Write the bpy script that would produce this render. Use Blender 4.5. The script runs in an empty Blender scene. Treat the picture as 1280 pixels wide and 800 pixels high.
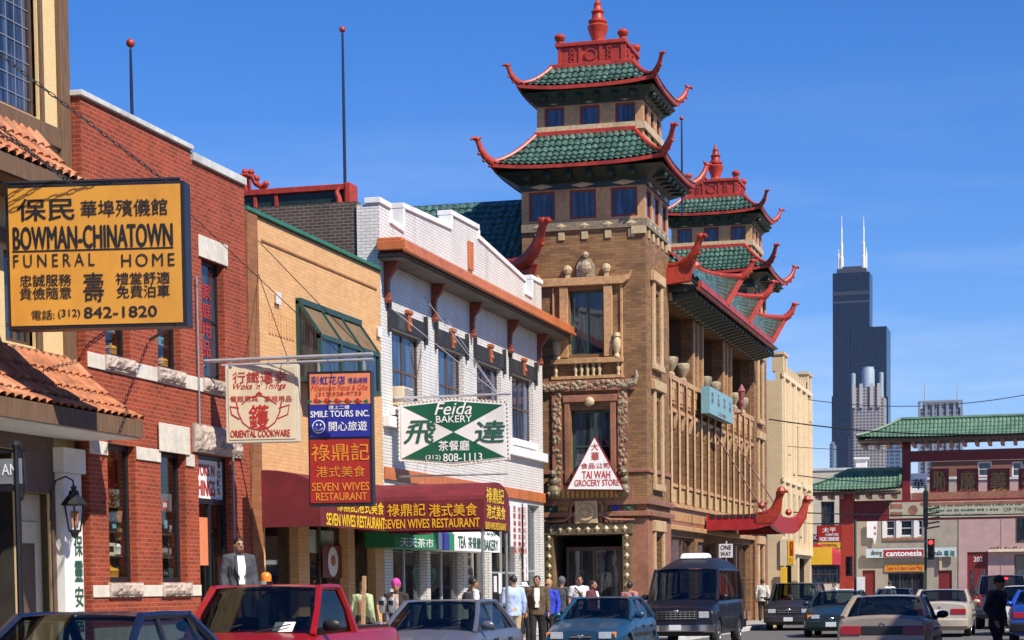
import bpy, bmesh, math, random
from mathutils import Vector, Matrix
R = math.radians
S = bpy.context.scene
COL = S.collection

# ------------------------------------------------------------------ camera, sky, sun, exposure
F_PX, CAM_H = 2570.0, 1.6
PITCH, YAW, ROLL, CY_PX = -0.063913, 0.262518, 0.012, 899.772   # a nearly level lens, cropped high
cd = bpy.data.cameras.new('camera'); cam = bpy.data.objects.new('camera', cd); COL.objects.link(cam)
cam.location = (0, 0, CAM_H); cam.matrix_world = Matrix.Translation((0, 0, CAM_H)) @ Matrix.Rotation(YAW, 4, 'Z') @ Matrix.Rotation(R(90) + PITCH, 4, 'X') @ Matrix.Rotation(-ROLL, 4, 'Z'); cd.shift_y = (CY_PX - 400) / 1280
cd.sensor_width = 36; cd.lens = 36 * F_PX / 1280; cd.clip_start = 0.1; cd.clip_end = 9000
S.camera = cam
SUN_VEC = Vector((0.79, -0.47, 1.0)).normalized()
sun_el = math.asin(SUN_VEC.z)
sun_az = math.atan2(SUN_VEC.x, SUN_VEC.y)
w = bpy.data.worlds.new('World'); S.world = w; w.use_nodes = True
nt = w.node_tree; nt.nodes.clear()
sky = nt.nodes.new('ShaderNodeTexSky'); sky.sky_type = 'NISHITA'; sky.sun_disc = False
sky.sun_elevation = sun_el; sky.sun_rotation = sun_az
sky.altitude = 300; sky.air_density = 1.0; sky.dust_density = 0.2; sky.ozone_density = 4.0
hs = nt.nodes.new('ShaderNodeHueSaturation'); hs.inputs['Saturation'].default_value = 1.32; hs.inputs['Hue'].default_value = 0.5
gm = nt.nodes.new('ShaderNodeGamma'); gm.inputs['Gamma'].default_value = 1.0
bg = nt.nodes.new('ShaderNodeBackground'); bg.inputs['Strength'].default_value = 0.078
wo = nt.nodes.new('ShaderNodeOutputWorld')
nt.links.new(sky.outputs[0], gm.inputs[0]); nt.links.new(gm.outputs[0], hs.inputs['Color'])
tint = nt.nodes.new('ShaderNodeMix'); tint.data_type = 'RGBA'; tint.blend_type = 'MULTIPLY'; tint.inputs[0].default_value = 1; tint.inputs[7].default_value = (.98, 1.0, 1.36, 1)
nt.links.new(hs.outputs[0], tint.inputs[6])
# faint high cloud low over the horizon
tc = nt.nodes.new('ShaderNodeTexCoord'); mp = nt.nodes.new('ShaderNodeMapping'); mp.inputs['Scale'].default_value = (2.2, 2.2, 16)
cn = nt.nodes.new('ShaderNodeTexNoise'); cn.inputs['Scale'].default_value = 1.6; cn.inputs['Detail'].default_value = 7; cn.inputs['Roughness'].default_value = .62
cr_ = nt.nodes.new('ShaderNodeMapRange'); cr_.inputs[1].default_value = .46; cr_.inputs[2].default_value = .8; cr_.inputs[4].default_value = .5
sz = nt.nodes.new('ShaderNodeSeparateXYZ'); lo = nt.nodes.new('ShaderNodeMapRange'); lo.inputs[1].default_value = .24; lo.inputs[2].default_value = .05
ml = nt.nodes.new('ShaderNodeMath'); ml.operation = 'MULTIPLY'
cmix = nt.nodes.new('ShaderNodeMix'); cmix.data_type = 'RGBA'; cmix.inputs[7].default_value = (8.5, 9.2, 10.2, 1)
nt.links.new(tc.outputs['Generated'], mp.inputs[0]); nt.links.new(mp.outputs[0], cn.inputs['Vector']); nt.links.new(cn.outputs[0], cr_.inputs[0])
nt.links.new(tc.outputs['Generated'], sz.inputs[0]); nt.links.new(sz.outputs[2], lo.inputs[0]); nt.links.new(cr_.outputs[0], ml.inputs[0]); nt.links.new(lo.outputs[0], ml.inputs[1])
nt.links.new(ml.outputs[0], cmix.inputs[0]); nt.links.new(tint.outputs[2], cmix.inputs[6]); nt.links.new(cmix.outputs[2], bg.inputs[0]); nt.links.new(bg.outputs[0], wo.inputs[0])
sd = bpy.data.lights.new('sun', 'SUN'); sd.energy = 5.0; sd.angle = R(0.55); sd.color = (1.0, 0.93, 0.82)
so = bpy.data.objects.new('sun', sd); COL.objects.link(so)
so.rotation_euler = (-SUN_VEC).to_track_quat('-Z', 'Y').to_euler(); so.location = (40, -40, 60)
S.view_settings.view_transform = 'Standard'; S.view_settings.look = 'None'
S.view_settings.exposure = 0.47; S.view_settings.gamma = 1.0; S.view_settings.use_curve_mapping = False
S.render.engine = 'CYCLES'
try:
    S.cycles.use_denoising = True
    S.cycles.max_bounces = 6; S.cycles.transparent_max_bounces = 12
    S.cycles.diffuse_bounces = 3; S.cycles.glossy_bounces = 3; S.cycles.transmission_bounces = 4
except Exception: pass

# ------------------------------------------------------------------ helpers
WOFF = {}                                                   # world place of each object's origin
def ray(px, py):
    a = (px - 640) / F_PX; b = -(py - CY_PX) / F_PX; c, s = math.cos(ROLL), math.sin(ROLL)
    x = c * a + s * b; z = -s * a + c * b
    y2 = math.cos(PITCH) - z * math.sin(PITCH); z2 = math.sin(PITCH) + z * math.cos(PITCH)
    return Vector((x * math.cos(YAW) - y2 * math.sin(YAW), x * math.sin(YAW) + y2 * math.cos(YAW), z2))

class Frame:                                                # a flat working plane in the world
    def __init__(s, O, U, V):
        s.O = Vector(O); s.U = Vector(U).normalized(); s.V = Vector(V).normalized(); s.N = s.U.cross(s.V)
    def p(s, u, v, d=0.0): return s.O + s.U * u + s.V * v + s.N * d
    def uv(s, px, py, d=0.0):
        r = ray(px, py); c = Vector((0, 0, CAM_H)); O = s.O + s.N * d
        t = (O - c).dot(s.N) / r.dot(s.N); q = c + r * t - O
        return q.dot(s.U), q.dot(s.V)
    def rect(s, x0, y0, x1, y1):
        a = s.uv(x0, y0); b = s.uv(x1, y1); c = s.uv(x0, y1)
        return a[0], b[0], c[1], a[1]
def Fx(c): return Frame((c, 0, 0), (0, 1, 0), (0, 0, 1))     # faces the street (east), u = Y
def Fy(c): return Frame((0, c, 0), (1, 0, 0), (0, 0, 1))     # faces south, u = X

def Fturn(Y, X0, deg):                                      # a hanging board turned a little towards the camera's side of the street
    c, s = math.cos(R(deg)), math.sin(R(deg)); return Frame((X0 - X0 * c, Y - X0 * s, 0), (c, s, 0), (0, 0, 1))

class MB:
    def __init__(s): s.v = []; s.f = []
    def add(s, vs, fs):
        n = len(s.v); s.v += [Vector(q) for q in vs]; s.f += [tuple(i + n for i in f) for f in fs]; return s
    def hexa(s, a):                                         # 8 corners: bottom ring then top ring
        return s.add(a, [(3, 2, 1, 0), (4, 5, 6, 7), (0, 1, 5, 4), (1, 2, 6, 5), (2, 3, 7, 6), (3, 0, 4, 7)])
    def box(s, x0, x1, y0, y1, z0, z1):
        return s.hexa([(x0, y0, z0), (x1, y0, z0), (x1, y1, z0), (x0, y1, z0), (x0, y0, z1), (x1, y0, z1), (x1, y1, z1), (x0, y1, z1)])
    def fbox(s, F, u0, u1, v0, v1, d0, d1):
        q = F.p
        return s.hexa([q(u0, v0, d1), q(u1, v0, d1), q(u1, v0, d0), q(u0, v0, d0), q(u0, v1, d1), q(u1, v1, d1), q(u1, v1, d0), q(u0, v1, d0)])
    def poly(s, F, pts, d0, d1):                            # outline in a frame, with thickness
        n = len(pts); a = [F.p(u, v, d1) for u, v in pts] + [F.p(u, v, d0) for u, v in pts]
        return s.add(a, [tuple(range(n)), tuple(range(2 * n - 1, n - 1, -1))] + [(i, i + n, (i + 1) % n + n, (i + 1) % n) for i in range(n)])
    def prism(s, pts, vec):
        n = len(pts); vec = Vector(vec); a = [Vector(q) for q in pts]; a += [q + vec for q in a]
        return s.add(a, [tuple(range(n))[::-1], tuple(range(n, 2 * n))] + [(i, (i + 1) % n, (i + 1) % n + n, i + n) for i in range(n)])
    def quad(s, a, b, c, d): return s.add([a, b, c, d], [(0, 1, 2, 3)])
    def tube(s, pts, r, n=8, flat=1.0):
        pts = [Vector(q) for q in pts]; m = len(pts)
        rr = r if isinstance(r, (list, tuple)) else [r] * m
        vs = []; prev = None
        for i, q in enumerate(pts):
            t = (pts[min(i + 1, m - 1)] - pts[max(i - 1, 0)]).normalized()
            if prev is None:
                h = Vector((0, 0, 1)) if abs(t.z) < .9 else Vector((1, 0, 0)); a = t.cross(h).normalized()
            else: a = (prev - t * prev.dot(t)).normalized()
            prev = a; b = t.cross(a)
            for k in range(n):
                g = 2 * math.pi * k / n
                vs.append(q + (a * math.cos(g) * flat + b * math.sin(g)) * rr[i])
        fs = [(i * n + k, i * n + (k + 1) % n, (i + 1) * n + (k + 1) % n, (i + 1) * n + k) for i in range(m - 1) for k in range(n)]
        fs += [tuple(range(n))[::-1], tuple(range((m - 1) * n, m * n))]
        return s.add(vs, fs)
    def lathe(s, c, prof, n=16, ax=(0, 0, 1)):
        c = Vector(c); ax = Vector(ax).normalized()
        h = Vector((1, 0, 0)) if abs(ax.x) < .9 else Vector((0, 1, 0)); a = ax.cross(h).normalized(); b = ax.cross(a)
        vs = []
        for r, z in prof:
            for k in range(n):
                g = 2 * math.pi * k / n; vs.append(c + ax * z + (a * math.cos(g) + b * math.sin(g)) * max(r, 1e-4))
        m = len(prof)
        fs = [(i * n + k, i * n + (k + 1) % n, (i + 1) * n + (k + 1) % n, (i + 1) * n + k) for i in range(m - 1) for k in range(n)]
        fs += [tuple(range(n))[::-1], tuple(range((m - 1) * n, m * n))]
        return s.add(vs, fs)
    def ball(s, c, r, n=12, sc=(1, 1, 1), rot=None):
        c = Vector(c); vs = []; m = max(4, n // 2)
        for i in range(m + 1):
            t = math.pi * i / m
            for k in range(n):
                g = 2 * math.pi * k / n
                q = Vector((math.sin(t) * math.cos(g) * sc[0], math.sin(t) * math.sin(g) * sc[1], math.cos(t) * sc[2])) * r
                if rot: q = rot @ q
                vs.append(c + q)
        return s.add(vs, [(i * n + k, (i + 1) * n + k, (i + 1) * n + (k + 1) % n, i * n + (k + 1) % n) for i in range(m) for k in range(n)])
    def grid(s, fn, nu, nv):
        vs = [fn(i / nu, j / nv) for j in range(nv + 1) for i in range(nu + 1)]
        return s.add(vs, [(j * (nu + 1) + i, j * (nu + 1) + i + 1, (j + 1) * (nu + 1) + i + 1, (j + 1) * (nu + 1) + i) for j in range(nv) for i in range(nu)])
    def bar(s, p, q, w, d, up=(0, 0, 1)):                   # straight rectangular bar
        p = Vector(p); q = Vector(q); t = (q - p).normalized(); up = Vector(up)
        a = t.cross(up)
        if a.length < 1e-3: a = t.cross(Vector((1, 0, 0)))
        a.normalize(); b = a.cross(t)
        a *= w / 2; b *= d / 2
        return s.hexa([p - a - b, p + a - b, p + a + b, p - a + b, q - a - b, q + a - b, q + a + b, q - a + b])
    def wall(s, F, u0, u1, v0, v1, holes, t=.3, top=None):  # a wall with openings: front, reveals, rims
        us = sorted({u0, u1} | {x for h in holes for x in h[:2] if u0 < x < u1})
        vs = sorted({v0, v1} | {x for h in holes for x in h[2:] if v0 < x < v1})
        for i in range(len(us) - 1):
            run = None
            for j in range(len(vs)):
                inside = j == len(vs) - 1 or any(h[0] <= (us[i] + us[i + 1]) / 2 <= h[1] and h[2] <= (vs[j] + vs[j + 1]) / 2 <= h[3] for h in holes)
                if not inside and run is None: run = vs[j]
                if inside and run is not None:
                    for d in (0, -t): s.quad(F.p(us[i], run, d), F.p(us[i + 1], run, d), F.p(us[i + 1], vs[j], d), F.p(us[i], vs[j], d))
                    run = None
        for a, b, c, e in list(holes) + [(u0, u1, v0, v1)]:
            for (p, q) in (((a, c), (b, c)), ((b, c), (b, e)), ((b, e), (a, e)), ((a, e), (a, c))):
                s.quad(F.p(*p, 0), F.p(*q, 0), F.p(*q, -t), F.p(*p, -t))
        return s
    zmap = None
    def build(s, name, m, parent=None, smooth=False, ang=40, bevel=0, recalc=True, label=None, raw=False, weld=False):
        off = WOFF.get(parent.name, Vector()) if parent and not raw else Vector()
        me = bpy.data.meshes.new(name)
        if MB.zmap: s.v = [Vector((q.x, q.y, MB.zmap(q.z))) for q in s.v]
        me.from_pydata([tuple(q - off) for q in s.v], [], s.f)
        bm = bmesh.new(); bm.from_mesh(me)
        if weld: bmesh.ops.remove_doubles(bm, verts=bm.verts, dist=1e-4)
        if recalc: bmesh.ops.recalc_face_normals(bm, faces=bm.faces)
        if smooth:
            for f in bm.faces: f.smooth = True
            for e in bm.edges:
                if len(e.link_faces) == 2 and e.calc_face_angle(0) > R(ang): e.smooth = False
        bm.to_mesh(me); bm.free()
        if isinstance(m, (list, tuple)):
            for x in m: me.materials.append(x)
        else: me.materials.append(m)
        o = bpy.data.objects.new(name, me); COL.objects.link(o)
        if parent: o.parent = parent; WOFF[o.name] = WOFF.get(parent.name, Vector())
        if bevel:
            b = o.modifiers.new('edge', 'BEVEL'); b.width = bevel; b.segments = 2; b.limit_method = 'ANGLE'; b.angle_limit = R(40)
        if label: o['label'] = label
        return o

def tag(o, label, cat, group=None, kind=None):
    if label: o['label'] = label
    if cat: o['category'] = cat
    if group: o['group'] = group
    if kind: o['kind'] = kind
    return o
def thing(name, label, cat, loc=(0, 0, 0), group=None, rz=0):
    o = bpy.data.objects.new(name, None); COL.objects.link(o); o.location = loc; o.rotation_euler = (0, 0, rz)
    o.empty_display_size = .3; WOFF[o.name] = Vector(loc)
    return tag(o, label, cat, group)
def struct(o): o['kind'] = 'structure'; return o
def copy_tree(o, parent=None):
    c = o.copy(); COL.objects.link(c)
    if parent: c.parent = parent
    for ch in list(o.children): copy_tree(ch, c)
    return c

# ------------------------------------------------------------------ materials
def nodes(name):
    m = bpy.data.materials.new(name); m.use_nodes = True; n = m.node_tree; n.nodes.clear()
    out = n.nodes.new('ShaderNodeOutputMaterial'); b = n.nodes.new('ShaderNodeBsdfPrincipled'); n.links.new(b.outputs[0], out.inputs[0])
    return m, n, b, out
def mixc(n, f, a, b, mode='MIX'):
    x = n.nodes.new('ShaderNodeMix'); x.data_type = 'RGBA'; x.blend_type = mode
    for i, q in ((0, f), (6, a), (7, b)):
        if hasattr(q, 'is_output'): n.links.new(q, x.inputs[i])
        elif i == 0: x.inputs[0].default_value = q
        else: x.inputs[i].default_value = (*q, 1)
    return x.outputs[2]
def noise(n, scale, detail=4, vec=None, rough=.6, stretch=None):
    t = n.nodes.new('ShaderNodeTexNoise'); t.inputs['Scale'].default_value = scale; t.inputs['Detail'].default_value = detail; t.inputs['Roughness'].default_value = rough
    g = n.nodes.new('ShaderNodeNewGeometry'); src = vec or g.outputs['Position']
    if stretch:
        mp = n.nodes.new('ShaderNodeMapping'); mp.inputs['Scale'].default_value = stretch; n.links.new(src, mp.inputs[0]); src = mp.outputs[0]
    n.links.new(src, t.inputs['Vector'])
    return t.outputs[0]
def ramp(n, src, a, b):
    r = n.nodes.new('ShaderNodeMapRange'); r.inputs[1].default_value = a; r.inputs[2].default_value = b
    n.links.new(src, r.inputs[0]); return r.outputs[0]
def bump(n, b, src, strength, dist=.01):
    k = n.nodes.new('ShaderNodeBump'); k.inputs['Strength'].default_value = strength; k.inputs['Distance'].default_value = dist
    n.links.new(src, k.inputs['Height']); n.links.new(k.outputs[0], b.inputs['Normal'])
def mat(name, col, rough=.6, metal=0, var=.15, scale=6, bmp=0, dirt=None, coat=0, stretch=None, spec=.5):
    m, n, b, _ = nodes(name)
    c = mixc(n, ramp(n, noise(n, scale, 5, stretch=stretch), .3, .7), tuple(x * (1 - var) for x in col), tuple(min(1, x * (1 + var)) for x in col))
    if dirt: c = mixc(n, ramp(n, noise(n, 1.3, 6, stretch=(1, 1, .45)), .5, .78), c, dirt)
    n.links.new(c, b.inputs['Base Color'])
    b.inputs['Roughness'].default_value = rough; b.inputs['Metallic'].default_value = metal; b.inputs['Coat Weight'].default_value = coat
    b.inputs['Coat Roughness'].default_value = .04; b.inputs['Specular IOR Level'].default_value = spec
    if bmp: bump(n, b, noise(n, scale * 4, 4), bmp)
    return m
def brick(name, c1, c2, mortar, bw=.22, rh=.075, ms=.008, rough=.8, dirt=None, bmp=.35, stain=.8, offset=.5, streak=0):
    m, n, b, _ = nodes(name)
    g = n.nodes.new('ShaderNodeNewGeometry'); sp = n.nodes.new('ShaderNodeSeparateXYZ'); n.links.new(g.outputs['Position'], sp.inputs[0])
    sn = n.nodes.new('ShaderNodeSeparateXYZ'); n.links.new(g.outputs['True Normal'], sn.inputs[0])
    ab = n.nodes.new('ShaderNodeMath'); ab.operation = 'ABSOLUTE'; n.links.new(sn.outputs[0], ab.inputs[0])
    gt = n.nodes.new('ShaderNodeMath'); gt.operation = 'GREATER_THAN'; gt.inputs[1].default_value = .7; n.links.new(ab.outputs[0], gt.inputs[0])
    mx = n.nodes.new('ShaderNodeMix'); mx.data_type = 'FLOAT'; n.links.new(gt.outputs[0], mx.inputs[0]); n.links.new(sp.outputs[0], mx.inputs[2]); n.links.new(sp.outputs[1], mx.inputs[3])
    cb = n.nodes.new('ShaderNodeCombineXYZ'); n.links.new(mx.outputs[0], cb.inputs[0]); n.links.new(sp.outputs[2], cb.inputs[1])
    t = n.nodes.new('ShaderNodeTexBrick'); n.links.new(cb.outputs[0], t.inputs['Vector'])
    t.inputs['Scale'].default_value = 1; t.inputs['Brick Width'].default_value = bw; t.inputs['Row Height'].default_value = rh
    t.inputs['Mortar Size'].default_value = ms; t.inputs['Mortar Smooth'].default_value = .2; t.offset = offset
    t.inputs['Color1'].default_value = (*c1, 1); t.inputs['Color2'].default_value = (*c2, 1); t.inputs['Mortar'].default_value = (*mortar, 1)
    t.inputs['Bias'].default_value = -.2
    c = mixc(n, ramp(n, noise(n, .9, 6), .35, .7), t.outputs[0], mixc(n, 1.0, t.outputs[0], (stain, stain, stain), 'MULTIPLY'))
    c = mixc(n, ramp(n, noise(n, 30, 3), .4, .7), c, mixc(n, 1.0, c, (.85, .85, .85), 'MULTIPLY'))
    if dirt: c = mixc(n, ramp(n, noise(n, 1.0, 6, stretch=(1, 1, .35)), .52, .8), c, dirt)
    if streak: c = mixc(n, ramp(n, noise(n, 2.2, 4, stretch=(1, 1, .06)), .55, .8), c, mixc(n, 1.0, c, (streak,) * 3, 'MULTIPLY'))
    n.links.new(c, b.inputs['Base Color']); b.inputs['Roughness'].default_value = rough
    iv = n.nodes.new('ShaderNodeMath'); iv.operation = 'SUBTRACT'; iv.inputs[0].default_value = 1; n.links.new(t.outputs['Fac'], iv.inputs[1])
    if bmp: bump(n, b, iv.outputs[0], bmp, .006)
    return m
def glass(name, tint=(.5, .55, .58), rough=.02, base=.01):
    m, n, b, out = nodes(name); n.nodes.remove(b)
    tr = n.nodes.new('ShaderNodeBsdfTransparent'); tr.inputs[0].default_value = (*tint, 1)
    gl = n.nodes.new('ShaderNodeBsdfGlossy'); gl.inputs['Roughness'].default_value = rough; gl.inputs[0].default_value = (.95, .97, 1, 1)
    lw = n.nodes.new('ShaderNodeLayerWeight'); lw.inputs[0].default_value = .5
    pw = n.nodes.new('ShaderNodeMath'); pw.operation = 'POWER'; pw.inputs[1].default_value = 5; n.links.new(lw.outputs['Facing'], pw.inputs[0])
    ad = n.nodes.new('ShaderNodeMath'); ad.operation = 'MULTIPLY_ADD'; ad.inputs[1].default_value = .6; ad.inputs[2].default_value = .03 + base; ad.use_clamp = True; n.links.new(pw.outputs[0], ad.inputs[0])
    mx = n.nodes.new('ShaderNodeMixShader'); n.links.new(ad.outputs[0], mx.inputs[0]); n.links.new(tr.outputs[0], mx.inputs[1]); n.links.new(gl.outputs[0], mx.inputs[2])
    n.links.new(mx.outputs[0], out.inputs[0]); return m
def dark_glass(name, col=(.015, .02, .028), rough=.04, ior=1.6, wav=0.0):
    m, n, b, _ = nodes(name); b.inputs['Roughness'].default_value = rough; b.inputs['IOR'].default_value = ior
    n.links.new(mixc(n, ramp(n, noise(n, 1.7, 3, stretch=(4, 4, .35)), .42, .66), tuple(x * .45 for x in col), tuple(x * 2.1 + .004 for x in col)), b.inputs['Base Color'])
    if wav: bump(n, b, noise(n, 1.1, 2), wav, .04)
    return m
def emit(name, col, s):
    m, n, b, _ = nodes(name); b.inputs['Base Color'].default_value = (*col, 1); b.inputs['Emission Color'].default_value = (*col, 1); b.inputs['Emission Strength'].default_value = s; return m

M = {}
M['red_brick'] = brick('red_brick', (.38, .055, .016), (.22, .030, .010), (.40, .15, .085), dirt=None, stain=.68, streak=.74)
M['buff_brick'] = brick('buff_brick', (.75, .43, .19), (.64, .35, .145), (.54, .30, .14), ms=.006, bmp=.2, stain=.9, streak=.86)
M['brown_quoin'] = brick('brown_quoin', (.34, .13, .05), (.26, .095, .035), (.2, .1, .05), bw=.35, rh=.14)
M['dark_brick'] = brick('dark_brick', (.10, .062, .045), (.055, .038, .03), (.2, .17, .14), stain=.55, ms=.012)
M['white_brick'] = brick('white_brick', (.86, .82, .75), (.78, .745, .69), (.30, .28, .26), rough=.35, ms=.007, stain=.86, streak=.72, dirt=(.58, .53, .46))
M['tan_brick'] = brick('tan_brick', (.34, .175, .070), (.165, .075, .030), (.20, .115, .055), bw=.32, rh=.085, ms=.011, stain=.68, streak=.72)
M['cream_brick'] = brick('cream_brick', (.72, .55, .33), (.66, .50, .29), (.5, .38, .24), stain=.88, streak=.85)
M['far_brick'] = brick('far_brick', (.25, .09, .055), (.2, .07, .045), (.25, .15, .1))
M['terracotta'] = mat('terracotta', (.50, .285, .125), .5, var=.25, scale=9, bmp=.3, dirt=(.22, .11, .05))
M['carving'] = mat('carving', (.34, .26, .16), .55, var=.55, scale=18, bmp=.6, dirt=(.13, .10, .06))
M['dull_gold'] = mat('dull_gold', (.30, .19, .05), .55, var=.3)
M['terra_pale'] = mat('terra_pale', (.58, .37, .19), .5, var=.3, scale=9, bmp=.4, dirt=(.3, .16, .07))
M['terra_red'] = mat('terra_red', (.30, .13, .075), .45, var=.25, scale=5, bmp=.3, dirt=(.14, .06, .04))
M['terra_light'] = mat('terra_light', (.52, .39, .22), .5, var=.25, scale=12, bmp=.4, dirt=(.3, .22, .12))
M['terra_gold'] = mat('terra_gold', (.55, .36, .10), .45, var=.35, scale=22, bmp=.5)
M['terra_green'] = mat('terra_green', (.05, .12, .07), .4, var=.4, scale=14, bmp=.4)
M['china_red'] = mat('china_red', (.38, .038, .018), .45, var=.3, scale=7, bmp=.4, dirt=(.16, .014, .010))
M['deep_red'] = mat('deep_red', (.17, .014, .012), .45, var=.2, scale=5)
M['bracket_orange'] = mat('bracket_orange', (.36, .10, .035), .5, var=.35, scale=14, bmp=.4)
M['bracket_red'] = mat('bracket_red', (.22, .05, .025), .5, var=.25)
M['portal'] = mat('portal', (.13, .10, .05), .45, var=.4, scale=14, bmp=.4, dirt=(.06, .07, .04))
M['belt'] = mat('belt', (.22, .17, .11), .5, var=.35, scale=12, bmp=.3)
M['terra_warm'] = mat('terra_warm', (.50, .33, .165), .5, var=.3, scale=16, bmp=.6, dirt=(.66, .52, .33))
M['lion'] = mat('lion', (.16, .13, .07), .45, var=.5, scale=16, bmp=.4)
M['cream_trim'] = mat('cream_trim', (.74, .58, .36), .6, var=.15, scale=8, bmp=.3)
M['green_tile'] = mat('green_tile', (.060, .122, .098), .28, var=.75, scale=4.4, bmp=.2, dirt=(.012, .05, .042))
M['gate_tile'] = mat('gate_tile', (.10, .185, .12), .5, var=.25, scale=2, dirt=(.06, .12, .085))
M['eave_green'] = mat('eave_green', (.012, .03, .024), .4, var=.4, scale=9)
M['clay_tile'] = mat('clay_tile', (.37, .135, .06), .85, var=.5, scale=4.5, bmp=.4, dirt=(.46, .26, .14))
M['timber'] = mat('timber', (.15, .085, .045), .7, var=.3, scale=4, bmp=.4, stretch=(6, 6, .6))
M['stucco'] = mat('stucco', (.74, .54, .27), .9, var=.12, scale=30, bmp=.9)
M['stone'] = mat('stone', (.62, .575, .49), .8, var=.14, scale=7, bmp=.5, dirt=(.45, .4, .33))
M['rock_stone'] = mat('rock_stone', (.46, .37, .31), .9, var=.3, scale=14, bmp=1.2, dirt=(.2, .16, .13))
M['coping'] = mat('coping', (.56, .55, .52), .8, var=.15, scale=5, bmp=.3, dirt=(.3, .29, .27))
M['orange_cornice'] = mat('orange_cornice', (.50, .145, .045), .45, var=.2, scale=5, bmp=.2, dirt=(.3, .08, .03))
M['white_paint'] = mat('white_paint', (.80, .79, .76), .5, var=.06, scale=5, dirt=(.6, .58, .53))
M['cream_paint'] = mat('cream_paint', (.60, .54, .42), .55, var=.08, scale=4)
M['black_metal'] = mat('black_metal', (.012, .012, .016), .4, var=.2)
M['navy_metal'] = mat('navy_metal', (.015, .02, .05), .35, var=.2)
M['grey_metal'] = mat('grey_metal', (.38, .39, .40), .4, metal=.6, var=.15)
M['galv'] = mat('galv', (.5, .51, .52), .45, metal=.5, var=.12)
M['black_trim'] = mat('black_trim', (.02, .02, .022), .6, var=.4, scale=10, dirt=(.09, .085, .08))
M['green_frame'] = mat('green_frame', (.022, .06, .045), .45, var=.2)
M['green_coping'] = mat('green_coping', (.03, .16, .10), .4, var=.2)
M['brown_frame'] = mat('brown_frame', (.10, .06, .04), .5, var=.2)
M['white_frame'] = mat('white_frame', (.72, .70, .66), .5, var=.08)
M['red_frame'] = mat('red_frame', (.22, .03, .018), .45, var=.2)
M['maroon_cloth'] = mat('maroon_cloth', (.15, .012, .019), .75, var=.3, scale=1.6, bmp=.6, stretch=(1, 3, 1), dirt=(.10,.010,.014))
M['green_cloth'] = mat('green_cloth', (.02, .20, .07), .75, var=.1, scale=3)
M['white_cloth'] = mat('white_cloth', (.78, .77, .72), .8, var=.06, scale=3)
M['yellow_cloth'] = mat('yellow_cloth', (.75, .42, .02), .75, var=.1)
M['red_cloth'] = mat('red_cloth', (.45, .02, .03), .75, var=.1)
M['amber_panel'] = mat('amber_panel', (.62, .29, .035), .35, var=.06, scale=1.5, dirt=(.50,.21,.025))
M['cream_panel'] = mat('cream_panel', (.70, .58, .40), .4, var=.06, scale=2, dirt=(.52,.42,.28))
M['orange_panel'] = mat('orange_panel', (.72, .23, .10), .4, var=.05, dirt=(.6,.18,.08))
M['blue_panel'] = mat('blue_panel', (.018, .025, .28), .4, var=.08)
M['red_panel'] = mat('red_panel', (.36, .02, .012), .4, var=.08, dirt=(.26,.014,.010))
M['green_panel'] = mat('green_panel', (.008, .10, .05), .4, var=.08, dirt=(.006,.07,.035))
M['white_panel'] = mat('white_panel', (.78, .77, .74), .4, var=.04, scale=2, dirt=(.62,.60,.55))
M['teal_panel'] = mat('teal_panel', (.19, .36, .40), .5, var=.08)
M['ink_black'] = mat('ink_black', (.01, .01, .012), .5, var=.1)
M['ink_red'] = mat('ink_red', (.48, .025, .015), .5, var=.1)
M['ink_orange'] = mat('ink_orange', (.70, .22, .02), .5, var=.08)
M['ink_gold'] = mat('ink_gold', (.80, .42, .02), .45, var=.08)
M['ink_yellow'] = mat('ink_yellow', (.85, .55, .03), .45, var=.06)
M['ink_white'] = mat('ink_white', (.82, .82, .80), .5, var=.03)
M['ink_green'] = mat('ink_green', (.015, .10, .06), .5, var=.1)
M['ink_blue'] = mat('ink_blue', (.03, .04, .25), .5, var=.1)
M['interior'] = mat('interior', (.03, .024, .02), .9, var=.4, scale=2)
M['curtain'] = mat('curtain', (.10, .10, .11), .9, var=.3, scale=3, stretch=(8, 8, .4))
M['pane'] = dark_glass('pane', (.02, .027, .038), .03, 1.7, wav=.12)
M['pane_blue'] = dark_glass('pane_blue', (.03, .045, .085), .05, 1.6, wav=.1)
M['shop_glass'] = glass('shop_glass', (.90, .93, .93))
M['dark_iron'] = mat('dark_iron', (.07, .07, .075), .5, metal=.5)
M['asphalt'] = mat('asphalt', (.105, .10, .098), .85, var=.2, scale=2.5, bmp=.5, dirt=(.07, .068, .066))
M['concrete'] = mat('concrete', (.34, .32, .29), .85, var=.12, scale=2, bmp=.4, dirt=(.24, .23, .21))
M['road_white'] = mat('road_white', (.62, .62, .6), .7, var=.2, scale=8)
M['road_yellow'] = mat('road_yellow', (.62, .36, .03), .7, var=.2, scale=8)
M['tar_roof'] = mat('tar_roof', (.06, .058, .056), .9, var=.25)
M['pink_wall'] = mat('pink_wall', (.43, .275, .25), .8, var=.1, scale=1.5, bmp=.3)
M['tan_wall'] = mat('tan_wall', (.34, .285, .215), .8, var=.15, scale=1.5, bmp=.4)
M['beige_wall'] = mat('beige_wall', (.56, .48, .36), .8, var=.1, scale=1.5, bmp=.3)

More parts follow.
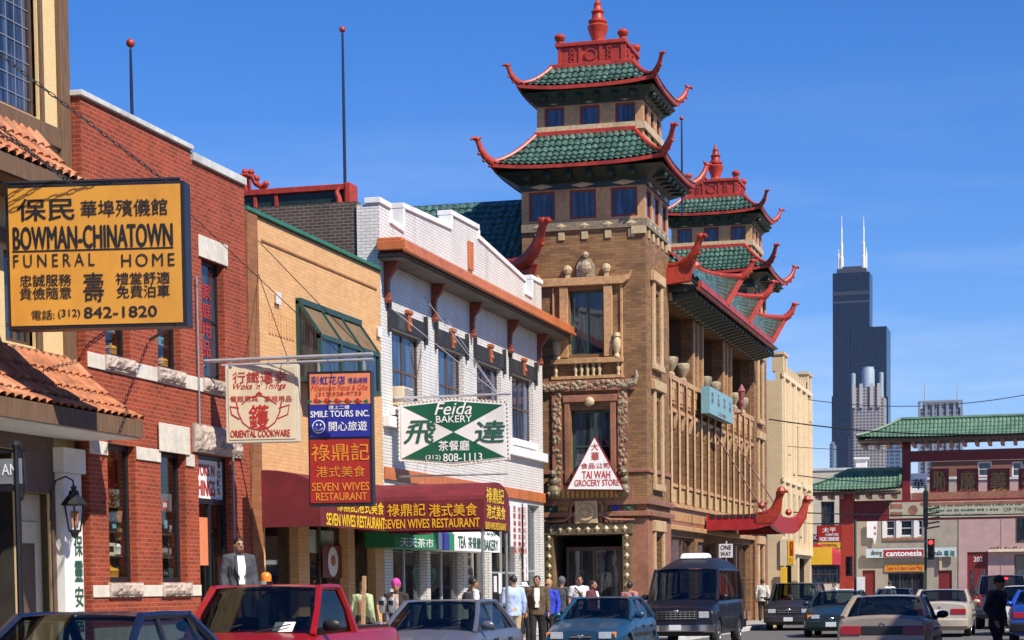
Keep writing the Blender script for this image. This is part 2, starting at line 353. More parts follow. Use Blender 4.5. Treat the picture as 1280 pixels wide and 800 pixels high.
# ------------------------------------------------------------------ writing
_tc = {}
def glyphs(body, bold=0.0, shear=0.0, spacing=1.0):
    k = (body, bold, shear, spacing)
    if k not in _tc:
        c = bpy.data.curves.new('lettering', 'FONT'); c.body = body; c.offset = bold; c.shear = shear; c.space_character = spacing; c.resolution_u = 3
        o = bpy.data.objects.new('lettering', c); me = o.to_mesh()
        _tc[k] = ([v.co.copy() for v in me.vertices], [tuple(p.vertices) for p in me.polygons])
        o.to_mesh_clear(); bpy.data.objects.remove(o); bpy.data.curves.remove(c)
    return _tc[k]
def put_text(mb, body, F, box, d, bold=.012, shear=0, spacing=1.0, thick=.006):
    vs, fs = glyphs(body, 0, shear, spacing)
    if not vs: return
    x0 = min(v.x for v in vs); x1 = max(v.x for v in vs); y0 = min(v.y for v in vs); y1 = max(v.y for v in vs)
    u0, u1, v0, v1 = box
    st = bold * (v1 - v0) / max(.3, (y1 - y0)) * 1.3; wx = (u1 - u0 - st) / (x1 - x0); wy = (v1 - v0 - st * .6) / (y1 - y0)
    g = lambda q, e, a, b: F.p(u0 + (q.x - x0) * wx + a, v0 + (q.y - y0) * wy + b, d + e)
    hits = [(0, 0)] if bold <= .001 else [(0, 0), (st, 0), (st * .5, st * .6), (st * .5, 0)]
    for i, (a, b) in enumerate(hits): mb.add([g(q, thick + i * .0012, a, b) for q in vs], fs)
    return mb
def sign_text(F, parent, m, d, items, name='lettering'):    # items: (text, x0, y0, x1, y1[, bold, shear, spacing])
    mb = MB()
    for it in items:
        put_text(mb, it[0], F, F.rect(*it[1:5]), d, *(it[5:]))
    return mb.build(name, m, parent, recalc=False)
# ================================================================== GROUND
WK, EK = -10.75, 0.5                                         # west and east kerb lines
struct(MB().box(-4000, 4000, -300, 7000, -1, -.02).build('ground', M['asphalt']))
struct(MB().box(WK, EK, -20, 134, -.5, 0).build('road', M['asphalt']))
struct(MB().box(-260, 260, 134, 158, -.5, 0).build('cross_road', M['asphalt']))
for nm, a, b, y0, y1 in (('sidewalk_west', -16.6, WK - .18, -20, 133), ('sidewalk_east', EK + .18, 4.5, -20, 133), ('sidewalk_north', -200, 200, 158.2, 164)):
    struct(MB().box(a, b, y0, y1, -.4, .14).build(nm, M['concrete']))
struct(MB().box(WK - .18, WK, -20, 133, -.4, .145).build('kerb_west', M['coping'], bevel=.02))
struct(MB().box(EK, EK + .18, -20, 133, -.4, .145).build('kerb_east', M['coping'], bevel=.02))
struct(MB().box(WK - .185, WK + .004, 79, 92, -.3, .15).build('kerb_yellow_paint', M['road_yellow']))
mk = MB()
for y in range(0, 100, 9): mk.box(-4.93, -4.81, y, y + 3, 0, .004)
struct(mk.build('road_centre_marking', M['road_yellow']))
mk = MB(); mk.box(WK + .4, EK - .4, 101, 101.5, 0, .004); mk.box(WK + .4, EK - .4, 104, 104.5, 0, .004); mk.box(-4.6, EK - .3, 97.5, 98.1, 0, .004)
for y in (64, 71, 78, 85): mk.box(-1.9, -1.8, y, y + 2.4, 0, .004); mk.box(-8.4, -8.3, y, y + 2.4, 0, .004)
struct(mk.build('crossing_marking', M['road_white']))

# ================================================================== building helpers
def body(parent, x0, x1, y0, y1, z1, m, roof=None, wall_name='side_wall'):
    MB().box(x0, x1, y0, y1, 0, z1).build(wall_name, m, parent)
    if roof: MB().box(x0 + .02, x1 - .02, y0 + .02, y1 - .02, z1, z1 + .03).build('roof', roof, parent)
def shell(parent, xb, xf, y0, y1, z1, m, deep=2.7):
    MB().box(xb, xf, y0, y0 + .25, 0, z1).build('side_wall', m, parent); MB().box(xb, xf, y1 - .25, y1, 0, z1).build('side_wall', m, parent)
    MB().box(xb, xf - deep, y0 + .251, y1 - .251, 0, z1 - .01).build('rear_wall', m, parent)
    MB().box(xf - deep + .001, xf - .002, y0 + .251, y1 - .251, z1 - .25, z1 - .012).build('roof', M['tar_roof'], parent)
def window(F, parent, u0, u1, v0, v1, frame, pane, inset=.16, fr=.06, nx=1, ny=1, curtain=None, bar=.045, name='window'):
    mb = MB(); a, b = -inset - .06, -inset
    mb.fbox(F, u0, u0 + fr, v0, v1, a, b); mb.fbox(F, u1 - fr, u1, v0, v1, a, b)
    mb.fbox(F, u0 + fr, u1 - fr, v0, v0 + fr, a, b); mb.fbox(F, u0 + fr, u1 - fr, v1 - fr, v1, a, b)
    for i in range(1, nx):
        c = u0 + (u1 - u0) * i / nx; mb.fbox(F, c - bar, c + bar, v0 + fr, v1 - fr, a + .005, b - .004)
    for j in range(1, ny):
        c = v0 + (v1 - v0) * j / ny; mb.fbox(F, u0 + fr, u1 - fr, c - bar * .6, c + bar * .6, a + .01, b - .008)
    w_ = mb.build(name, frame, parent)
    MB().fbox(F, u0 + fr * .5, u1 - fr * .5, v0 + fr * .5, v1 - fr * .5, a + .02, a + .032).build('pane', pane, w_)
    if curtain: MB().fbox(F, u0 + fr, u1 - fr, v0 + fr, v1 - fr, a - .12, a - .1).build('curtain', curtain, w_)
    return w_
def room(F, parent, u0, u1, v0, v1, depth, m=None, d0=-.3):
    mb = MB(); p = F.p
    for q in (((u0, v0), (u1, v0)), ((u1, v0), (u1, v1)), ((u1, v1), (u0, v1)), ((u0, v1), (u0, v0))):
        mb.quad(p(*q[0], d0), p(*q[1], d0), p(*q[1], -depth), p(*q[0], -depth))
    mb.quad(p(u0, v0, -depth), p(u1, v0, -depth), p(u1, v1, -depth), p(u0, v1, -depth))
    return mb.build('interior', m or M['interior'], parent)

# pantile roof slope: columns run straight up the slope, clipped at the hips
def tile_slope(mb, O, U, V, W, L, pitch=.2, course=.32, r=.06, step=.045, hl=0, hr=0, sag=0.0, lift=0.0, lp=3.0, sub=6):
    O = Vector(O); U = Vector(U).normalized(); V = Vector(V).normalized(); N = U.cross(V).normalized()
    nc = max(2, round(W / pitch)); nr = max(1, round(L / course))
    vr = []
    for j in range(nr): vr += [(j / nr, step), ((j + 1) / nr - .002, 0)]
    us = [i / (nc * sub) for i in range(nc * sub + 1)]
    vm = []
    for a in us:
        u = a * W; m = 1.0
        if hl > 0: m = min(m, u / hl)
        if hr > 0: m = min(m, (W - u) / hr)
        vm.append(max(0, m))
    vs = []
    for v, st in vr:
        for a, m in zip(us, vm):
            vv = min(v, m); ph = (a * nc) % 1.0
            h = r * abs(math.sin(math.pi * ph)) ** .8 + st
            z = -sag * 4 * vv * (1 - vv) + lift * abs(2 * a - 1) ** lp * (1 - vv) ** 2
            vs.append(O + U * (a * W) + V * (vv * L) + N * h + Vector((0, 0, z)))
    n = len(us); fs = []
    for j in range(len(vr) - 1):
        for i in range(n - 1):
            if j % 2 == 0 and vm[i] <= vr[j][0] and vm[i + 1] <= vr[j][0]: continue
            fs.append((j * n + i, j * n + i + 1, (j + 1) * n + i + 1, (j + 1) * n + i))
    mb.add(vs, fs)

def horn(mb, base, out, s=1.0, fat=1.0):                      # an upswept roof-corner ornament with a curled beast head
    b = Vector(base); o = Vector((out[0], out[1], 0)).normalized(); z = Vector((0, 0, 1))
    path = [(-.95, .12), (-.5, .0), (-.15, -.04), (.16, .04), (.44, .24), (.62, .50), (.70, .72), (.76, .84)]
    rad = [.06, .12, .17, .19, .17, .135, .115, .125]
    mb.tube([b + o * (x * s) + z * (y * s) for x, y in path], [q * s * fat for q in rad], 8, .75)
    h = b + o * (.76 * s) + z * (.86 * s)
    mb.ball(h, .13 * s * fat, 10, (1, 1, .85))
    mb.tube([h - o * .02, h + o * (.17 * s) + z * (.02 * s), h + o * (.27 * s) - z * (.05 * s)], [.09 * s, .07 * s, .04 * s], 6)
    mb.tube([h - o * (.05 * s), h - o * (.17 * s) + z * (.11 * s)], [.06 * s, .03 * s], 6)
    for x, y in ((.12, -.06), (.36, .12), (.56, .36)):
        mb.ball(b + o * ((x + .14) * s) + z * ((y - .05) * s), .065 * s, 6)

# ================================================================== A. FUNERAL HOME
FA = Fx(-15.75)
A = thing('funeral_home', 'half-timbered cream stucco building with two clay tile canopies at the near end of the row', 'building', (-15.75, 26, 0))
ua, za = 18.0, 13.2
w0, w1 = FA.uv(0, 75)[0] - 1.0, FA.uv(47, 75)[0]
wz0, wz1 = FA.uv(30, 140)[1], FA.uv(30, -60)[1]
UE = 31.06                                                   # its north end
holes = [(w0 - .4, w1, wz0, wz1), (24.2, 29.03, .14, 3.85), (29.06, 30.15, .14, 3.2), (UE - 2.2, UE - 1.25, 5.5, 6.9)]
MB().wall(FA, ua, UE, 0, za, holes, .05).build('facade', M['stucco'], A)
shell(A, -28, -15.81, ua, UE - .02, za, M['stucco'], 1.7)
wn = window(FA, A, w0 - .4, w1, wz0, wz1, M['brown_frame'], M['pane_blue'], .1, .07, 2, 1, bar=.05)
ld = MB()
for i in range(1, 10): c = w0 - .4 + (w1 - w0 + .4) * i / 10; ld.fbox(FA, c - .008, c + .008, wz0, wz1, -.125, -.115)
for j in range(1, 9): c = wz0 + (wz1 - wz0) * j / 9; ld.fbox(FA, w0 - .4, w1, c - .008, c + .008, -.124, -.114)
ld.build('leading', M['grey_metal'], wn)
window(FA, A, UE - 2.2, UE - 1.25, 5.5, 6.9, M['brown_frame'], M['pane'], .1, .07, 2, 1)
tb = MB()
tb.fbox(FA, UE - .32, UE, 5.0, za, .003, .09)
tb.fbox(FA, ua, UE - .323, wz0 - .36, wz0 - .04, .003, .075)
tb.fbox(FA, w1 + .02, w1 + .10, wz0 - .037, za, .003, .06)
tb.fbox(FA, ua, UE - .323, za - .3, za - .02, .003, .075)
tb.fbox(FA, ua, UE - .323, 6.98, 7.2, .003, .07); tb.fbox(FA, ua, UE - .323, 5.2, 5.45, .003, .07)
tb.fbox(FA, UE - 1.25, UE - 1.1, 5.453, 6.977, .003, .065)
tb.build('timber_beam', M['timber'], A, bevel=.012)
# the two pent roofs of clay tile
def pent(z_wall, z_eave, out, u1, nm, soff):
    mb = MB(); dz = z_wall - z_eave; L = math.hypot(dz, out)
    tile_slope(mb, (-15.75 + out, ua, z_eave), (0, 1, 0), (-out, 0, dz), u1 - ua, L, .24, .36, .075, .04, sag=.12, sub=8)
    o = mb.build(nm, M['clay_tile'], A, smooth=True, ang=50)
    f = MB(); f.box(-15.75, -15.75 + out - .03, ua, u1 - .03, z_eave - .28, z_eave - .02); f.build('soffit', soff, o)
    f = MB(); f.prism([(-15.75, u1 - .028, z_eave - .02), (-15.75 + out - .05, u1 - .028, z_eave - .02), (-15.75, u1 - .028, z_wall - .04)], (0, .03, 0)); f.build('gable_board', M['timber'], o)
    f = MB(); f.box(-15.75 + out - .027, -15.75 + out + .02, ua, u1 - .02, z_eave - .26, z_eave + .02); f.build('fascia', M['timber'], o)
    return o
F_E = Fx(-14.55)
pent(FA.uv(72, 190)[1] + .15, Fx(-14.85).uv(110, 234)[1], .9, Fx(-14.85).uv(112, 234)[0], 'tile_canopy', M['timber'])
lower = pent(FA.uv(40, 440)[1], F_E.uv(176, 527)[1], 1.2, F_E.uv(178, 527)[0], 'tile_canopy', M['white_paint'])
# entrance recess, door, pilaster
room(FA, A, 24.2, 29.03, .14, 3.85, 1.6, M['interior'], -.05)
dr = MB(); Fd = Fx(-15.92); da, dbb = 29.06, 30.15; dr.fbox(Fd, da, dbb, .14, 3.2, -.1, 0); d_ = dr.build('door', M['cream_paint'], A, bevel=.01)
wp = MB(); wp.fbox(FA, 24.2, 30.28, 3.853, 4.35, .003, .03); wp.fbox(FA, 30.153, 30.28, .14, 3.85, .003, .03); wp.fbox(FA, 29.06, 30.15, 3.2, 3.85, .003, .03); wp.fbox(FA, 18, 24.2, .14, 4.35, .003, .03); wp.build('entry_shade_panel', M['brown_frame'], A)  # brown sheet added over the stucco, standing in for shade under the canopy
dm = MB(); dm.fbox(Fd, da + .16, dbb - .16, .7, 2.75, .003, .03); dm.build('door_panel', M['cream_paint'], d_, bevel=.015)
dm = MB(); dm.fbox(Fd, da + .30, dbb - .30, 1.2, 2.4, .031, .04); dm.build('door_light', M['brown_frame'], d_)
pl = MB(); pl.fbox(FA, UE - .75, UE - .1, .14, 3.55, .003, .16); pl.fbox(FA, UE - .82, UE - .04, 3.553, 3.95, .003, .22)
pil = pl.build('pilaster', M['white_paint'], A, bevel=.01)
tx = MB()
for i, ch in enumerate('保靈安舘'):
    y = 682 + i * 32
    r_ = FA.rect(80, y - 13, 95, y + 13); put_text(tx, ch, FA, (UE - .44, UE - .14, r_[2], r_[3]), .163, .02)
tx.build('lettering', M['ink_green'], pil, recalc=False)

# ================================================================== B. RED BRICK SHOP
XB = -15.5; FB = Fx(XB)
B = thing('brick_shop', 'red brick two storey cookware shop with white stone belt courses beside the half-timbered funeral home', 'building', (XB, 34.5, 0))
u0, u1 = 31.08, 38.0; zt = 9.5
def wr(x0, y0, x1, y1, F=FB):                                # photographed opening -> metres on the facade
    a, t = F.uv(x0, y0); b, lo = F.uv((x0 + x1) / 2, y1)[0], 0
    b = F.uv(x1, (y0 + y1) / 2)[0]; a = F.uv(x0, (y0 + y1) / 2)[0]
    return a, b
def span(F, x0, x1, y): return F.uv(x0, y)[0], F.uv(x1, y)[0]
z_belt = FB.uv(170, 461)[1]
wU1 = (*span(FB, 132, 163, 430), z_belt + .13, z_belt + 2.36); wU2 = (*span(FB, 197, 226, 430), z_belt + .13, z_belt + 2.36)
wU3 = (*span(FB, 253, 281, 400), z_belt + .13, z_belt + 2.36)
zs, zl = 1.78, 4.12
wL1 = (*span(FB, 136, 171, 650), zs, zl); wL2 = (*span(FB, 202, 233, 650), zs, zl); dB = (*span(FB, 249, 290, 650), .14, zl + .05)
MB().wall(FB, u0, u1, 0, zt, [wU1, wU2, wU3, wL1, wL2, dB], .3).build('facade', M['red_brick'], B)
shell(B, -30, XB - .3, u0, u1, 9.1, M['red_brick'])
uS = FB.uv(238, 187)[0]
mb = MB(); mb.box(XB - .29, XB - .001, u0 + .002, uS, zt, zt + .18); mb.box(-30, XB - .301, u0, u0 + .3, 9.1, zt + .16); mb.build('parapet', M['red_brick'], B)
mb = MB(); mb.box(XB - .36, XB + .06, u0 - .05, uS + .03, zt + .18, zt + .27); mb.box(XB - .36, XB + .06, uS + .033, u1 + .01, zt + .002, zt + .15); mb.build('coping', M['coping'], B, bevel=.012)
mb = MB()
def belt(F, z0, z1, holes, d, a=u0, b=u1):
    us = sorted([a, b] + [h for q in holes for h in q])
    for i in range(0, len(us), 2): mb.fbox(F, us[i], us[i + 1], z0, z1, .003, d)
belt(FB, z_belt - .15, z_belt + .10, [], .03)
belt(FB, zl - .22, zl + .0, [(wL1[0] - .02, wL1[1] + .02), (wL2[0] - .02, wL2[1] + .02)], .03, u0, dB[0] - .2); belt(FB, zs - .25, zs - .05, [(dB[0] - .02, dB[1] + .02)], .03)
belt(FB, .14, 1.02, [(dB[0] - .05, dB[1] + .05)], .05)
for h in (wL2,): mb.fbox(FB, h[0] - .12, h[1] + .12, zl - .023, zl + .48, .032, .06)
for h in (wU1, wU2, wU3): mb.fbox(FB, h[0] - .14, h[1] + .14, h[3] - .02, h[3] + .38, .003, .035)
mb.build('stone_band', M['stone'], B, bevel=.008)
for h in (wU1, wU2, wU3, wL1, wL2):
    k = MB(); random.seed(int(h[0] * 100))
    def rock(a, b, F=FB, h=h):
        z0 = h[2] - .25; du = h[0] - .10 + (h[1] - h[0] + .20) * a
        e = min(a, 1 - a) * 14; f = min(b, 1 - b) * 4
        return F.p(du, z0 + .245 * b, .04 + min(1, e) * min(1, f) * (.04 + random.random() * .05))
    k.grid(rock, 18, 5); k.fbox(FB, h[0] - .10, h[1] + .10, h[2] - .25, h[2] - .005, .002, .055); k.build('sill', M['rock_stone'], B)
k = MB(); random.seed(5)
def rock(a, b):
    e = min(a, 1 - a) * 14; f = min(b, 1 - b) * 5
    return FB.p(dB[0] - .25 + (dB[1] - dB[0] + .75) * a, zl + .06 + .52 * b, .04 + min(1, e) * min(1, f) * (.05 + random.random() * .05))
k.grid(rock, 30, 8); k.fbox(FB, dB[0] - .25, dB[1] + .5, zl + .06, zl + .58, .002, .05); k.build('lintel', M['rock_stone'], B)
for h in (wU1, wU2): window(FB, B, *h, M['black_metal'], M['shop_glass'], .14, .07, 1, 2)
w3 = window(FB, B, *wU3, M['black_metal'], M['pane'], .14, .08, 1, 2)
tx = MB()
for i, ch in enumerate('家庭用品'): put_text(tx, ch, FB, FB.rect(262, 352 + i * 24, 273, 372 + i * 24), -.165, .02)
tx.build('lettering', M['ink_red'], w3, recalc=False)
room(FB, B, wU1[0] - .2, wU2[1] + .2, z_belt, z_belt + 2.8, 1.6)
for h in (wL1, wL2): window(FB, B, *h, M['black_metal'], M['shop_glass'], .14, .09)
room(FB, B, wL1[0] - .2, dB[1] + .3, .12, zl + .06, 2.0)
# door with the white hand-painted board over it
db = MB(); ft = .09; zb = FB.uv(268, 622)[1]
db.fbox(FB, dB[0], dB[0] + ft, .14, dB[3], -.2, -.12); db.fbox(FB, dB[1] - ft, dB[1], .14, dB[3], -.2, -.12); db.fbox(FB, dB[0] + ft, dB[1] - ft, zb - .12, zb - .02, -.2, -.12); db.fbox(FB, dB[0] + ft, dB[1] - ft, dB[3] - .08, dB[3], -.2, -.12)
mid = (dB[0] + dB[1]) / 2; db.fbox(FB, mid - .04, mid + .04, .14, zb - .12, -.195, -.125)
dd = db.build('door', M['black_metal'], B)
MB().fbox(FB, dB[0] + ft, dB[1] - ft, .2, zb - .12, -.17, -.16).build('pane', M['shop_glass'], dd)
bd = MB().fbox(FB, dB[0] + ft, dB[1] - ft, zb - .02, dB[3] - .09, -.17, -.15).build('transom_board', M['white_panel'], dd)
sign_text(FB, bd, M['ink_red'], -.148, [('WOKS N', 252, 578, 277, 593, .03), ('THINGS', 251, 598, 278, 618, .03)])
sign_text(FB, bd, M['ink_black'], -.148, [('W', 280, 576, 284, 586, .02), ('O', 280, 588, 284, 597, .02), ('K', 280, 599, 284, 608, .02), ('S', 280, 610, 284, 618, .02)])
mb = MB(); mb.fbox(FB, dB[0] + .3, dB[0] + .75, 2.1, 3.0, -.158, -.155); mb.build('orange_poster', M['orange_panel'], dd, label='bright orange paper poster on the shop door')
stp = MB().box(XB - .1, XB + 1.0, dB[0] - .3, dB[1] + .3, .14, .32).build('doorstep', M['concrete'], B)
mb = MB(); mb.tube([FB.p(u1 - .95, .2, .05), FB.p(u1 - .95, 4.2, .05), FB.p(u1 - 2.5, 4.2, .05), FB.p(u1 - 2.5, 7.4, .05)], .02, 6); mb.build('conduit', M['grey_metal'], B)

# ================================================================== C. BUFF BRICK RESTAURANT
XC = -15.5; FC = Fx(XC)
Cb = thing('buff_restaurant', 'orange buff brick restaurant with green roof edge and slanted bay window', 'building', (XC, 42, 0))
c0, c1 = 38.02, 46.22; zc = 9.02
bz0, bz1 = FC.uv(368, 470)[1], FC.uv(368, 378)[1] - .3
bu0, bu1 = FC.uv(370, 420)[0], FC.uv(460, 440)[0] - .75
door_h = [(38.75, 40.6, .14, 3.3), (41.25, 43.7, .14, 3.3), (44.15, 45.6, .14, 3.3)]
MB().wall(FC, c0 + .55, c1, 0, zc, [(bu0 + .05, bu1 - .05, bz0, bz1)] + door_h, .3).build('facade', M['buff_brick'], Cb)
MB().fbox(FC, c0, c0 + .547, 0, zc + .02, -.3, .04).build('quoin_pier', M['brown_quoin'], Cb)
shell(Cb, -30, XC - .3, c0, c1, zc - .3, M['dark_brick'])
MB().fbox(FC, c0, c1 + .03, zc + .022, zc + .10, -.4, .07).build('coping', M['green_coping'], Cb, bevel=.01)
mb = MB(); mb.fbox(FC, c0 + .8, c1 - .25, zc - .46, zc - .42, .002, .02); mb.build('brick_ledge', M['brown_quoin'], Cb)
mb = MB()
for i in range(9): mb.fbox(FC, c0 + 1.15 + i * .16, c0 + 1.23 + i * .16, bz1 - .5, bz1 - .05, .002, .022)
mb.build('soldier_course', M['buff_brick'], Cb)
for px, py in ((345, 373), (472, 415)):
    mb = MB(); c = FC.uv(px, py); mb.fbox(FC, c[0] - .1, c[0] + .1, c[1] - .09, c[1] + .09, .002, .05)
    for a in range(5): mb.fbox(FC, c[0] - .13 + a * .055, c[0] - .10 + a * .055, c[1] - .12, c[1] + .12, .051, .07)
    mb.build('plaster_patch', M['white_paint'], Cb)
# slanted bay window
bay = MB(); D1 = .55
bay.fbox(FC, bu0, bu0 + .1, bz0, bz1 + .35, .003, .07); bay.fbox(FC, bu1 - .1, bu1, bz0, bz1 + .35, .003, .07)
zf = bz1 - .35
for i in range(4):
    c = bu0 + (bu1 - bu0 - .09) * i / 3
    bay.fbox(FC, c, c + .09, bz0, zf, D1 - .09, D1); bay.bar(FC.p(c + .045, zf, D1 - .04), FC.p(c + .045, bz1 + .33, .05), .08, .07)
bay.fbox(FC, bu0, bu1, zf - .1, zf - .002, D1 - .091, D1 + .003); bay.fbox(FC, bu0, bu1, bz0 - .1, bz0, .003, D1 + .003)
bay.bar(FC.p(bu0, bz1 + .34, .06), FC.p(bu1, bz1 + .34, .06), .13, .12)
bw = bay.build('bay_window', M['green_frame'], Cb)
mb = MB(); mb.poly(FC, [(bu0 + .05, zf - .05), (bu1 - .05, zf - .05), (bu1 - .05, bz0), (bu0 + .05, bz0)], D1 - .05, D1 - .04)
s_ = MB(); s_.quad(FC.p(bu0 + .05, zf, D1 - .04), FC.p(bu1 - .05, zf, D1 - .04), FC.p(bu1 - .05, bz1 + .32, .05), FC.p(bu0 + .05, bz1 + .32, .05))
s_.build('sloped_glazing', mat('brown_glass', (.22, .15, .09), .15, var=.3, scale=2), bw)
mb.add([FC.p(bu0 + .05, bz0, .02), FC.p(bu0 + .05, bz0, D1 - .05), FC.p(bu0 + .05, zf, D1 - .05), FC.p(bu0 + .05, bz1 + .3, .05)], [(0, 1, 2, 3)])
mb.build('pane', M['pane'], bw)
room(FC, Cb, bu0 + .05, bu1 - .05, bz0, bz1, 1.2)
# shop front: openings between orange piers
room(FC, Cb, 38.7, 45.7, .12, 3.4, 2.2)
for h in door_h: window(FC, Cb, *h, M['brown_frame'], M['shop_glass'], .2, .08, 2 if h[1] - h[0] > 2 else 1, 1, name='shop_window')
mb = MB(); fu = door_h[1]
for i in range(16):
    a = fu[0] + .1 + i * (fu[1] - fu[0] - .2) / 16
    mb.grid(lambda s, t, a=a: FC.p(a + s * (fu[1] - fu[0] - .2) / 16, 2.42 + .5 * t, -.30 + .03 * math.sin(s * 6.28)), 6, 1)
mb.build('half_curtain', M['white_cloth'], Cb)
mb = MB()
for py, pn in ((703, 'a'),):
    pass
def dish(px, py, nm):
    u, v = FC.uv(px, py); k = MB().fbox(FC, u - .62, u + .62, v - .36, v + .36, -.17, -.155).build(nm, M['deep_red'], Cb)
    MB().lathe(FC.p(u, v, -.152), [(.001, 0), (.32, .0), (.33, .01), (.001, .012)], 24, FC.N).build('plate', M['white_panel'], k)
    MB().ball(FC.p(u, v + .02, -.14), .16, 10, (.1, 1, .8)).build('food', mat('food', (.4, .12, .03), .5, var=.5, scale=25), k)
dish(424, 702, 'dish_poster'); 

# red and green roof ornament with a long ridge, behind the parapet of the restaurant
orn = thing('roof_ornament', 'red framed green panelled ornamental roof ridge with curled dragon end above the buff restaurant', 'roof ornament', (-18.5, 47.5, 9))
FO = Fy(47.5)
o0, _ = FO.uv(300, 240); o1, _ = FO.uv(439, 240); oz0, oz1 = FO.uv(380, 262)[1], FO.uv(380, 237)[1]
mb = MB(); mb.fbox(FO, o0 - 2, o1, oz1 - .08, oz1 + .06, -.4, .12); mb.fbox(FO, o0 - 2, o1, oz0 - .02, oz0 + .10, -.4, .1); mb.fbox(FO, o0 - 2, o1, oz0 - .5, oz0 - .03, -.3, .02)
for a in (o0 + (o1 - o0) * .13, o0 + (o1 - o0) * .32, o1 - .36): mb.fbox(FO, a, a + .09, oz0 + .102, oz1 - .082, -.3, .09)
mb.fbox(FO, o1 - .12, o1 + .02, oz0 - .3, oz1 + .08, -.42, .14); mb.build('frame', M['china_red'], orn, bevel=.015)
MB().fbox(FO, o0 - 2, o1 - .13, oz0 + .10, oz1 - .08, -.3, .03).build('panel', M['eave_green'], orn)
mb = MB(); p = FO.p
mb.tube([p(o1 - .24, oz0 + .0, .16), p(o1 - .26, oz0 + .2, .17), p(o1 - .31, oz0 + .34, .16), p(o1 - .25, oz1 - .03, .16)], [.09, .07, .06, .03], 8)
mb.build('scroll', M['china_red'], orn, smooth=True)
mb = MB(); q0 = FO.uv(303, 236)
mb.fbox(FO, q0[0] - .6, q0[0] + .12, oz1 + .06, oz1 + .36, -.3, .1)
mb.tube([p(q0[0] - .1, oz1 + .40, 0), p(q0[0] + .10, oz1 + .44, 0), p(q0[0] + .28, oz1 + .38, 0), p(q0[0] + .36, oz1 + .22, 0), p(q0[0] + .5, oz1 + .13, 0), p(q0[0] + .62, oz1 + .18, 0)], [.06, .09, .08, .075, .07, .09], 8)
for q in ((.08, .52), (.24, .50), (.38, .34), (.62, .2)): mb.ball(p(q0[0] + q[0], oz1 + q[1], 0), .085, 8)
mb.build('dragon', M['china_red'], orn, smooth=True)

# ================================================================== D. WHITE GLAZED BRICK BUILDING
XD = -15.5; FD = Fx(XD)
Db = thing('white_bakery_building', 'white glazed brick two storey building with orange cornice and stepped parapet', 'building', (XD, 54, 0))
e0, e1 = 46.25, 61.75
cz = 9.42
win = []
for x0, x1, yy in ((490, 527, 450), (548, 579, 460), (596, 626, 470), (640, 666, 500)):
    win.append((*span(FD, x0, x1, yy), 5.95, 7.82))
shop = [(46.9, 49.6, .5, 3.1), (49.9, 52.9, .5, 3.1), (53.3, 55.4, .14, 3.1), (55.7, 58.9, .5, 3.6), (59.1, 61.2, .14, 4.1)]
MB().wall(FD, e0, e1, 0, cz + .3, win + shop, .3).build('facade', M['white_brick'], Db)
shell(Db, -32, XD - .3, e0, e1, 9.2, M['dark_brick'])
# parapet outline: end piers, notches, raised gable
def pu(x, y): return FD.uv(x, y)
PZ = [(e0, cz + .302)]
out = [(455, 242), (487, 242), (487, 268), (503, 283), (503, 256), (563, 281), (563, 266), (597, 280), (597, 293), (657, 349), (657, 362), (664, 368), (664, 345), (677, 350)]
pts = []
lv = [10.62, 10.62, 10.28, 10.22, 10.8, 10.95, 11.33, 11.38, 11.12, 10.66, 10.3, 10.28, 10.85, 10.87]
ux = [e0, pu(487, 260)[0], pu(487, 260)[0] + .001, pu(503, 270)[0], pu(503, 270)[0] + .001, pu(563, 275)[0], pu(563, 275)[0] + .001, pu(597, 280)[0], pu(597, 280)[0] + .001, pu(656, 347)[0], pu(656, 347)[0] + .001, pu(664, 360)[0], pu(664, 360)[0] + .001, e1]
pts = list(zip(ux, lv))
mb = MB(); mb.poly(FD, [(e0, cz + .302)] + pts + [(e1, cz + .302)], -.3, 0); mb.build('parapet', M['white_brick'], Db)
mb = MB()
for i in range(len(pts) - 1):
    (a, z0), (b, z1) = pts[i], pts[i + 1]
    if b - a > .01:
        mb.hexa([FD.p(a - .04, z0, .05), FD.p(b + .04, z1, .05), FD.p(b + .04, z1, -.35), FD.p(a - .04, z0, -.35), FD.p(a - .04, z0 + .13, .05), FD.p(b + .04, z1 + .13, .05), FD.p(b + .04, z1 + .13, -.35), FD.p(a - .04, z0 + .13, -.35)])
    else:
        lo, hi = min(z0, z1), max(z0, z1)
        mb.fbox(FD, a - .03, a + .10, lo + .131, hi - .002, -.32, .045)
mb.build('coping', M['white_paint'], Db, bevel=.012)
MB().box(-16.05, XD - .301, e0 + .001, e0 + .35, 9.2, 10.6).build('parapet_return', M['white_brick'], Db)
MB().box(-26, -16.06, e0 + .05, e0 + .38, 9.2, FO.uv(380, 268)[1]).build('parapet_wall', M['dark_brick'], Db)
MB().fbox(FD, *(lambda q: (q[0] - .22, q[0] + .22, q[1] - .38, q[1] + .38))(pu(587, 320)), .003, .06).build('plaque', M['orange_cornice'], Db, bevel=.02)
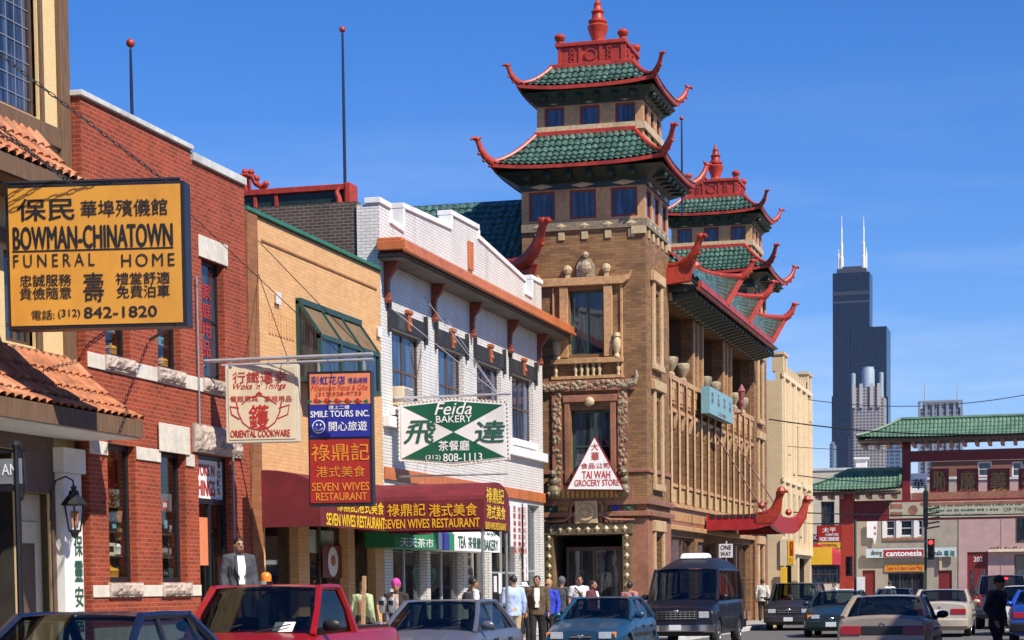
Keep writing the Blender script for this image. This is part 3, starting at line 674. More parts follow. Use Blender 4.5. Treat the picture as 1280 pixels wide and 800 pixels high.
# cornice
mb = MB(); k0, k1 = e0 - .25, e1 + 1.3
mb.fbox(FD, k0, k1, cz + .06, cz + .28, .003, .72); mb.fbox(FD, k0 + .05, k1 - .05, cz + .28, cz + .36, .003, .60); mb.fbox(FD, k0 - .04, k1 + .04, cz + .0, cz + .09, .66, .78)
mb.build('cornice', M['orange_cornice'], Db, bevel=.02)
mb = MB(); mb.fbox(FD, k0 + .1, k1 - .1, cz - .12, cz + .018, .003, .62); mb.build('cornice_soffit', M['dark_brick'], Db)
for x, y in ((481, 345), (540, 372), (588, 392), (635, 413), (672, 430)):
    u = FD.uv(x, y)[0]
    mb = MB()
    mb.poly(Frame(FD.p(u - .07, 0, 0), FD.N, (0, 0, 1)), [(.003, cz - 1.0), (.08, cz - 1.08), (.15, cz - .95), (.10, cz - .75), (.13, cz - .5), (.28, cz - .3), (.34, cz - .13), (.003, cz - .13)], -.14, 0)
    mb.ball(FD.p(u, cz - 1.0, .10), .085, 8); mb.build('cornice_bracket', M['bracket_red'], Db)
for h in win:
    window(FD, Db, *h, M['brown_frame'], M['pane_blue'], .12, .07, 2, 2, M['curtain'])
    mb = MB(); mb.fbox(FD, h[0] - .22, h[1] + .22, h[3] + .02, h[3] + .42, .003, .05); mb.fbox(FD, h[0] - .32, h[0] - .2, h[3] - .12, h[3] + .58, .003, .085); mb.fbox(FD, h[1] + .2, h[1] + .32, h[3] - .12, h[3] + .58, .003, .085)
    mb.build('lintel', M['black_trim'], Db)
    c = (h[0] + h[1]) / 2
    mb = MB(); mb.poly(FD, [(c - .08, h[3] + .04), (c + .08, h[3] + .04), (c + .13, h[3] + .5), (c - .13, h[3] + .5)], .003, .10); mb.fbox(FD, c - .16, c + .16, h[3] + .46, h[3] + .56, .003, .13); mb.ball(FD.p(c, h[3] + .2, .1), .07, 8); mb.build('keystone', M['bracket_orange'], Db, bevel=.02)
    mb = MB(); mb.fbox(FD, h[0] - .2, h[1] + .2, h[2] - .2, h[2] - .003, .003, .12); mb.build('sill', M['white_paint'], Db, bevel=.01)
for i, h in enumerate(win[:1]):
    mb = MB(); mb.fbox(FD, h[0] + .1, h[0] + .85, h[2] + .05, h[2] + .5, -.1, .25); a_ = mb.build('air_conditioner', M['cream_panel'], Db, bevel=.015)
    mb = MB()
    for q in range(7): mb.fbox(FD, h[0] + .14, h[0] + .81, h[2] + .09 + q * .055, h[2] + .115 + q * .055, .251, .257)
    mb.build('grille', M['grey_metal'], a_)
mb = MB(); mb.fbox(FD, e0 + .05, e1, 5.44, 5.7, .003, .16); mb.build('string_course', M['white_paint'], Db, bevel=.012)
mb = MB(); mb.fbox(FD, e0 + .05, e1, 4.2, 4.5, .003, .07); mb.build('string_course', M['orange_cornice'], Db, bevel=.012)
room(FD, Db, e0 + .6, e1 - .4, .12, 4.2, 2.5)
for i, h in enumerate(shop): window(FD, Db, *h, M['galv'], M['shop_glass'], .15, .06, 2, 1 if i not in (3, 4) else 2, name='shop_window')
mb = MB(); mb.fbox(FD, 55.7, 58.9, .14, .48, .003, .06); mb.build('plinth', M['terra_red'], Db)
# vertical white panels with rows of red characters on the shop front
q0 = FD.rect(634, 627, 648, 683)
p1 = MB().fbox(FD, q0[0], q0[1], q0[2], q0[3], .08, .1).build('menu_panel', M['white_panel'], Db)
tx = MB(); cs = '豆漿油條粥飯麵包蛋撻奶茶咖啡'
for a in range(3):
    for b in range(7): put_text(tx, cs[(a * 7 + b) % len(cs)], FD, (q0[0] + .25 + a * .55, q0[0] + .55 + a * .55, q0[3] - .28 - b * .2, q0[3] - .12 - b * .2), .102)
tx.build('lettering', M['ink_red'], p1, recalc=False)
q1 = FD.rect(650, 629, 656, 726)
p2 = MB().fbox(FD, q1[0], q1[1], q1[2], q1[3], .09, .11).build('banner_panel', M['white_panel'], Db)
tx = MB()
for b, ch in enumerate('天天茶市飛達餅店'): put_text(tx, ch, FD, (q1[0] + .2, q1[1] - .2, q1[3] - .35 - b * .29, q1[3] - .12 - b * .29), .112)
tx.build('lettering', M['ink_red'], p2, recalc=False)
wq = [FD.uv(*q, -.22) for q in ((514, 714), (522, 707), (540, 708), (547, 716), (540, 735), (522, 736))]
ws = MB().poly(FD, wq, -.24, -.22).build('window_sign', M['green_panel'], Db)
mb = MB(); c_ = FD.uv(530, 716, -.22); put_text(mb, 'Feida', FD, (c_[0] - .9, c_[0] + .9, c_[1] - .02, c_[1] + .2), -.218, .01, .3); put_text(mb, '飛達', FD, (c_[0] - .6, c_[0] + .6, c_[1] - .32, c_[1] - .1), -.218, .01); mb.build('lettering', M['teal_panel'], ws, recalc=False)
for nm, rc, m_ in (('red_sign', (616, 694, 627, 706), 'red_panel'), ('hanging_food', (640, 692, 650, 710), 'terra_gold')):
    rr = FD.rect(*rc); MB().fbox(FD, *rr, -.5, -.45).build(nm, M[m_], Db)
for a, b, c, d in ((616, 715, 621, 737), (623, 720, 627, 740), (629, 716, 633, 742)):
    MB().fbox(FD, *FD.rect(a, b, c, d), -.14, -.135).build('paper_notice', M['white_panel'], Db)
# ================================================================== E. PAGODA BUILDING
PX, PY = -12.5, 63.0                                        # south-east corner
import bisect
_ZA = [-5, 0, 3.07, 4.45, 6.97, 8.7, 10.8, 13.7, 15.8, 17.5, 18.3, 19.19, 21, 60]; _ZB = [-5, 0, 3.25, 4.62, 7.13, 8.84, 10.83, 13.6, 15.56, 17.15, 17.85, 18.67, 20.3, 59.3]
def _zm(z):
    i = min(max(bisect.bisect(_ZA, z), 1), len(_ZA) - 1); return _ZB[i - 1] + (_ZB[i] - _ZB[i - 1]) * (z - _ZA[i - 1]) / (_ZA[i] - _ZA[i - 1])
MB.zmap = _zm                                               # storey heights as surveyed from the photograph
E_ = thing('pagoda_building', 'tan brick and terracotta building with twin green tiled pagoda towers', 'building', (PX, PY, 0))
TW, TD = 3.92, 3.85
FS = Fy(PY); FE = Fx(PX)
def tower(y0):
    F1 = Fy(y0); F2 = Fx(PX); x0, x1, y1 = PX - TW, PX, y0 + TD
    south = abs(y0 - PY) < .1
    cx, cy = (x0 + x1) / 2, (y0 + y1) / 2
    holesS = []; holesE = []
    if south: holesS = [(-15.5, -13.28, .14, 3.06), (-14.91, -13.66, 4.72, 6.96), (-14.92, -13.84, 8.70, 10.79)]
    holesE = [(y0 + 1.0, y0 + 2.2, .14, 3.0), (y0 + 1.2, y0 + 2.1, 4.95, 7.3), (y0 + 1.2, y0 + 2.1, 8.75, 10.8)]
    up = [(13.05, 14.02)]
    mb = MB(); mb.wall(F1, x0, x1 - .002, 0, 12.75, holesS, .35); mb.wall(F2, y0 + .351, y1, 0, 12.75, holesE, .35); mb.quad(F2.p(y0, 0, 0), F2.p(y0 + .351, 0, 0), F2.p(y0 + .351, 12.75, 0), F2.p(y0, 12.75, 0))
    mb.box(x0, x0 + .3, y0 + .36, y1, 0, 12.75); mb.box(x0 + .31, x1 - .36, y1 - .3, y1, 0, 12.75)
    t = mb.build('tower', M['tan_brick'], E_)
    tr = t
    # windows up the street side
    for h in holesE[1:]:
        window(F2, t, *h, M['green_frame'], M['pane'], .2, .07, 1, 2)
        mb = MB(); mb.fbox(F2, h[0] - .32, h[0] - .05, h[2] - .3, h[3] + .3, .003, .10); mb.fbox(F2, h[1] + .05, h[1] + .32, h[2] - .3, h[3] + .3, .003, .10)
        mb.fbox(F2, h[0] - .5, h[1] + .5, h[3] + .302, h[3] + .62, .003, .16); mb.fbox(F2, h[0] - .34, h[1] + .34, h[2] - .5, h[2] - .302, .003, .14)
        mb.build('surround', M['terra_warm'], t, bevel=.02)
    h = holesE[0]; window(F2, t, *h, M['brown_frame'], M['pane'], .2, .08, 1, 2)
    mb = MB(); mb.fbox(F2, h[0] - .25, h[0] - .02, .14, 3.15, .003, .1); mb.fbox(F2, h[1] + .02, h[1] + .25, .14, 3.15, .003, .1); mb.fbox(F2, h[0] - .3, h[1] + .3, 3.153, 3.5, .003, .14)
    mb.build('surround', M['terra_warm'], t, bevel=.02)
    # base clad in red terracotta, cornice bands
    if south:
        MB().fbox(F1, x1 - .79, x1, .14, 3.55, .003, .03).build('base_cladding', M['terra_red'], t, bevel=.01); MB().fbox(F1, x0, -15.75, .14, 3.55, .003, .03).build('base_cladding', M['terra_red'], t)
    MB().fbox(F2, y0 - .03, y0 + .72, .14, 3.5, .003, .03).build('base_cladding', M['terra_red'], t, bevel=.01); MB().fbox(F2, y0 + 2.5, y1, .14, 3.5, .003, .03).build('base_cladding', M['terra_red'], t, bevel=.01)
    mb = MB()
    for F, a, b in ((F1, x0, x1 + .1), (F2, y0 - .0, y1)):
        mb.fbox(F, a, b, 3.62, 3.78, .003, .16); mb.fbox(F, a, b, 3.98, 4.14, .003, .12); mb.fbox(F, a, b, 4.98, 5.1, .003, .06)
    mb.build('cornice', M['terra_red'], t, bevel=.015)
    # painted frieze blocks above the door
    if south:
        for i in range(7):
            u = -15.6 + i * .42
            if abs(u + 14.4) > .42:
                mb = MB(); mb.fbox(F1, u - .16, u + .16, 3.7 + .09, 3.97, .003, .05); mb.ball(F1.p(u, 3.88, .05), .09, 8, (1, .5, 1)); mb.build('frieze_tile', M[('terra_green', 'terra_gold', 'ink_blue')[i % 3]], t)
        mb = MB(); mb.fbox(F1, -14.75, -14.03, 3.42, 4.12, .165, .24); mb.lathe(F1.p(-14.39, 3.77, .24), [(.27, 0), (.27, .05), (.2, .05), (.2, .02), (.12, .02), (.1, .07), (.001, .09)], 20, F1.N); mb.build('medallion', M['terra_light'], t)
        for s in (-1, 1):
            mb = MB(); c = -14.39 + s * .42
            mb.tube([F1.p(c, 4.1, .2), F1.p(c + s * .1, 3.95, .2), F1.p(c + s * .1, 3.65, .2), F1.p(c + s * .3, 3.52, .19), F1.p(c + s * .8, 3.5, .18), F1.p(c + s * 1.1, 3.5, .17)], [.07, .06, .05, .05, .05, .04], 6); mb.build('scroll', M['terra_red'], t, smooth=True)
        # portal: jambs and lintel with diamond blocks
        mb = MB(); mb.fbox(F1, -15.76, -15.5, .14, 3.06, .003, .12); mb.fbox(F1, -13.28, -13.0, .14, 3.06, .003, .12); mb.fbox(F1, -15.82, -12.94, 3.063, 3.42, .003, .16)
        po = mb.build('portal', M['portal'], t, bevel=.015)
        mb = MB()
        def dia(u, v, d, r=.085): mb.add([F1.p(u - r, v, d), F1.p(u, v - r * 1.15, d), F1.p(u + r, v, d), F1.p(u, v + r * 1.15, d), F1.p(u, v, d + .06)], [(0, 1, 4), (1, 2, 4), (2, 3, 4), (3, 0, 4)])
        for i in range(10): dia(-15.63, .4 + i * .29, .122); dia(-13.14, .4 + i * .29, .122)
        for i in range(9): dia(-15.55 + i * .295, 3.24, .162, .095)
        mb.build('diamond_block', M['terra_light'], po)
        mb = MB()
        for i in range(14): mb.fbox(F1, -15.5 + i * .165, -15.4 + i * .165, 3.43, 3.6, .003, .1)
        mb.build('dentil', M['terra_red'], t)
        room(F1, t, -15.5, -13.28, .14, 3.06, 2.2, M['interior'], -.35)
        mb = MB(); Fd = Fy(y0 + .9); mb.fbox(Fd, -15.3, -15.2, .14, 2.6, 0, .08); mb.fbox(Fd, -14.44, -14.34, .14, 2.6, 0, .08); mb.fbox(Fd, -13.6, -13.5, .14, 2.6, 0, .08); mb.fbox(Fd, -15.3, -13.5, 2.6, 2.72, 0, .08)
        dd_ = mb.build('door', M['brown_frame'], t); MB().fbox(Fd, -15.25, -13.55, .2, 2.62, .02, .03).build('pane', M['pane'], dd_)
        # first floor window with carved frame
        h = holesS[1]; window(F1, t, *h, M['green_frame'], M['pane'], .25, .08, 2, 2)
        mb = MB(); mb.fbox(F1, -15.10, -14.93, 4.7, 7.2, .003, .09); mb.fbox(F1, -13.64, -13.46, 4.7, 7.2, .003, .09); mb.fbox(F1, -15.14, -13.42, 7.203, 7.42, .003, .12); mb.build('surround', M['terra_red'], t, bevel=.015)
        MB().ball(F1.p(-14.28, 7.2, .12), .16, 10, (1, .6, 1)).build('boss', M['terra_light'], t, smooth=True)
        random.seed(3)
        mb = MB(); mb.fbox(F1, -15.5, -15.18, 4.3, 7.55, .003, .07); mb.fbox(F1, -13.4, -13.08, 4.3, 7.55, .003, .07); mb.fbox(F1, -15.85, -12.85, 7.553, 7.9, .003, .12); cf = mb.build('carved_frame', M['terra_red'], t)
        mb = MB()
        for i in range(150): mb.ball(F1.p(random.choice((-15.34, -13.24)) + random.uniform(-.11, .11), random.uniform(4.35, 7.5), .07), random.uniform(.03, .065), 6, (1, .8, 1.2))
        for i in range(110): mb.ball(F1.p(random.uniform(-15.82, -12.9), 7.73 + random.uniform(-.11, .11), .12), random.uniform(.03, .065), 6, (1.2, .8, 1))
        mb.tube([F1.p(-13.0, 7.7, .1), F1.p(-12.85, 7.75, .1), F1.p(-12.78, 7.95, .1), F1.p(-12.8, 8.12, .1)], [.1, .09, .07, .04], 6); mb.build('carving', M['carving'], cf)
        mb = MB(); mb.fbox(F1, -15.75, -12.95, 4.143, 4.6, .003, .11); bx = mb.build('balcony_panel', M['terra_red'], t)
        mb = MB()
        for i in range(14): mb.fbox(F1, -15.35 + i * .155, -15.25 + i * .155, 4.22, 4.52, .112, .14)
        mb.build('lattice', M['terra_gold'], bx)
        for s in (-15.45, -13.2):
            mb = MB(); mb.ball(F1.p(s, 4.42, .2), .22, 10, (1, .7, 1.1)); mb.ball(F1.p(s, 4.75, .22), .17, 10, (1, .7, 1)); mb.ball(F1.p(s + .02, 4.98, .28), .13, 8); mb.ball(F1.p(s - .12, 4.35, .28), .09, 8); mb.ball(F1.p(s + .12, 4.35, .28), .09, 8); mb.ball(F1.p(s + .05, 5.1, .22), .06, 6); mb.build('guardian_lion', M['lion'], t, smooth=True)
        # second floor window, lintel, balustrade, coat of arms
        h = holesS[2]; window(F1, t, *h, M['green_frame'], M['pane'], .22, .07, 2, 1)
        mb = MB(); mb.fbox(F1, -15.22, -14.95, 8.6, 10.9, .003, .12); mb.fbox(F1, -13.81, -13.54, 8.6, 10.9, .003, .12); mb.fbox(F1, -15.46, -15.4, 8.0, 10.9, .003, .06); mb.fbox(F1, -13.3, -13.22, 8.0, 10.9, .003, .06); mb.build('surround', M['terracotta'], t, bevel=.015)
        mb = MB(); mb.poly(F1, [(-15.85, 10.92), (-13.2, 10.92), (-13.0, 11.05), (-12.9, 11.35), (-13.02, 11.2), (-13.25, 11.18), (-15.55, 11.18), (-15.8, 11.2), (-15.92, 11.35), (-15.9, 11.05)], .003, .16); mb.build('lintel', M['terracotta'], t, bevel=.015)
        mb = MB(); mb.poly(F1, [(-14.65, 11.2), (-14.1, 11.2), (-14.1, 11.55), (-14.22, 11.78), (-14.53, 11.78), (-14.65, 11.55)], .003, .12); mb.ball(F1.p(-14.375, 11.5, .13), .2, 10, (1, .6, 1.1)); mb.ball(F1.p(-14.375, 11.9, .1), .12, 8); mb.build('crest', M['carving'], t)
        for s in (-14.95, -13.72):
            mb = MB(); mb.fbox(F1, s - .06, s + .06, 11.183, 11.35, .003, .1); mb.ball(F1.p(s, 11.45, .08), .15, 8, (1, .6, 1)); mb.build('finial', M['terra_light'], t)
        mb = MB(); mb.fbox(F1, -15.5, -13.2, 8.40, 8.56, .003, .2); mb.fbox(F1, -15.5, -13.2, 7.92, 8.02, .003, .14); bl = mb.build('balcony', M['terracotta'], t, bevel=.012)
        for u in (-15.35, -14.72, -14.53, -14.34, -14.15, -13.96, -13.36):
            mb = MB(); mb.lathe(F1.p(u, 8.02, .09), [(.05, 0), (.05, .04), (.035, .08), (.07, .2), (.035, .3), (.05, .37)], 10); mb.build('baluster', M['terra_light'], bl, smooth=True)
        for u in (-15.3, -13.4):
            mb = MB(); mb.lathe(F1.p(u, 8.56, .12), [(.1, 0), (.1, .05), (.07, .12), (.13, .3), (.13, .5), (.09, .62), (.12, .66), (.10, .78), (.001, .8)], 12); mb.build('urn', M['terra_light'], t, smooth=True)
    # gallery: posts with red framed windows, patterned belts
    mb = MB()
    for F, a, b in ((F1, x0, x1 + .07), (F2, y0, y1)):
        mb.fbox(F, a, b, 12.72, 12.98, .003, .07)
    gb = mb.build('belt_course', M['belt'], t)
    mb = MB()
    for F, a, b in ((F1, x0 + .2, x1), (F2, y0 + .2, y1)):
        n = 5
        for i in range(n):
            u = a + (b - a) * (i + .2) / n; c = F.p
            mb.add([c(u, 12.85, .075), c(u + .18, 12.75, .075), c(u + .36, 12.85, .075), c(u + .18, 12.95, .075), c(u + .18, 12.85, .1)], [(0, 1, 4), (1, 2, 4), (2, 3, 4), (3, 0, 4)])
            mb.fbox(F, u + .08, u + .28, 12.42, 12.68, .003, .04)
        mb.fbox(F, b - .42, b + (.0 if F is F2 else .04), 12.5, 12.74, .003, .085)
    mb.build('pattern_block', M['terra_light'], gb)
    def gallery(x0, x1, y0, y1, z0, z1, nw, wf, tt):
        Fa, Fb = Fy(y0), Fx(x1); g = MB(); hs_ = []
        for F, a, b in ((Fa, x0, x1), (Fb, y0, y1)):
            pw = (b - a) / nw; hh = [(a + pw * i + pw * (1 - wf) / 2, a + pw * i + pw * (1 + wf) / 2, z0 + .1, z1 - .34) for i in range(nw)]
            g.wall(F, a if F is Fa else a + .2, b - (.002 if F is Fa else 0), z0, z1, hh, .2); hs_.append((F, hh))
        g.quad(Fb.p(y0, z0, 0), Fb.p(y0 + .2, z0, 0), Fb.p(y0 + .2, z1, 0), Fb.p(y0, z1, 0))
        g.box(x0, x0 + .2, y0 + .2, y1, z0, z1); g.box(x0 + .2, x1 - .2, y1 - .2, y1, z0, z1)
        go = g.build('gallery', M['terracotta'], t)
        for F, hh in hs_:
            for h in hh: window(F, go, *h, M['red_frame'], M['pane_blue'], .04, .07)
        g = MB()
        for F, a, b in ((Fa, x0, x1 + .05), (Fb, y0, y1)):
            g.fbox(F, a, b, z1 - .30, z1 - .08, .003, .05)
        g.build('frieze', M['eave_green'], go)
        g = MB()
        for F, hh in hs_:
            for h in hh:
                c = (h[0] + h[1]) / 2; q = F.p; l = (h[1] - h[0]) * .45; z = z1 - .19
                g.add([q(c - l, z, .054), q(c, z - .09, .054), q(c + l, z, .054), q(c, z + .09, .054), q(c, z, .07)], [(0, 1, 4), (1, 2, 4), (2, 3, 4), (3, 0, 4)])
        g.build('frieze_block', M['terra_light'], go)
    gallery(x0, x1, y0, y1, 12.98, 14.36, 3, .64, t)
    def roof(x0, x1, y0, y1, ze, ov, z1, inset, nm, hs_=.9):
        a0, a1, b0, b1 = x0 - ov, x1 + ov, y0 - ov, y1 + ov
        run = ov + inset; dz = z1 - ze; L = math.hypot(run, dz)
        g = MB(); lift, sag = .16, .10
        for O, U, V, W in (((a0, b0, ze), (1, 0, 0), (0, run, dz), a1 - a0), ((a1, b0, ze), (0, 1, 0), (-run, 0, dz), b1 - b0), ((a1, b1, ze), (-1, 0, 0), (0, -run, dz), a1 - a0), ((a0, b1, ze), (0, -1, 0), (run, 0, dz), b1 - b0)):
            tile_slope(g, O, U, V, W, L, .2, .3, .065, .05, run, run, sag, lift)
        ro = g.build(nm, M['green_tile'], t, smooth=True, ang=60, weld=True)
        # fascia, soffit, ridges, corner horns
        g = MB(); e = .02
        def rim(k):
            q = abs(2 * k - 1) ** 3 * lift; return q
        N = 16
        for (p, q, nrm) in (((a0, b0), (a1, b0), (0, -1)), ((a1, b0), (a1, b1), (1, 0)), ((a1, b1), (a0, b1), (0, 1)), ((a0, b1), (a0, b0), (-1, 0))):
            vs = []
            for i in range(N + 1):
                k = i / N; x = p[0] + (q[0] - p[0]) * k; y = p[1] + (q[1] - p[1]) * k; z = ze + rim(k)
                for dx, zz in ((-.03, z + .02), (.05, z + .02), (.05, z - .10), (-.03, z - .10)): vs.append((x + nrm[0] * dx, y + nrm[1] * dx, zz))
            fs = []
            for i in range(N):
                for j in range(4): fs.append((i * 4 + j, i * 4 + (j + 1) % 4, (i + 1) * 4 + (j + 1) % 4, (i + 1) * 4 + j))
            fs += [(0, 1, 2, 3), tuple(N * 4 + j for j in (3, 2, 1, 0))]
            g.add(vs, fs)
        g.build('fascia', M['china_red'], ro)
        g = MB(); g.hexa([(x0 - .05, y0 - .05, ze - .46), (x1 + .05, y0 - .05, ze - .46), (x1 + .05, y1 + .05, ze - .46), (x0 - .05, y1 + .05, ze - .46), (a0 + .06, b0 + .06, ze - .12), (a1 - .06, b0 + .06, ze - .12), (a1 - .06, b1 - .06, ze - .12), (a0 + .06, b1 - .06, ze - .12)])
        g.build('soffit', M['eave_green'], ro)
        nb = 6
        for i in range(nb):
            k = (i + .5) / nb
            for kind in (0, 1):
                g = MB()
                if kind == 0: x = x0 + (x1 - x0) * k; g.box(x - .09, x + .09, y0 - ov + .16, y0 - .06, ze - .40, ze - .2); g.ball((x, y0 - ov + .2, ze - .32), .13, 8)
                else: y = y0 + (y1 - y0) * k; g.box(x1 + .06, x1 + ov - .16, y - .09, y + .09, ze - .40, ze - .2); g.ball((x1 + ov - .2, y, ze - .32), .13, 8)
                g.build('eave_bracket', M['eave_green'], ro)
        g = MB(); g.box(x0 + inset - .08, x1 - inset + .08, y0 + inset - .1, y0 + inset + .02, z1 - .05, z1 + .12); g.box(x1 - inset - .02, x1 - inset + .1, y0 + inset, y1 - inset, z1 - .05, z1 + .122); g.box(x0 + inset - .1, x0 + inset + .02, y0 + inset + .021, y1 - inset, z1 - .05, z1 + .121)
        g.build('ridge_curb', M['china_red'], ro, bevel=.02)
        for sx, sy in ((-1, -1), (1, -1), (1, 1), (-1, 1)):
            cxx = a0 if sx < 0 else a1; cyy = b0 if sy < 0 else b1
            tx_, ty_ = (x0 + inset if sx < 0 else x1 - inset), (y0 + inset if sy < 0 else y1 - inset)
            g = MB(); P = []
            for i in range(9):
                k = i / 8; P.append((tx_ + (cxx - tx_) * k, ty_ + (cyy - ty_) * k, z1 + (ze - z1) * k - sag * 4 * k * (1 - k) + lift * k ** 3 + .07))
            g.tube(P, [.08] * 8 + [.1], 8); g.build('hip_ridge', M['china_red'], ro, smooth=True)
            g = MB(); horn(g, (cxx - sx * .1, cyy - sy * .1, ze + lift + .02), (sx, sy), hs_, .92); g.build('corner_horn', M['china_red'], ro, smooth=True, ang=60)
        return ro
    roof(x0, x1, y0, y1, 14.72, .74, 15.95, .42, 'tower_roof', .86)
    q0, q1, r0, r1 = x0 + .42, x1 - .12, y0 + .42, y1 - .42
    g = MB()
    for F, a, b in ((Fy(r0), q0, q1 + .07), (Fx(q1), r0, r1)): g.fbox(F, a, b, 15.98, 16.22, .003, .07)
    g2 = g.build('belt_course', M['terra_light'], t)
    gallery(q0, q1, r0, r1, 15.75, 17.2, 3, .56, t)
    roof(q0, q1, r0, r1, 17.42, .46, 18.3, .42, 'upper_roof', .70)
    # red box, corner knobs and finial
    b0_, b1_, c0_, c1_ = cx - 1.06 + .1, cx + 1.06 + .1, cy - 1.02, cy + 1.02
    g = MB(); g.box(b0_, b1_, c0_, c1_, 18.25, 19.0); g.box(b0_ - .08, b1_ + .08, c0_ - .08, c1_ + .08, 19.0, 19.14); g.box(b0_ - .06, b1_ + .06, c0_ - .06, c1_ + .06, 18.25, 18.4)
    cr = g.build('crown_box', M['china_red'], t, bevel=.02)
    g = MB()
    for F, a, b in ((Fy(c0_), b0_, b1_), (Fx(b1_), c0_, c1_)):
        for k in (0, .33, .66, 1): u = a + (b - a - .1) * k; g.fbox(F, u, u + .1, 18.403, 18.997, .003, .04)
        u = (a + b) / 2; g.lathe(F.p(u, 18.7, .003), [(.2, 0), (.2, .05), (.15, .05), (.15, .02), (.001, .02)], 16, F.N)
        for k in (.22, .78):
            u = a + (b - a) * k
            for z in (18.55, 18.7, 18.85): g.lathe(F.p(u, z, .003), [(.085, 0), (.085, .04), (.05, .04), (.05, .01), (.001, .01)], 10, F.N)
    g.build('relief', M['china_red'], cr)
    for x, y in ((b0_ + .05, c0_ + .05), (b1_ - .05, c0_ + .05), (b1_ - .05, c1_ - .05), (b0_ + .05, c1_ - .05)):
        g = MB(); g.lathe((x, y, 19.14), [(.12, 0), (.12, .04), (.09, .07), (.16, .14), (.18, .22), (.13, .31), (.001, .36)], 12); g.build('knob', M['china_red'], cr, smooth=True)
    g = MB(); g.lathe((cx + .1, cy, 19.14), [(.46, 0), (.46, .1), (.32, .18), (.22, .22), (.2, .32), (.3, .6), (.34, .78), (.26, .86), (.3, .92), (.3, .98), (.2, 1.04), (.17, 1.2), (.22, 1.28), (.14, 1.36), (.11, 1.5), (.13, 1.56), (.06, 1.66), (.02, 1.85)], 20)
    g.build('finial', M['china_red'], cr, smooth=True, ang=35)
    return t
tower(PY); tower(85.85)

# ---- street front between the towers
XR = -12.62; FR = Fx(XR); r0, r1 = PY + TD, 85.85
bays = [(67.0, 71.9), (73.9, 78.5), (80.5, 85.65)]
oth = []
n2 = 13; st = (r1 - r0) / n2
lo = [(r0 + st * i + .42, r0 + st * (i + 1) - .04, 4.9, 7.05) for i in range(n2)]
sh = [(67.2, 72.2, .5, 3.1), (72.8, 76.5, .14, 3.0), (77.1, 81.0, .5, 3.1), (81.6, 85.5, .5, 3.1)]
MB().wall(FR, r0, r1, 0, 11.3, [(a, b, 8.45, 10.9) for a, b in bays] + lo + sh, .4).build('street_front', M['tan_brick'], E_)
MB().box(-24, XR - 1.6, r0, r1, 0, 11.3).build('inner_wall', M['tan_brick'], E_)
for a, b in bays:
    room(FR, E_, a, b, 8.45, 10.9, 1.55, mat('loggia', (.10, .06, .035), .9), -.4)
    for k in (.25, .7):
        mb = MB(); c = a + (b - a) * k; mb.lathe(FR.p(c, 8.45, -.1), [(.16, 0), (.16, .1), (.1, .16), (.24, .42), (.27, .6), (.24, .66), (.001, .6)], 14); mb.build('planter_urn', M['carving'], E_, smooth=True)
for a, b in [(71.9, 73.9), (78.5, 80.5)]:
    mb = MB(); mb.fbox(FR, a, a + .16, 8.45, 10.9, .003, .06); mb.fbox(FR, b - .16, b, 8.45, 10.9, .003, .06); mb.fbox(FR, a + .9, a + 1.0, 8.45, 10.9, .003, .05); mb.build('pier_trim', M['terracotta'], E_)
mb = MB(); mb.fbox(FR, r0, r1, 10.9, 11.15, .003, .2); mb.fbox(FR, r0, r1, 8.25, 8.43, .003, .14); mb.fbox(FR, r0, r1, 7.2, 7.34, .003, .12); mb.fbox(FR, r0, r1, 4.72, 4.84, .003, .12); mb.fbox(FR, r0, r1, 4.05, 4.18, .003, .16); mb.fbox(FR, r0, r1, 3.3, 3.46, .003, .16)
mb.build('band_course', M['terracotta'], E_, bevel=.015)
mb = MB(); mb.fbox(FR, r0, r1, 3.463, 4.047, .003, .06); bb = mb.build('base_frieze', M['terra_red'], E_)
mb = MB()
for i in range(60): u = r0 + .2 + i * (r1 - r0 - .4) / 60; mb.fbox(FR, u, u + .16, 3.62, 3.92, .063, .09)
mb.build('fluting', M['terracotta'], bb)
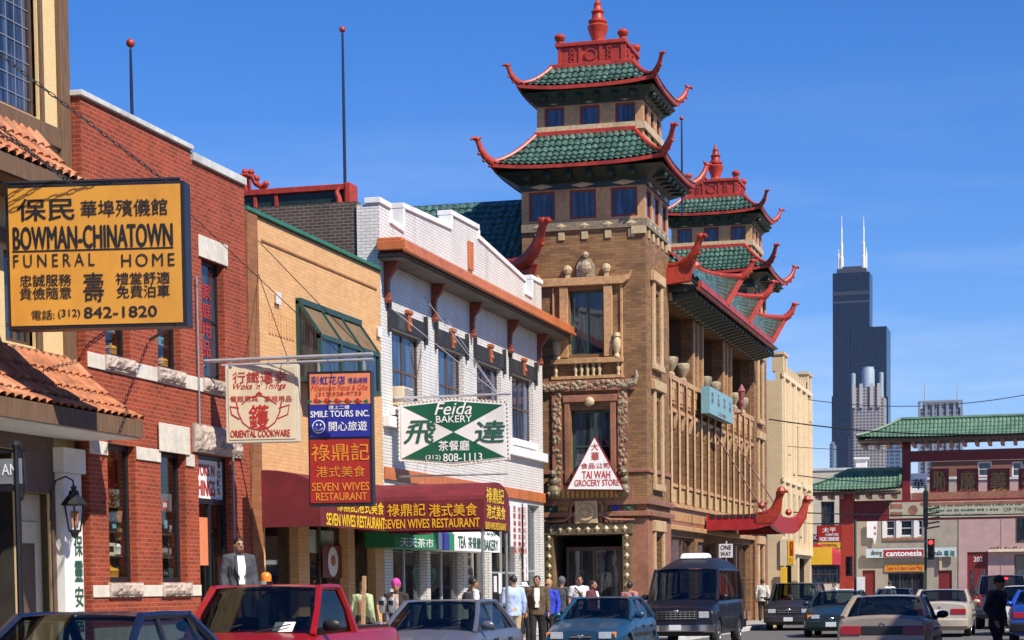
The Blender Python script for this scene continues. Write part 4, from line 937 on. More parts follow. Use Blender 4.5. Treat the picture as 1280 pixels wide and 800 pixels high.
for i, h in enumerate(lo):
    window(FR, E_, *h, M['brown_frame'], M['pane'], .36, .05, 1, 2)
    mb = MB(); a = h[0] - .27; mb.fbox(FR, a - .13, a + .13, 4.183, 8.247, .003, .15); pr_ = mb.build('mullion_pier', M['tan_brick'], E_)
    mb = MB(); mb.fbox(FR, a - .16, a - .04, 4.19, 8.24, .151, .185); mb.fbox(FR, a + .06, a + .15, 4.19, 7.18, .151, .172); mb.build('pier_face', M['terra_pale'], pr_, bevel=.008)
    mb = MB(); c = (h[0] + h[1]) / 2
    w_ = (h[1] - h[0]) / 2; pts_ = [(c - w_ - .06, 7.195), (c - w_ - .06, 6.6)] + [(c - w_ + .02 + (1 - math.cos(math.pi * k / 10)) * w_ * .97, 6.6 + .38 * math.sin(math.pi * k / 10)) for k in range(11)] + [(c + w_ + .06, 6.6), (c + w_ + .06, 7.195)]
    mb.poly(FR, pts_, -.28, -.05); mb.build('arch', M['terracotta'], E_)
    mb = MB(); c_ = h[0] - .27
    for q in range(3): mb.fbox(FR, c_ + .2 + q * .36, c_ + .36 + q * .36, 8.0, 8.22, .003, .11)
    for q in (c_ - .2, c_ + .2): mb.poly(Frame(FR.p(q - .05, 0, 0), FR.N, (0, 0, 1)), [(.003, 6.7), (.05, 6.72), (.11, 6.98), (.14, 7.19), (.003, 7.19)], -.1, 0)
    mb.build('corbel', M['terra_pale'], E_)
    mb = MB(); mb.fbox(FR, h[0] - .1, h[1] + .1, 4.2, 4.7, .003, .05); lt = mb.build('spandrel', M['terra_gold'], E_)
    mb = MB()
    for q in range(7): u = h[0] - .06 + q * (h[1] - h[0] + .12) / 7; mb.fbox(FR, u, u + .07, 4.24, 4.66, .052, .08)
    mb.build('lattice', M['terra_light'], lt)
    mb = MB(); mb.fbox(FR, h[0] - .02, h[1] + .02, 7.5, 8.12, .003, .05); mb.fbox(FR, h[0] + .12, h[1] - .12, 7.6, 8.02, .053, .08); mb.build('parapet_panel', M['terracotta'], E_, bevel=.012)
for i, h in enumerate(sh): window(FR, E_, *h, M['brown_frame'], M['shop_glass'], .2, .09, 3, 2, name='shop_window')
room(FR, E_, r0 + .2, r1 - .2, .12, 3.2, 1.55, None, -.4)
# ---- overlapping eaves with upturned corners, red edged
secs = [(66.6, 72.0), (72.0, 77.2), (77.2, 83.6)]
for i, (a, b) in enumerate(secs):
    A_, B_ = Vector((-11.45, a, 11.42)), Vector((-11.45, b, 11.42)); C_, D_ = Vector((-11.0, b + .35, 12.35)), Vector((-12.55, a + .5, 12.45))
    mb = MB(); nc = 6
    def patch(s, t):
        e = A_.lerp(B_, s); f = D_.lerp(C_, s); f = f + Vector((0, 0, -.25 * math.sin(math.pi * s))); q = e.lerp(f, t)
        nn = Vector((.5, -.35, .8)).normalized()
        return q + nn * (.10 * abs(math.sin(math.pi * t * nc)) ** .6)
    mb.grid(patch, 24, nc * 8); pr = mb.build('pent_roof', M['green_tile'], E_, smooth=True, ang=70)
    mb = MB(); mb.bar(A_ + Vector((.02, 0, -.06)), B_ + Vector((.02, .02, -.06)), .12, .2); mb.bar(B_ + Vector((.03, 0, -.03)), C_ + Vector((.03, 0, -.02)), .12, .2); mb.bar(A_ + Vector((-.03, 0, -.2)), B_ + Vector((-.03, .02, -.2)), .1, .1); mb.build('verge', M['china_red'], pr)
    mb = MB(); P = [D_.lerp(C_, k / 8) + Vector((0, 0, .08 - .25 * math.sin(math.pi * k / 8))) for k in range(9)]
    mb.tube(P, .1, 8); mb.ball(P[3] + Vector((0, 0, .1)), .16, 8); mb.build('ridge', M['china_red'], pr, smooth=True)
    mb = MB(); horn(mb, C_ + Vector((-.1, 0, 0)), (1, .15), .72, 1.15); mb.build('corner_horn', M['china_red'], pr, smooth=True, ang=60)
mb = MB(); horn(mb, (-12.0, 66.5, 12.0), (1, -.5), 1.0, 1.05)
mb.prism([(-12.55, 66.4, 11.35), (-11.75, 66.4, 11.45), (-11.6, 66.4, 12.0), (-12.55, 66.4, 11.9)], (0, .3, 0)); mb.build('corner_horn', M['china_red'], E_, smooth=True, ang=50)
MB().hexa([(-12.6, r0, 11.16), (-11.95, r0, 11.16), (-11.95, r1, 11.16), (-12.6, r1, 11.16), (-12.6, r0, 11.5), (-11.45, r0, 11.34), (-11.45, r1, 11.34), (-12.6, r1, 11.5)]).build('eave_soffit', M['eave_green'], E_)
for i in range(25):
    y = r0 + .4 + i * .77
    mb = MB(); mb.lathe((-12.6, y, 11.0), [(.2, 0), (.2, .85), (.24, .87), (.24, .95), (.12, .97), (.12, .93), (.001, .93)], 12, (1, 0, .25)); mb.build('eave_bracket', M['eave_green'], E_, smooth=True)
mb = MB(); dz = 2.2; run = 3.2
tile_slope(mb, (-12.55, r0, 12.2), (0, 1, 0), (-run, 0, dz), r1 - r0, math.hypot(run, dz), .22, .34, .05, .035); mb.build('main_roof', M['green_tile'], E_, smooth=True, ang=60)
MB().box(-12.9, -12.56, r0, r1, 11.3, 12.25).build('attic_wall', M['tan_brick'], E_)
# ---- south roof slope and corner horn west of the near tower
zE, zR, yE = 11.95, 14.55, 64.2
mb = MB(); run = 2.6
tile_slope(mb, (-27, yE, zE), (1, 0, 0), (0, run, zR - zE), 27 - 16.4, math.hypot(run, zR - zE), .24, .34, .055, .04); mb.build('main_roof', M['green_tile'], E_, smooth=True, ang=60)
MB().box(-27, -16.46, yE + .5, 90, 0, 11.85).build('rear_wall', M['tan_brick'], E_)
MB().box(-27, -16.46, yE + run, 88, zR - .1, zR + .05).build('roof_deck', M['tar_roof'], E_)
mb = MB(); hb = Vector((-16.35, 62.5, 11.0)); mb.bar((-27, yE - .05, zE - .08), (-16.42, yE - .05, zE - .08), .12, .2); mb.build('fascia', M['china_red'], E_)
mb = MB(); horn(mb, (-16.25, 62.55, 11.75), (.8, -.6), 1.3, 1.0); mb.prism([(-16.9, 62.95, 11.0), (-16.0, 62.5, 11.0), (-15.8, 62.45, 11.6), (-16.9, 62.95, 11.75)], (0, .15, 0)); mb.build('corner_horn', M['china_red'], E_, smooth=True, ang=50)
# ---- boat shaped red canopy over the street entrance
Ca = MB(); y0, y1, xo = 73.75, 81.3, -10.2
def cz_(t): return 3.42 + .28 * max(0, t - .62) ** 2 * 4
for side, y in ((0, y0), (1, y1)):
    N = 14; vs = []
    for i in range(N + 1):
        t_ = i / N; x = XR + .15 + (xo - XR - .15) * t_; z = cz_(t_)
        for dy, zz in ((0, z), (.12, z), (.12, z + .56), (0, z + .56)): vs.append((x, y + dy, zz))
    fs = [(i * 4 + j, i * 4 + (j + 1) % 4, (i + 1) * 4 + (j + 1) % 4, (i + 1) * 4 + j) for i in range(N) for j in range(4)] + [(0, 1, 2, 3), (N * 4, N * 4 + 1, N * 4 + 2, N * 4 + 3)]
    Ca.add(vs, fs)
ze_ = cz_(1)
N = 16; vs = []
for i in range(N + 1):
    t_ = i / N; y = y0 + (y1 - y0) * t_; z = ze_ + .22 * (abs(2 * t_ - 1) ** 3 - 1)
    for dx, zz in ((0, z), (.14, z), (.14, z + .6), (0, z + .6)): vs.append((xo + dx, y, zz))
Ca.add(vs, [(i * 4 + j, i * 4 + (j + 1) % 4, (i + 1) * 4 + (j + 1) % 4, (i + 1) * 4 + j) for i in range(N) for j in range(4)] + [(0, 1, 2, 3), (N * 4, N * 4 + 1, N * 4 + 2, N * 4 + 3)])
cn = Ca.build('entrance_canopy', mat('canopy_red', (.36, .018, .02), .4, var=.2), E_)
MB().box(XR + .15, xo, y0 + .12, y1, 3.75, 3.85).build('canopy_deck', M['eave_green'], cn)
mb = MB()
for i in range(9): x = XR + .3 + i * .25; mb.box(x, x + .17, y0 - .03, y0 + .002, 3.86 + .02 * i * (i > 6), 3.98)
mb.build('fascia_panel', M['eave_green'], cn)
for y, s in ((y0 + .1, -1), (y1, 1)):
    mb = MB(); b = Vector((xo + .02, y, ze_ + .2))
    mb.tube([b + Vector((-.5, 0, .0)), b + Vector((0, 0, .05)), b + Vector((.22, s * .05, .35)), b + Vector((.34, s * .1, .75)), b + Vector((.38, s * .12, .95))], [.25, .28, .2, .13, .16], 8, .6); mb.ball(b + Vector((.42, s * .14, 1.0)), .17, 8); mb.tube([b + Vector((.4, s * .1, 1.0)), b + Vector((.66, s * .12, .98))], [.12, .05], 6)
    mb.ball(b + Vector((-.3, 0, .5)), .14, 8); mb.build('canopy_horn', M['china_red'], cn, smooth=True)
for q in (75.5, 80.5):
    mb = MB(); mb.tube([(XR + .1, q, 7.2), (xo - .3, q, 3.9)], .03, 6); mb.build('tie_rod', M['deep_red'], cn)
MB.zmap = None
# ================================================================== F. CREAM BRICK BUILDING
FF = Fx(-12.4)
G_ = thing('cream_brick_building', 'cream brick building with narrow arched windows and small pinnacles beyond the pagoda towers', 'building', (-12.4, 100, 0))
g0, g1 = 94.0, 104.9; zz = 11.28
hs1 = [(g0 + 2.2, g0 + 3.2, 6.9, 9.2), (g0 + 5.0, g0 + 5.9, 6.9, 9.2), (g0 + 6.6, g0 + 7.5, 6.9, 9.2), (g0 + 8.9, g0 + 9.7, 6.9, 9.2)]
hs2 = [(g0 + 2.0 + i * 2.0, g0 + 3.0 + i * 2.0, 3.6, 5.9) for i in range(4)]
MB().wall(FF, g0, g1, 0, zz, hs1 + hs2 + [(g0 + 1, g0 + 5.5, .14, 2.9), (g0 + 6.2, g0 + 10.5, .14, 2.9)], .3).build('facade', M['cream_brick'], G_)
shell(G_, -26, -12.7, g0, g1, zz - .4, M['cream_brick'], 1.7)
for h in hs1 + hs2: window(FF, G_, *h, M['brown_frame'], M['pane'], .15, .06, 1, 2)
for h in hs2:
    mb = MB(); c = (h[0] + h[1]) / 2; mb.lathe(FF.p(c, h[3], -.16), [(.5, 0), (.5, .02), (.001, .02)], 20, FF.N); mb.build('arch_light', M['pane'], G_)
mb = MB()
for u in (g0, g0 + .95, g1 - 1.6, g1 - .5):
    mb.fbox(FF, u, u + .5, zz, zz + .75, -.45, .06); mb.fbox(FF, u - .06, u + .56, zz + .75, zz + .88, -.5, .12)
for i in range(9): mb.fbox(FF, g0 + 1.7 + i * .95, g0 + 2.2 + i * .95, zz + .02, zz + .35, -.3, .03)
mb.build('pinnacle', M['cream_brick'], G_)
mb = MB(); mb.fbox(FF, g0 - .05, g1 + .05, 6.3, 6.5, .003, .1); mb.fbox(FF, g0 - .05, g1 + .05, 3.05, 3.3, .003, .12); mb.fbox(FF, g0 - .05, g1 + .05, zz - .25, zz - .05, .003, .1)
for i in range(6): u = g0 + .1 + i * 2.07; mb.fbox(FF, u, u + .28, 3.303, zz - .253, .003, .12)
mb.build('trim', M['cream_trim'], G_)
room(FF, G_, g0 + .8, g1 - .8, .12, 3.0, 1.5)
# ================================================================== HANGING SIGNS
# --- funeral home box sign
Y1 = 27.5; G1 = Fturn(Y1, -13.7, 10)
sg = thing('box_sign', 'large amber and black lightbox sign of the funeral home hung out on chains', 'sign', (-13.7, Y1, 5.3))
a = G1.rect(10, 236, 229, 408)
MB().fbox(G1, a[0] - .05, a[1] + .06, a[2] - .05, a[3] + .05, -.36, -.001).build('case', M['black_metal'], sg, bevel=.01)
fc = MB().fbox(G1, a[0], a[1], a[2], a[3], 0, .012).build('face', M['amber_panel'], sg)
sign_text(G1, fc, M['ink_black'], .013, [('保民', 21, 249, 94, 277, .03), ('華埠殯儀館', 101, 251, 210, 272, .012), ('BOWMAN-CHINATOWN', 16, 284, 217, 313, .028),
    ('FUNERAL', 17, 319, 119, 335, .004, 0, 1.5), ('HOME', 152, 318, 219, 334, .004, 0, 1.3), ('忠誠服務', 25, 344, 90, 359, .02), ('貴儉隨意', 25, 360, 90, 375, .02), ('壽', 104, 341, 131, 378, .01),
    ('禮堂舒適', 145, 341, 213, 356, .02), ('免費泊車', 146, 357, 213, 373, .02), ('電話:', 40, 388, 69, 400, .008), ('(312)', 73, 387, 101, 399, .01), ('842-1820', 105, 384, 197, 398, .03)])
mb = MB(); p = G1.uv(16, 315); q = G1.uv(217, 312); mb.fbox(G1, p[0], q[0], p[1] - .012, p[1] + .012, .013, .018); mb.build('rule', M['ink_black'], fc)
MB().ball(G1.p(a[1] + .035, a[2] + .22, -.2), .05, 8, (.3, 1, 1.3)).build('yellow_sticker', M['ink_yellow'], sg)
mb = MB()
def chain(mb, p, q, r=.016, n=None):
    p = Vector(p); q = Vector(q); L = (q - p).length; n = n or int(L / .11); t = (q - p) / n
    for i in range(n):
        c = p + t * (i + .5); w_ = t.normalized().cross(Vector((0, 0, 1)) if i % 2 else Vector((.3, .9, .2))).normalized() * .022
        mb.tube([c - t * .62, c - t * .3 + w_, c + t * .3 + w_, c + t * .62], r * .6, 4); mb.tube([c - t * .62, c - t * .3 - w_, c + t * .3 - w_, c + t * .62], r * .6, 4)
for s, e in (((a[0] + .9, Y1 - .05), (-15.7, 24.2, 9.6)), ((a[1] - .25, Y1 + .2), (-15.7, 24.4, 10.4)), ((a[1] - 1.6, Y1 + .2), (-15.7, 24.4, 9.2))):
    chain(mb, (s[0], s[1] + .2, a[3] + .03), e)
chain(mb, (a[1] - .1, Y1 + .2, a[2] - .02), (-15.45, 33.4, 6.0)); chain(mb, (a[0] + .2, Y1 + .2, a[2] - .02), (-15.45, 32.4, 6.3))
mb.build('chain', M['dark_iron'], sg)
MB().tube([(-15.75, Y1 - .25, a[3] + .1), G1.p(a[1] - .05, a[3] + .1, -.2)], .035, 8).build('arm', M['black_metal'], sg)

def hang_pipe(nm, Y, x0, x1, z, lab, par=None):
    mb = MB(); mb.tube([(x0, Y, z), (x1, Y, z)], .032, 8); mb.ball((x1, Y, z), .05, 8)
    return mb
# --- cookware sign
Y2 = 36.0; G2 = Fturn(Y2, -14.4, 9)
s2 = thing('hanging_sign', 'cream cookware sign with red teapot drawing hanging from a pipe by the brick shop', 'sign', (-14.4, Y2, 4))
b = G2.rect(283, 459, 372, 552)
MB().fbox(G2, b[0] - .03, b[1] + .03, b[2] - .03, b[3] + .03, -.2, -.001).build('case', M['cream_paint'], s2, bevel=.012)
f2 = MB().fbox(G2, b[0] + .03, b[1] - .03, b[2] + .03, b[3] - .03, 0, .01).build('face', M['cream_panel'], s2)
sign_text(G2, f2, M['ink_red'], .011, [('行鐵運幸', 291, 465, 359, 479, .004), ("Woks 'n' Things", 292, 479, 358, 489, .012, .35), ('餐館用具', 288, 495, 323, 502.5, .008), ('家庭用品', 331, 495, 365, 502.5, .008), ('鑊', 311, 506, 337, 537, .02), ('ORIENTAL COOKWARE', 288, 538, 363, 547, .03)])
mb = MB()
def stroke(mb, F, pts, w=.012, d=.012): mb.tube([F.p(*F.uv(x, y), d) for x, y in pts], w, 5)
stroke(mb, G2, [(296, 502), (298, 515), (304, 528), (313, 535), (324, 537), (335, 535), (344, 528), (350, 515), (352, 502)], .013)
stroke(mb, G2, [(299, 510), (288, 508), (290, 518), (300, 524)]); stroke(mb, G2, [(349, 510), (362, 506), (360, 518), (348, 523)])
stroke(mb, G2, [(303, 505), (312, 497), (324, 494), (336, 497), (346, 505)]); stroke(mb, G2, [(321, 493), (325, 490), (328, 493)], .02)
mb.build('drawing', M['ink_red'], f2)
zp = G2.uv(380, 448)[1]
mb = MB(); xe = G2.uv(474, 450)[0]; mb.tube([(-15.5, Y2 - .1, zp), (xe, Y2 - .1, zp)], .034, 8)
for x in (b[0] + .1, b[1] - .1): mb.box(x - .02, x + .02, Y2 - .12, Y2 - .08, b[3] + .0, zp)
mb.build('pipe', M['galv'], s2)
mb = MB()
for t_, e in (((xe - .1), (-15.48, 38.6, 8.55)), ((b[1] - .1), (-15.48, 38.6, 7.9)), ((xe - .6), (-15.48, 34.9, 8.6))): mb.tube([(t_, Y2 - .1, zp), e], .008, 5)
mb.build('guy_wire', M['black_metal'], s2)
# --- vertical restaurant and travel agent sign
Y3 = 36.6; G3 = Fturn(Y3, -13.2, 9)
s3 = thing('vertical_sign', 'tall black framed sign with orange, blue and red panels over the restaurant awning', 'sign', (-13.2, Y3, 3.6))
b = G3.rect(385, 466, 465, 632)
MB().fbox(G3, b[0] - .02, b[1] + .02, b[2] - .02, b[3] + .02, -.32, -.001).build('case', M['black_metal'], s3, bevel=.01)
def panel(rc, m): q = G3.rect(*rc); return MB().fbox(G3, q[0], q[1], q[2], q[3], .001, .012).build('panel', M[m], s3)
t1 = panel((387, 468, 463, 506), 'orange_panel'); t2 = panel((387, 506.6, 463, 547), 'blue_panel'); t3 = panel((387, 550, 463, 629), 'red_panel')
sign_text(G3, t1, M['ink_blue'], .013, [('彩虹花店', 389, 470.5, 432, 481, .012), ('禮品總匯', 435, 472, 460, 479, .004)])
sign_text(G3, t1, M['ink_red'], .013, [('Millennium Floral & Gifts', 389, 482, 460, 489, .0, .3), ('(312)328-9733', 395, 490.5, 452, 496.5, .01)])
mb = MB()
for i in range(5):
    u, v = G3.uv(395 + i * 13, 501); mb.ball(G3.p(u, v, .013), .055, 8, (1, .2, 1))
mb.build('flower', M['ink_red'], t1)
mb = MB()
for i in range(6):
    u, v = G3.uv(391 + i * 12.5, 502)
    for s in (-.07, .07): mb.add([G3.p(u, v, .014), G3.p(u + s, v + .045, .014), G3.p(u + s * 1.6, v - .01, .014), G3.p(u + s, v - .04, .014)], [(0, 1, 2, 3)])
mb.build('leaf', M['ink_green'], t1)
sign_text(G3, t2, M['ink_white'], .013, [('請上二樓', 411, 507, 437, 512, .008), ('SMILE TOURS INC.', 388, 514, 462, 522, .03), ('開心旅遊', 411, 527, 459, 539, .012)])
mb = MB(); c = G3.uv(398.5, 533.5); N = 28; rr = .115
mb.tube([G3.p(c[0] + rr * math.cos(6.2832 * k / N), c[1] + rr * math.sin(6.2832 * k / N), .015) for k in range(N + 1)], .010, 5)
mb.tube([G3.p(c[0] + .07 * math.cos(math.pi * (1.1 + .8 * k / 10)), c[1] + .07 * math.sin(math.pi * (1.1 + .8 * k / 10)), .015) for k in range(11)], .009, 5)
for s in (-.035, .035): mb.ball(G3.p(c[0] + s, c[1] + .035, .013), .016, 8, (1, .5, 1.5))
mb.build('smiley', M['ink_white'], t2)
sign_text(G3, t3, M['ink_orange'], .013, [('祿鼎記', 389, 555, 462, 577, .015), ('港式美食', 395, 583, 457, 597, .012), ('SEVEN WIVES', 390, 603.5, 462, 614, .03), ('RESTAURANT', 395, 616, 459, 626, .03)])
mb = MB()
for x in (b[0] + .15, b[1] - .12): mb.box(x - .02, x + .02, Y3 + .1, Y3 + .14, b[3], zp + .02)
mb.tube([(-15.5, Y3 + .12, zp), (b[1] + .05, Y3 + .12, zp)], .03, 8); mb.build('bracket', M['galv'], s3)
# --- bakery sign, six sided
Y4 = 47.0; G4 = Fturn(Y4, -14.0, 7)
s4 = thing('bakery_sign', 'green and white six-sided bakery sign hung from the white brick building', 'sign', (-14, Y4, 4.5))
pix = [(498, 505), (566, 497.5), (634, 502), (636, 574), (567, 582), (498.5, 576)]
pts = [G4.uv(*q) for q in pix]
MB().poly(G4, pts, -.28, -.001).build('case', M['white_frame'], s4)
ins = [(501, 508), (566, 500.5), (631, 505.5), (633, 571.5), (567, 579), (501.5, 573)]
f4 = MB().poly(G4, [G4.uv(*q) for q in ins], 0, .01).build('face', M['white_panel'], s4)
mid = (567, 540)
mb = MB(); mb.poly(G4, [G4.uv(*q) for q in [(503, 508.5), (566, 501.5), (629, 506), mid]], .011, .014); mb.poly(G4, [G4.uv(*q) for q in [mid, (631, 571), (567, 578), (503, 573)]], .011, .014); mb.build('green_field', M['green_panel'], f4)
sign_text(G4, f4, M['ink_white'], .015, [('Feida', 543, 503.5, 590, 519, .008, .3), ('BAKERY', 545, 520, 590, 528.5, .014), ('茶餐廳', 548, 551, 587, 564, .02), ('(312)', 532, 569, 551, 576, .005), ('808-1113', 554, 567, 603, 577, .015)])
sign_text(G4, f4, M['ink_green'], .015, [('飛', 504, 526, 546, 555, .03, .2), ('達', 592, 526, 632, 554, .03, .1)])
ln = MB()
for i in range(6):
    p, q = pts[i], pts[(i + 1) % 6]
    for k in range(14):
        t_ = (k + .5) / 14; ln.ball(G4.p(p[0] + (q[0] - p[0]) * t_, p[1] + (q[1] - p[1]) * t_, .005), .022, 6)
ln.build('light_bulb', M['cream_panel'], s4)
mb = MB(); zt_ = G4.uv(566, 497)[1]
mb.tube([(-15.5, Y4 + .14, zt_ + .05), (-12.6, Y4 + .14, zt_ + .05)], .03, 8)
for e in ((-15.48, 51.5, 8.6), (-15.48, 46.8, 8.3), (-15.48, 49.6, 8.9)): mb.tube([(-12.9, Y4 + .14, zt_ + .05), e], .009, 5)
mb.tube([(-15.5, Y4 + .14, 4.3), (-12.7, Y4 + .14, 4.3)], .025, 6); mb.build('bracket', M['galv'], s4)
# --- triangular grocery sign
Y5 = 62.3; G5 = Fturn(Y5, -14.0, 6)
s5 = thing('triangular_sign', 'white triangular grocery sign with red lettering above the pagoda doorway', 'sign', (-14, Y5, 4.4))
tp = [(707, 612.5), (780.5, 613), (743, 545)]
MB().poly(G5, [G5.uv(*q) for q in tp], -.42, -.001).build('case', M['deep_red'], s5)
f5 = MB().poly(G5, [G5.uv(*q) for q in [(709.5, 611.3), (778.5, 611.8), (743, 547.5)]], 0, .012).build('face', M['white_panel'], s5)
sign_text(G5, f5, M['ink_red'], .013, [('大', 739, 554, 748, 563, .02), ('華', 739, 565, 749, 576, .02), ('食品公司', 726, 579, 762, 586, .015), ('TAI WAH', 727.5, 589, 763, 598.5, .02), ('GROCERY STORE', 718, 600, 774, 608, .02)])
mb = MB(); mb.tube([G5.p(-14.7, 5.2, -.3), (-14.7, 63, 5.4)], .02, 6); mb.tube([G5.p(-13.3, 5.2, -.3), (-13.3, 63, 5.4)], .02, 6); mb.build('bracket', M['black_metal'], s5)
# --- teal sign on the street front, lantern
G6 = Fx(-12.05)
s6 = thing('teal_sign', 'pale teal box sign with brown characters on the pagoda building street front', 'sign', (-12.05, 76, 7))
q = (*span(G6, 887, 916, 508), 7.66, 8.6)
MB().fbox(G6, *q, -.3, 0).build('case', M['teal_panel'], s6)
tx = MB(); w_ = (q[1] - q[0]) / 4
for i, st_r in enumerate(('安良', '工商', '會中', '心館')):
    for j, ch in enumerate(st_r): put_text(tx, ch, G6, (q[0] + w_ * i + .4, q[0] + w_ * (i + 1) - .45, 8.26 - j * .22, 8.45 - j * .22), .004, .01)
put_text(tx, '公會', G6, (q[0] + 1.8, q[1] - 1.6, 7.72, 7.86), .004, .01); tx.build('lettering', M['terra_red'], s6, recalc=False)
mb = MB(); mb.tube([(-12.5, q[0] + .4, 8.0), (-12.2, q[0] + .4, 8.0)], .03); mb.tube([(-12.5, q[1] - .4, 8.0), (-12.2, q[1] - .4, 8.0)], .03); mb.build('bracket', M['deep_red'], s6)
lp = thing('pink_lantern', 'dull pink lantern on a bracket above the teal sign', 'lantern', (-12.1, 80.2, 8.6))
mb = MB(); mb.lathe((-12.15, 80.2, 8.6), [(.08, 0), (.10, .08), (.09, .2), (.14, .5), (.17, .54), (.09, .68), (.03, .8)], 10); mb.tube([(-12.62, 80.2, 8.3), (-12.15, 80.2, 8.3), (-12.15, 80.2, 8.62)], .05, 8); mb.build('lamp_body', mat('pink_iron', (.26, .075, .09), .6), lp)

# ================================================================== AWNINGS
aw = thing('restaurant_awning', 'maroon barrel awning with yellow lettering running out to the kerb on posts', 'awning', (-14, 42, 2.6))
XA = -14.22; Y0, Y1_ = 38.5, 45.9; zb, zv, zt = 2.87, 3.51, 4.0
GA = Fx(XA)
# wall awning: quarter barrel with closed end
N = 10
prof = [(XA, zb), (XA, zv)] + [(XA - 1.28 * (1 - math.cos(k / N * math.pi / 2)), zv + (.50) * math.sin(k / N * math.pi / 2)) for k in range(1, N + 1)]
mb = MB()
for i in range(len(prof) - 1): mb.quad((prof[i][0], Y0, prof[i][1]), (prof[i][0], Y1_, prof[i][1]), (prof[i + 1][0], Y1_, prof[i + 1][1]), (prof[i + 1][0], Y0, prof[i + 1][1]))
for y in (Y0, Y1_): mb.add([(x, y, z) for x, z in prof] + [(-15.48, y, zb)], [tuple(range(len(prof) + 1))])
mb.build('wall_awning', M['maroon_cloth'], aw, smooth=True, ang=50, recalc=True)
# kerb canopy: barrel vault
k0, k1 = 42.5, 44.55; xe_ = -11.98; G7 = Fy(k0); G8 = Fx(xe_)
prof = [(k0, zb), (k0, zv)] + [((k0 + k1) / 2 - (k1 - k0) / 2 * math.cos(math.pi * k / 14), zv + .40 * math.sin(math.pi * k / 14)) for k in range(1, 14)] + [(k1, zv), (k1, zb)]
mb = MB()
for i in range(len(prof) - 1): mb.quad((XA - .6, *prof[i]), (xe_, *prof[i]), (xe_, *prof[i + 1]), (XA - .6, *prof[i + 1]))
mb.add([(xe_, *q) for q in prof], [tuple(range(len(prof)))])
ca = mb.build('kerb_canopy', M['maroon_cloth'], aw, smooth=True, ang=50, recalc=True)
sign_text(G7, ca, M['ink_gold'], .006, [('祿鼎記', 484, 630, 532, 646, .02), ('港式美食', 536, 630, 597, 646, .02), ('SEVEN WIVES RESTAURANT', 480, 649.5, 600, 661, .03)])
mb = MB(); 
for t_, (x0, y0, x1, y1) in (('祿鼎記', (607, 608, 629, 628)), ('港式美食', (607.5, 630, 631, 648)), ('SEVEN WIVES RESTAURANT', (606, 652, 632, 661))):
    u0_, u1_ = G8.uv(x0, (y0 + y1) / 2)[0], G8.uv(x1, (y0 + y1) / 2)[0]; put_text(mb, t_, G8, (u0_, u1_, G8.uv(x0, y1)[1], G8.uv(x0, y0)[1]), .006, .03)
mb.build('lettering', M['ink_yellow'], ca, recalc=False)
mb = MB(); put_text(mb, '祿鼎記港式美食', GA, (39.4, 42.4, 3.20, 3.48), .006, .03); put_text(mb, 'SEVEN WIVES RESTAURANT', GA, (38.8, 42.45, 2.90, 3.15), .006, .04); mb.build('lettering', M['ink_yellow'], ca, recalc=False)
for x, y in ((xe_ - .06, k0 + .06), (xe_ - .06, k1 - .06)): MB().tube([(x, y, .14), (x, y, zb + .3)], .035, 8).build('post', M['grey_metal'], aw)
# bakery awnings
ba = thing('bakery_awning', 'green and white bakery awning with dark stripes over the shop windows', 'awning', (-15, 52, 2.7))
GB = Fx(-14.75)
def slopeawn(y0, y1, z0, z1, zw, m, nm, par):
    mb = MB(); mb.hexa([(-15.48, y0, z0 + .01), (-14.75, y0, z0 + .01), (-14.75, y1, z0 + .01), (-15.48, y1, z0 + .01), (-15.48, y0, zw), (-14.75, y0, z1), (-14.75, y1, z1), (-15.48, y1, zw)]); return mb.build(nm, M[m], par)
ys = [GB.uv(x, 675)[0] for x in (494, 548, 553, 562, 568, 625)]
zz0, zz1 = GB.uv(520, 686)[1], GB.uv(520, 664)[1]
for i, m_ in enumerate(('green_cloth', 'ink_white', 'ink_blue', 'green_cloth', 'white_cloth')):
    pnl = slopeawn(ys[i], ys[i + 1] - .003, zz0, zz1, zz1 + .55, m_, 'cloth_panel', ba)
    if i == 0: sign_text(GB, pnl, M['ink_white'], .004, [('天天茶市', 500, 671, 541, 683, .01)])
    if i == 4:
        mb = MB(); yy = ys[4]; L = ys[5] - yy
        put_text(mb, 'TEA', GB, (yy + .3, yy + 1.0, zz0 + .08, zz0 + .38), .004, .03); put_text(mb, '茶餐廳', GB, (yy + 1.2, yy + 2.4, zz0 + .08, zz0 + .38), .004); put_text(mb, 'Feida', GB, (yy + L * .62, yy + L * .9, zz0 + .45, zz0 + .8), .004, .02, .3); put_text(mb, 'BAKERY', GB, (yy + L * .62, yy + L * .95, zz0 + .06, zz0 + .34), .004, .02); mb.build('lettering', M['ink_green'], pnl, recalc=False)
# ================================================================== LANTERN, STREET POSTS, POLES, WIRES
ln = thing('wall_lantern', 'black iron wall lantern on a scrolled bracket beside the white pilaster', 'lantern', (-15.3, 30.6, 2.5))
GL = Fx(-15.25); c = GL.uv(97, 640); cc = GL.p(c[0], c[1] - .05, 0); cx, cy, cz0 = cc
LS = len(COL.objects); mb = MB(); mb.lathe((cx, cy, cz0 + .20), [(.26, 0), (.28, .03), (.17, .17), (.12, .22), (.10, .30), (.05, .33), (.07, .38), (.001, .44)], 8); mb.lathe((cx, cy, cz0 - .36), [(.001, -.12), (.06, -.08), (.09, 0), (.13, .03), (.14, .06), (.001, .07)], 8)
for k in range(6):
    g = k * math.pi / 3; mb.bar((cx + .13 * math.cos(g), cy + .13 * math.sin(g), cz0 - .32), (cx + .22 * math.cos(g), cy + .22 * math.sin(g), cz0 + .21), .02, .02)
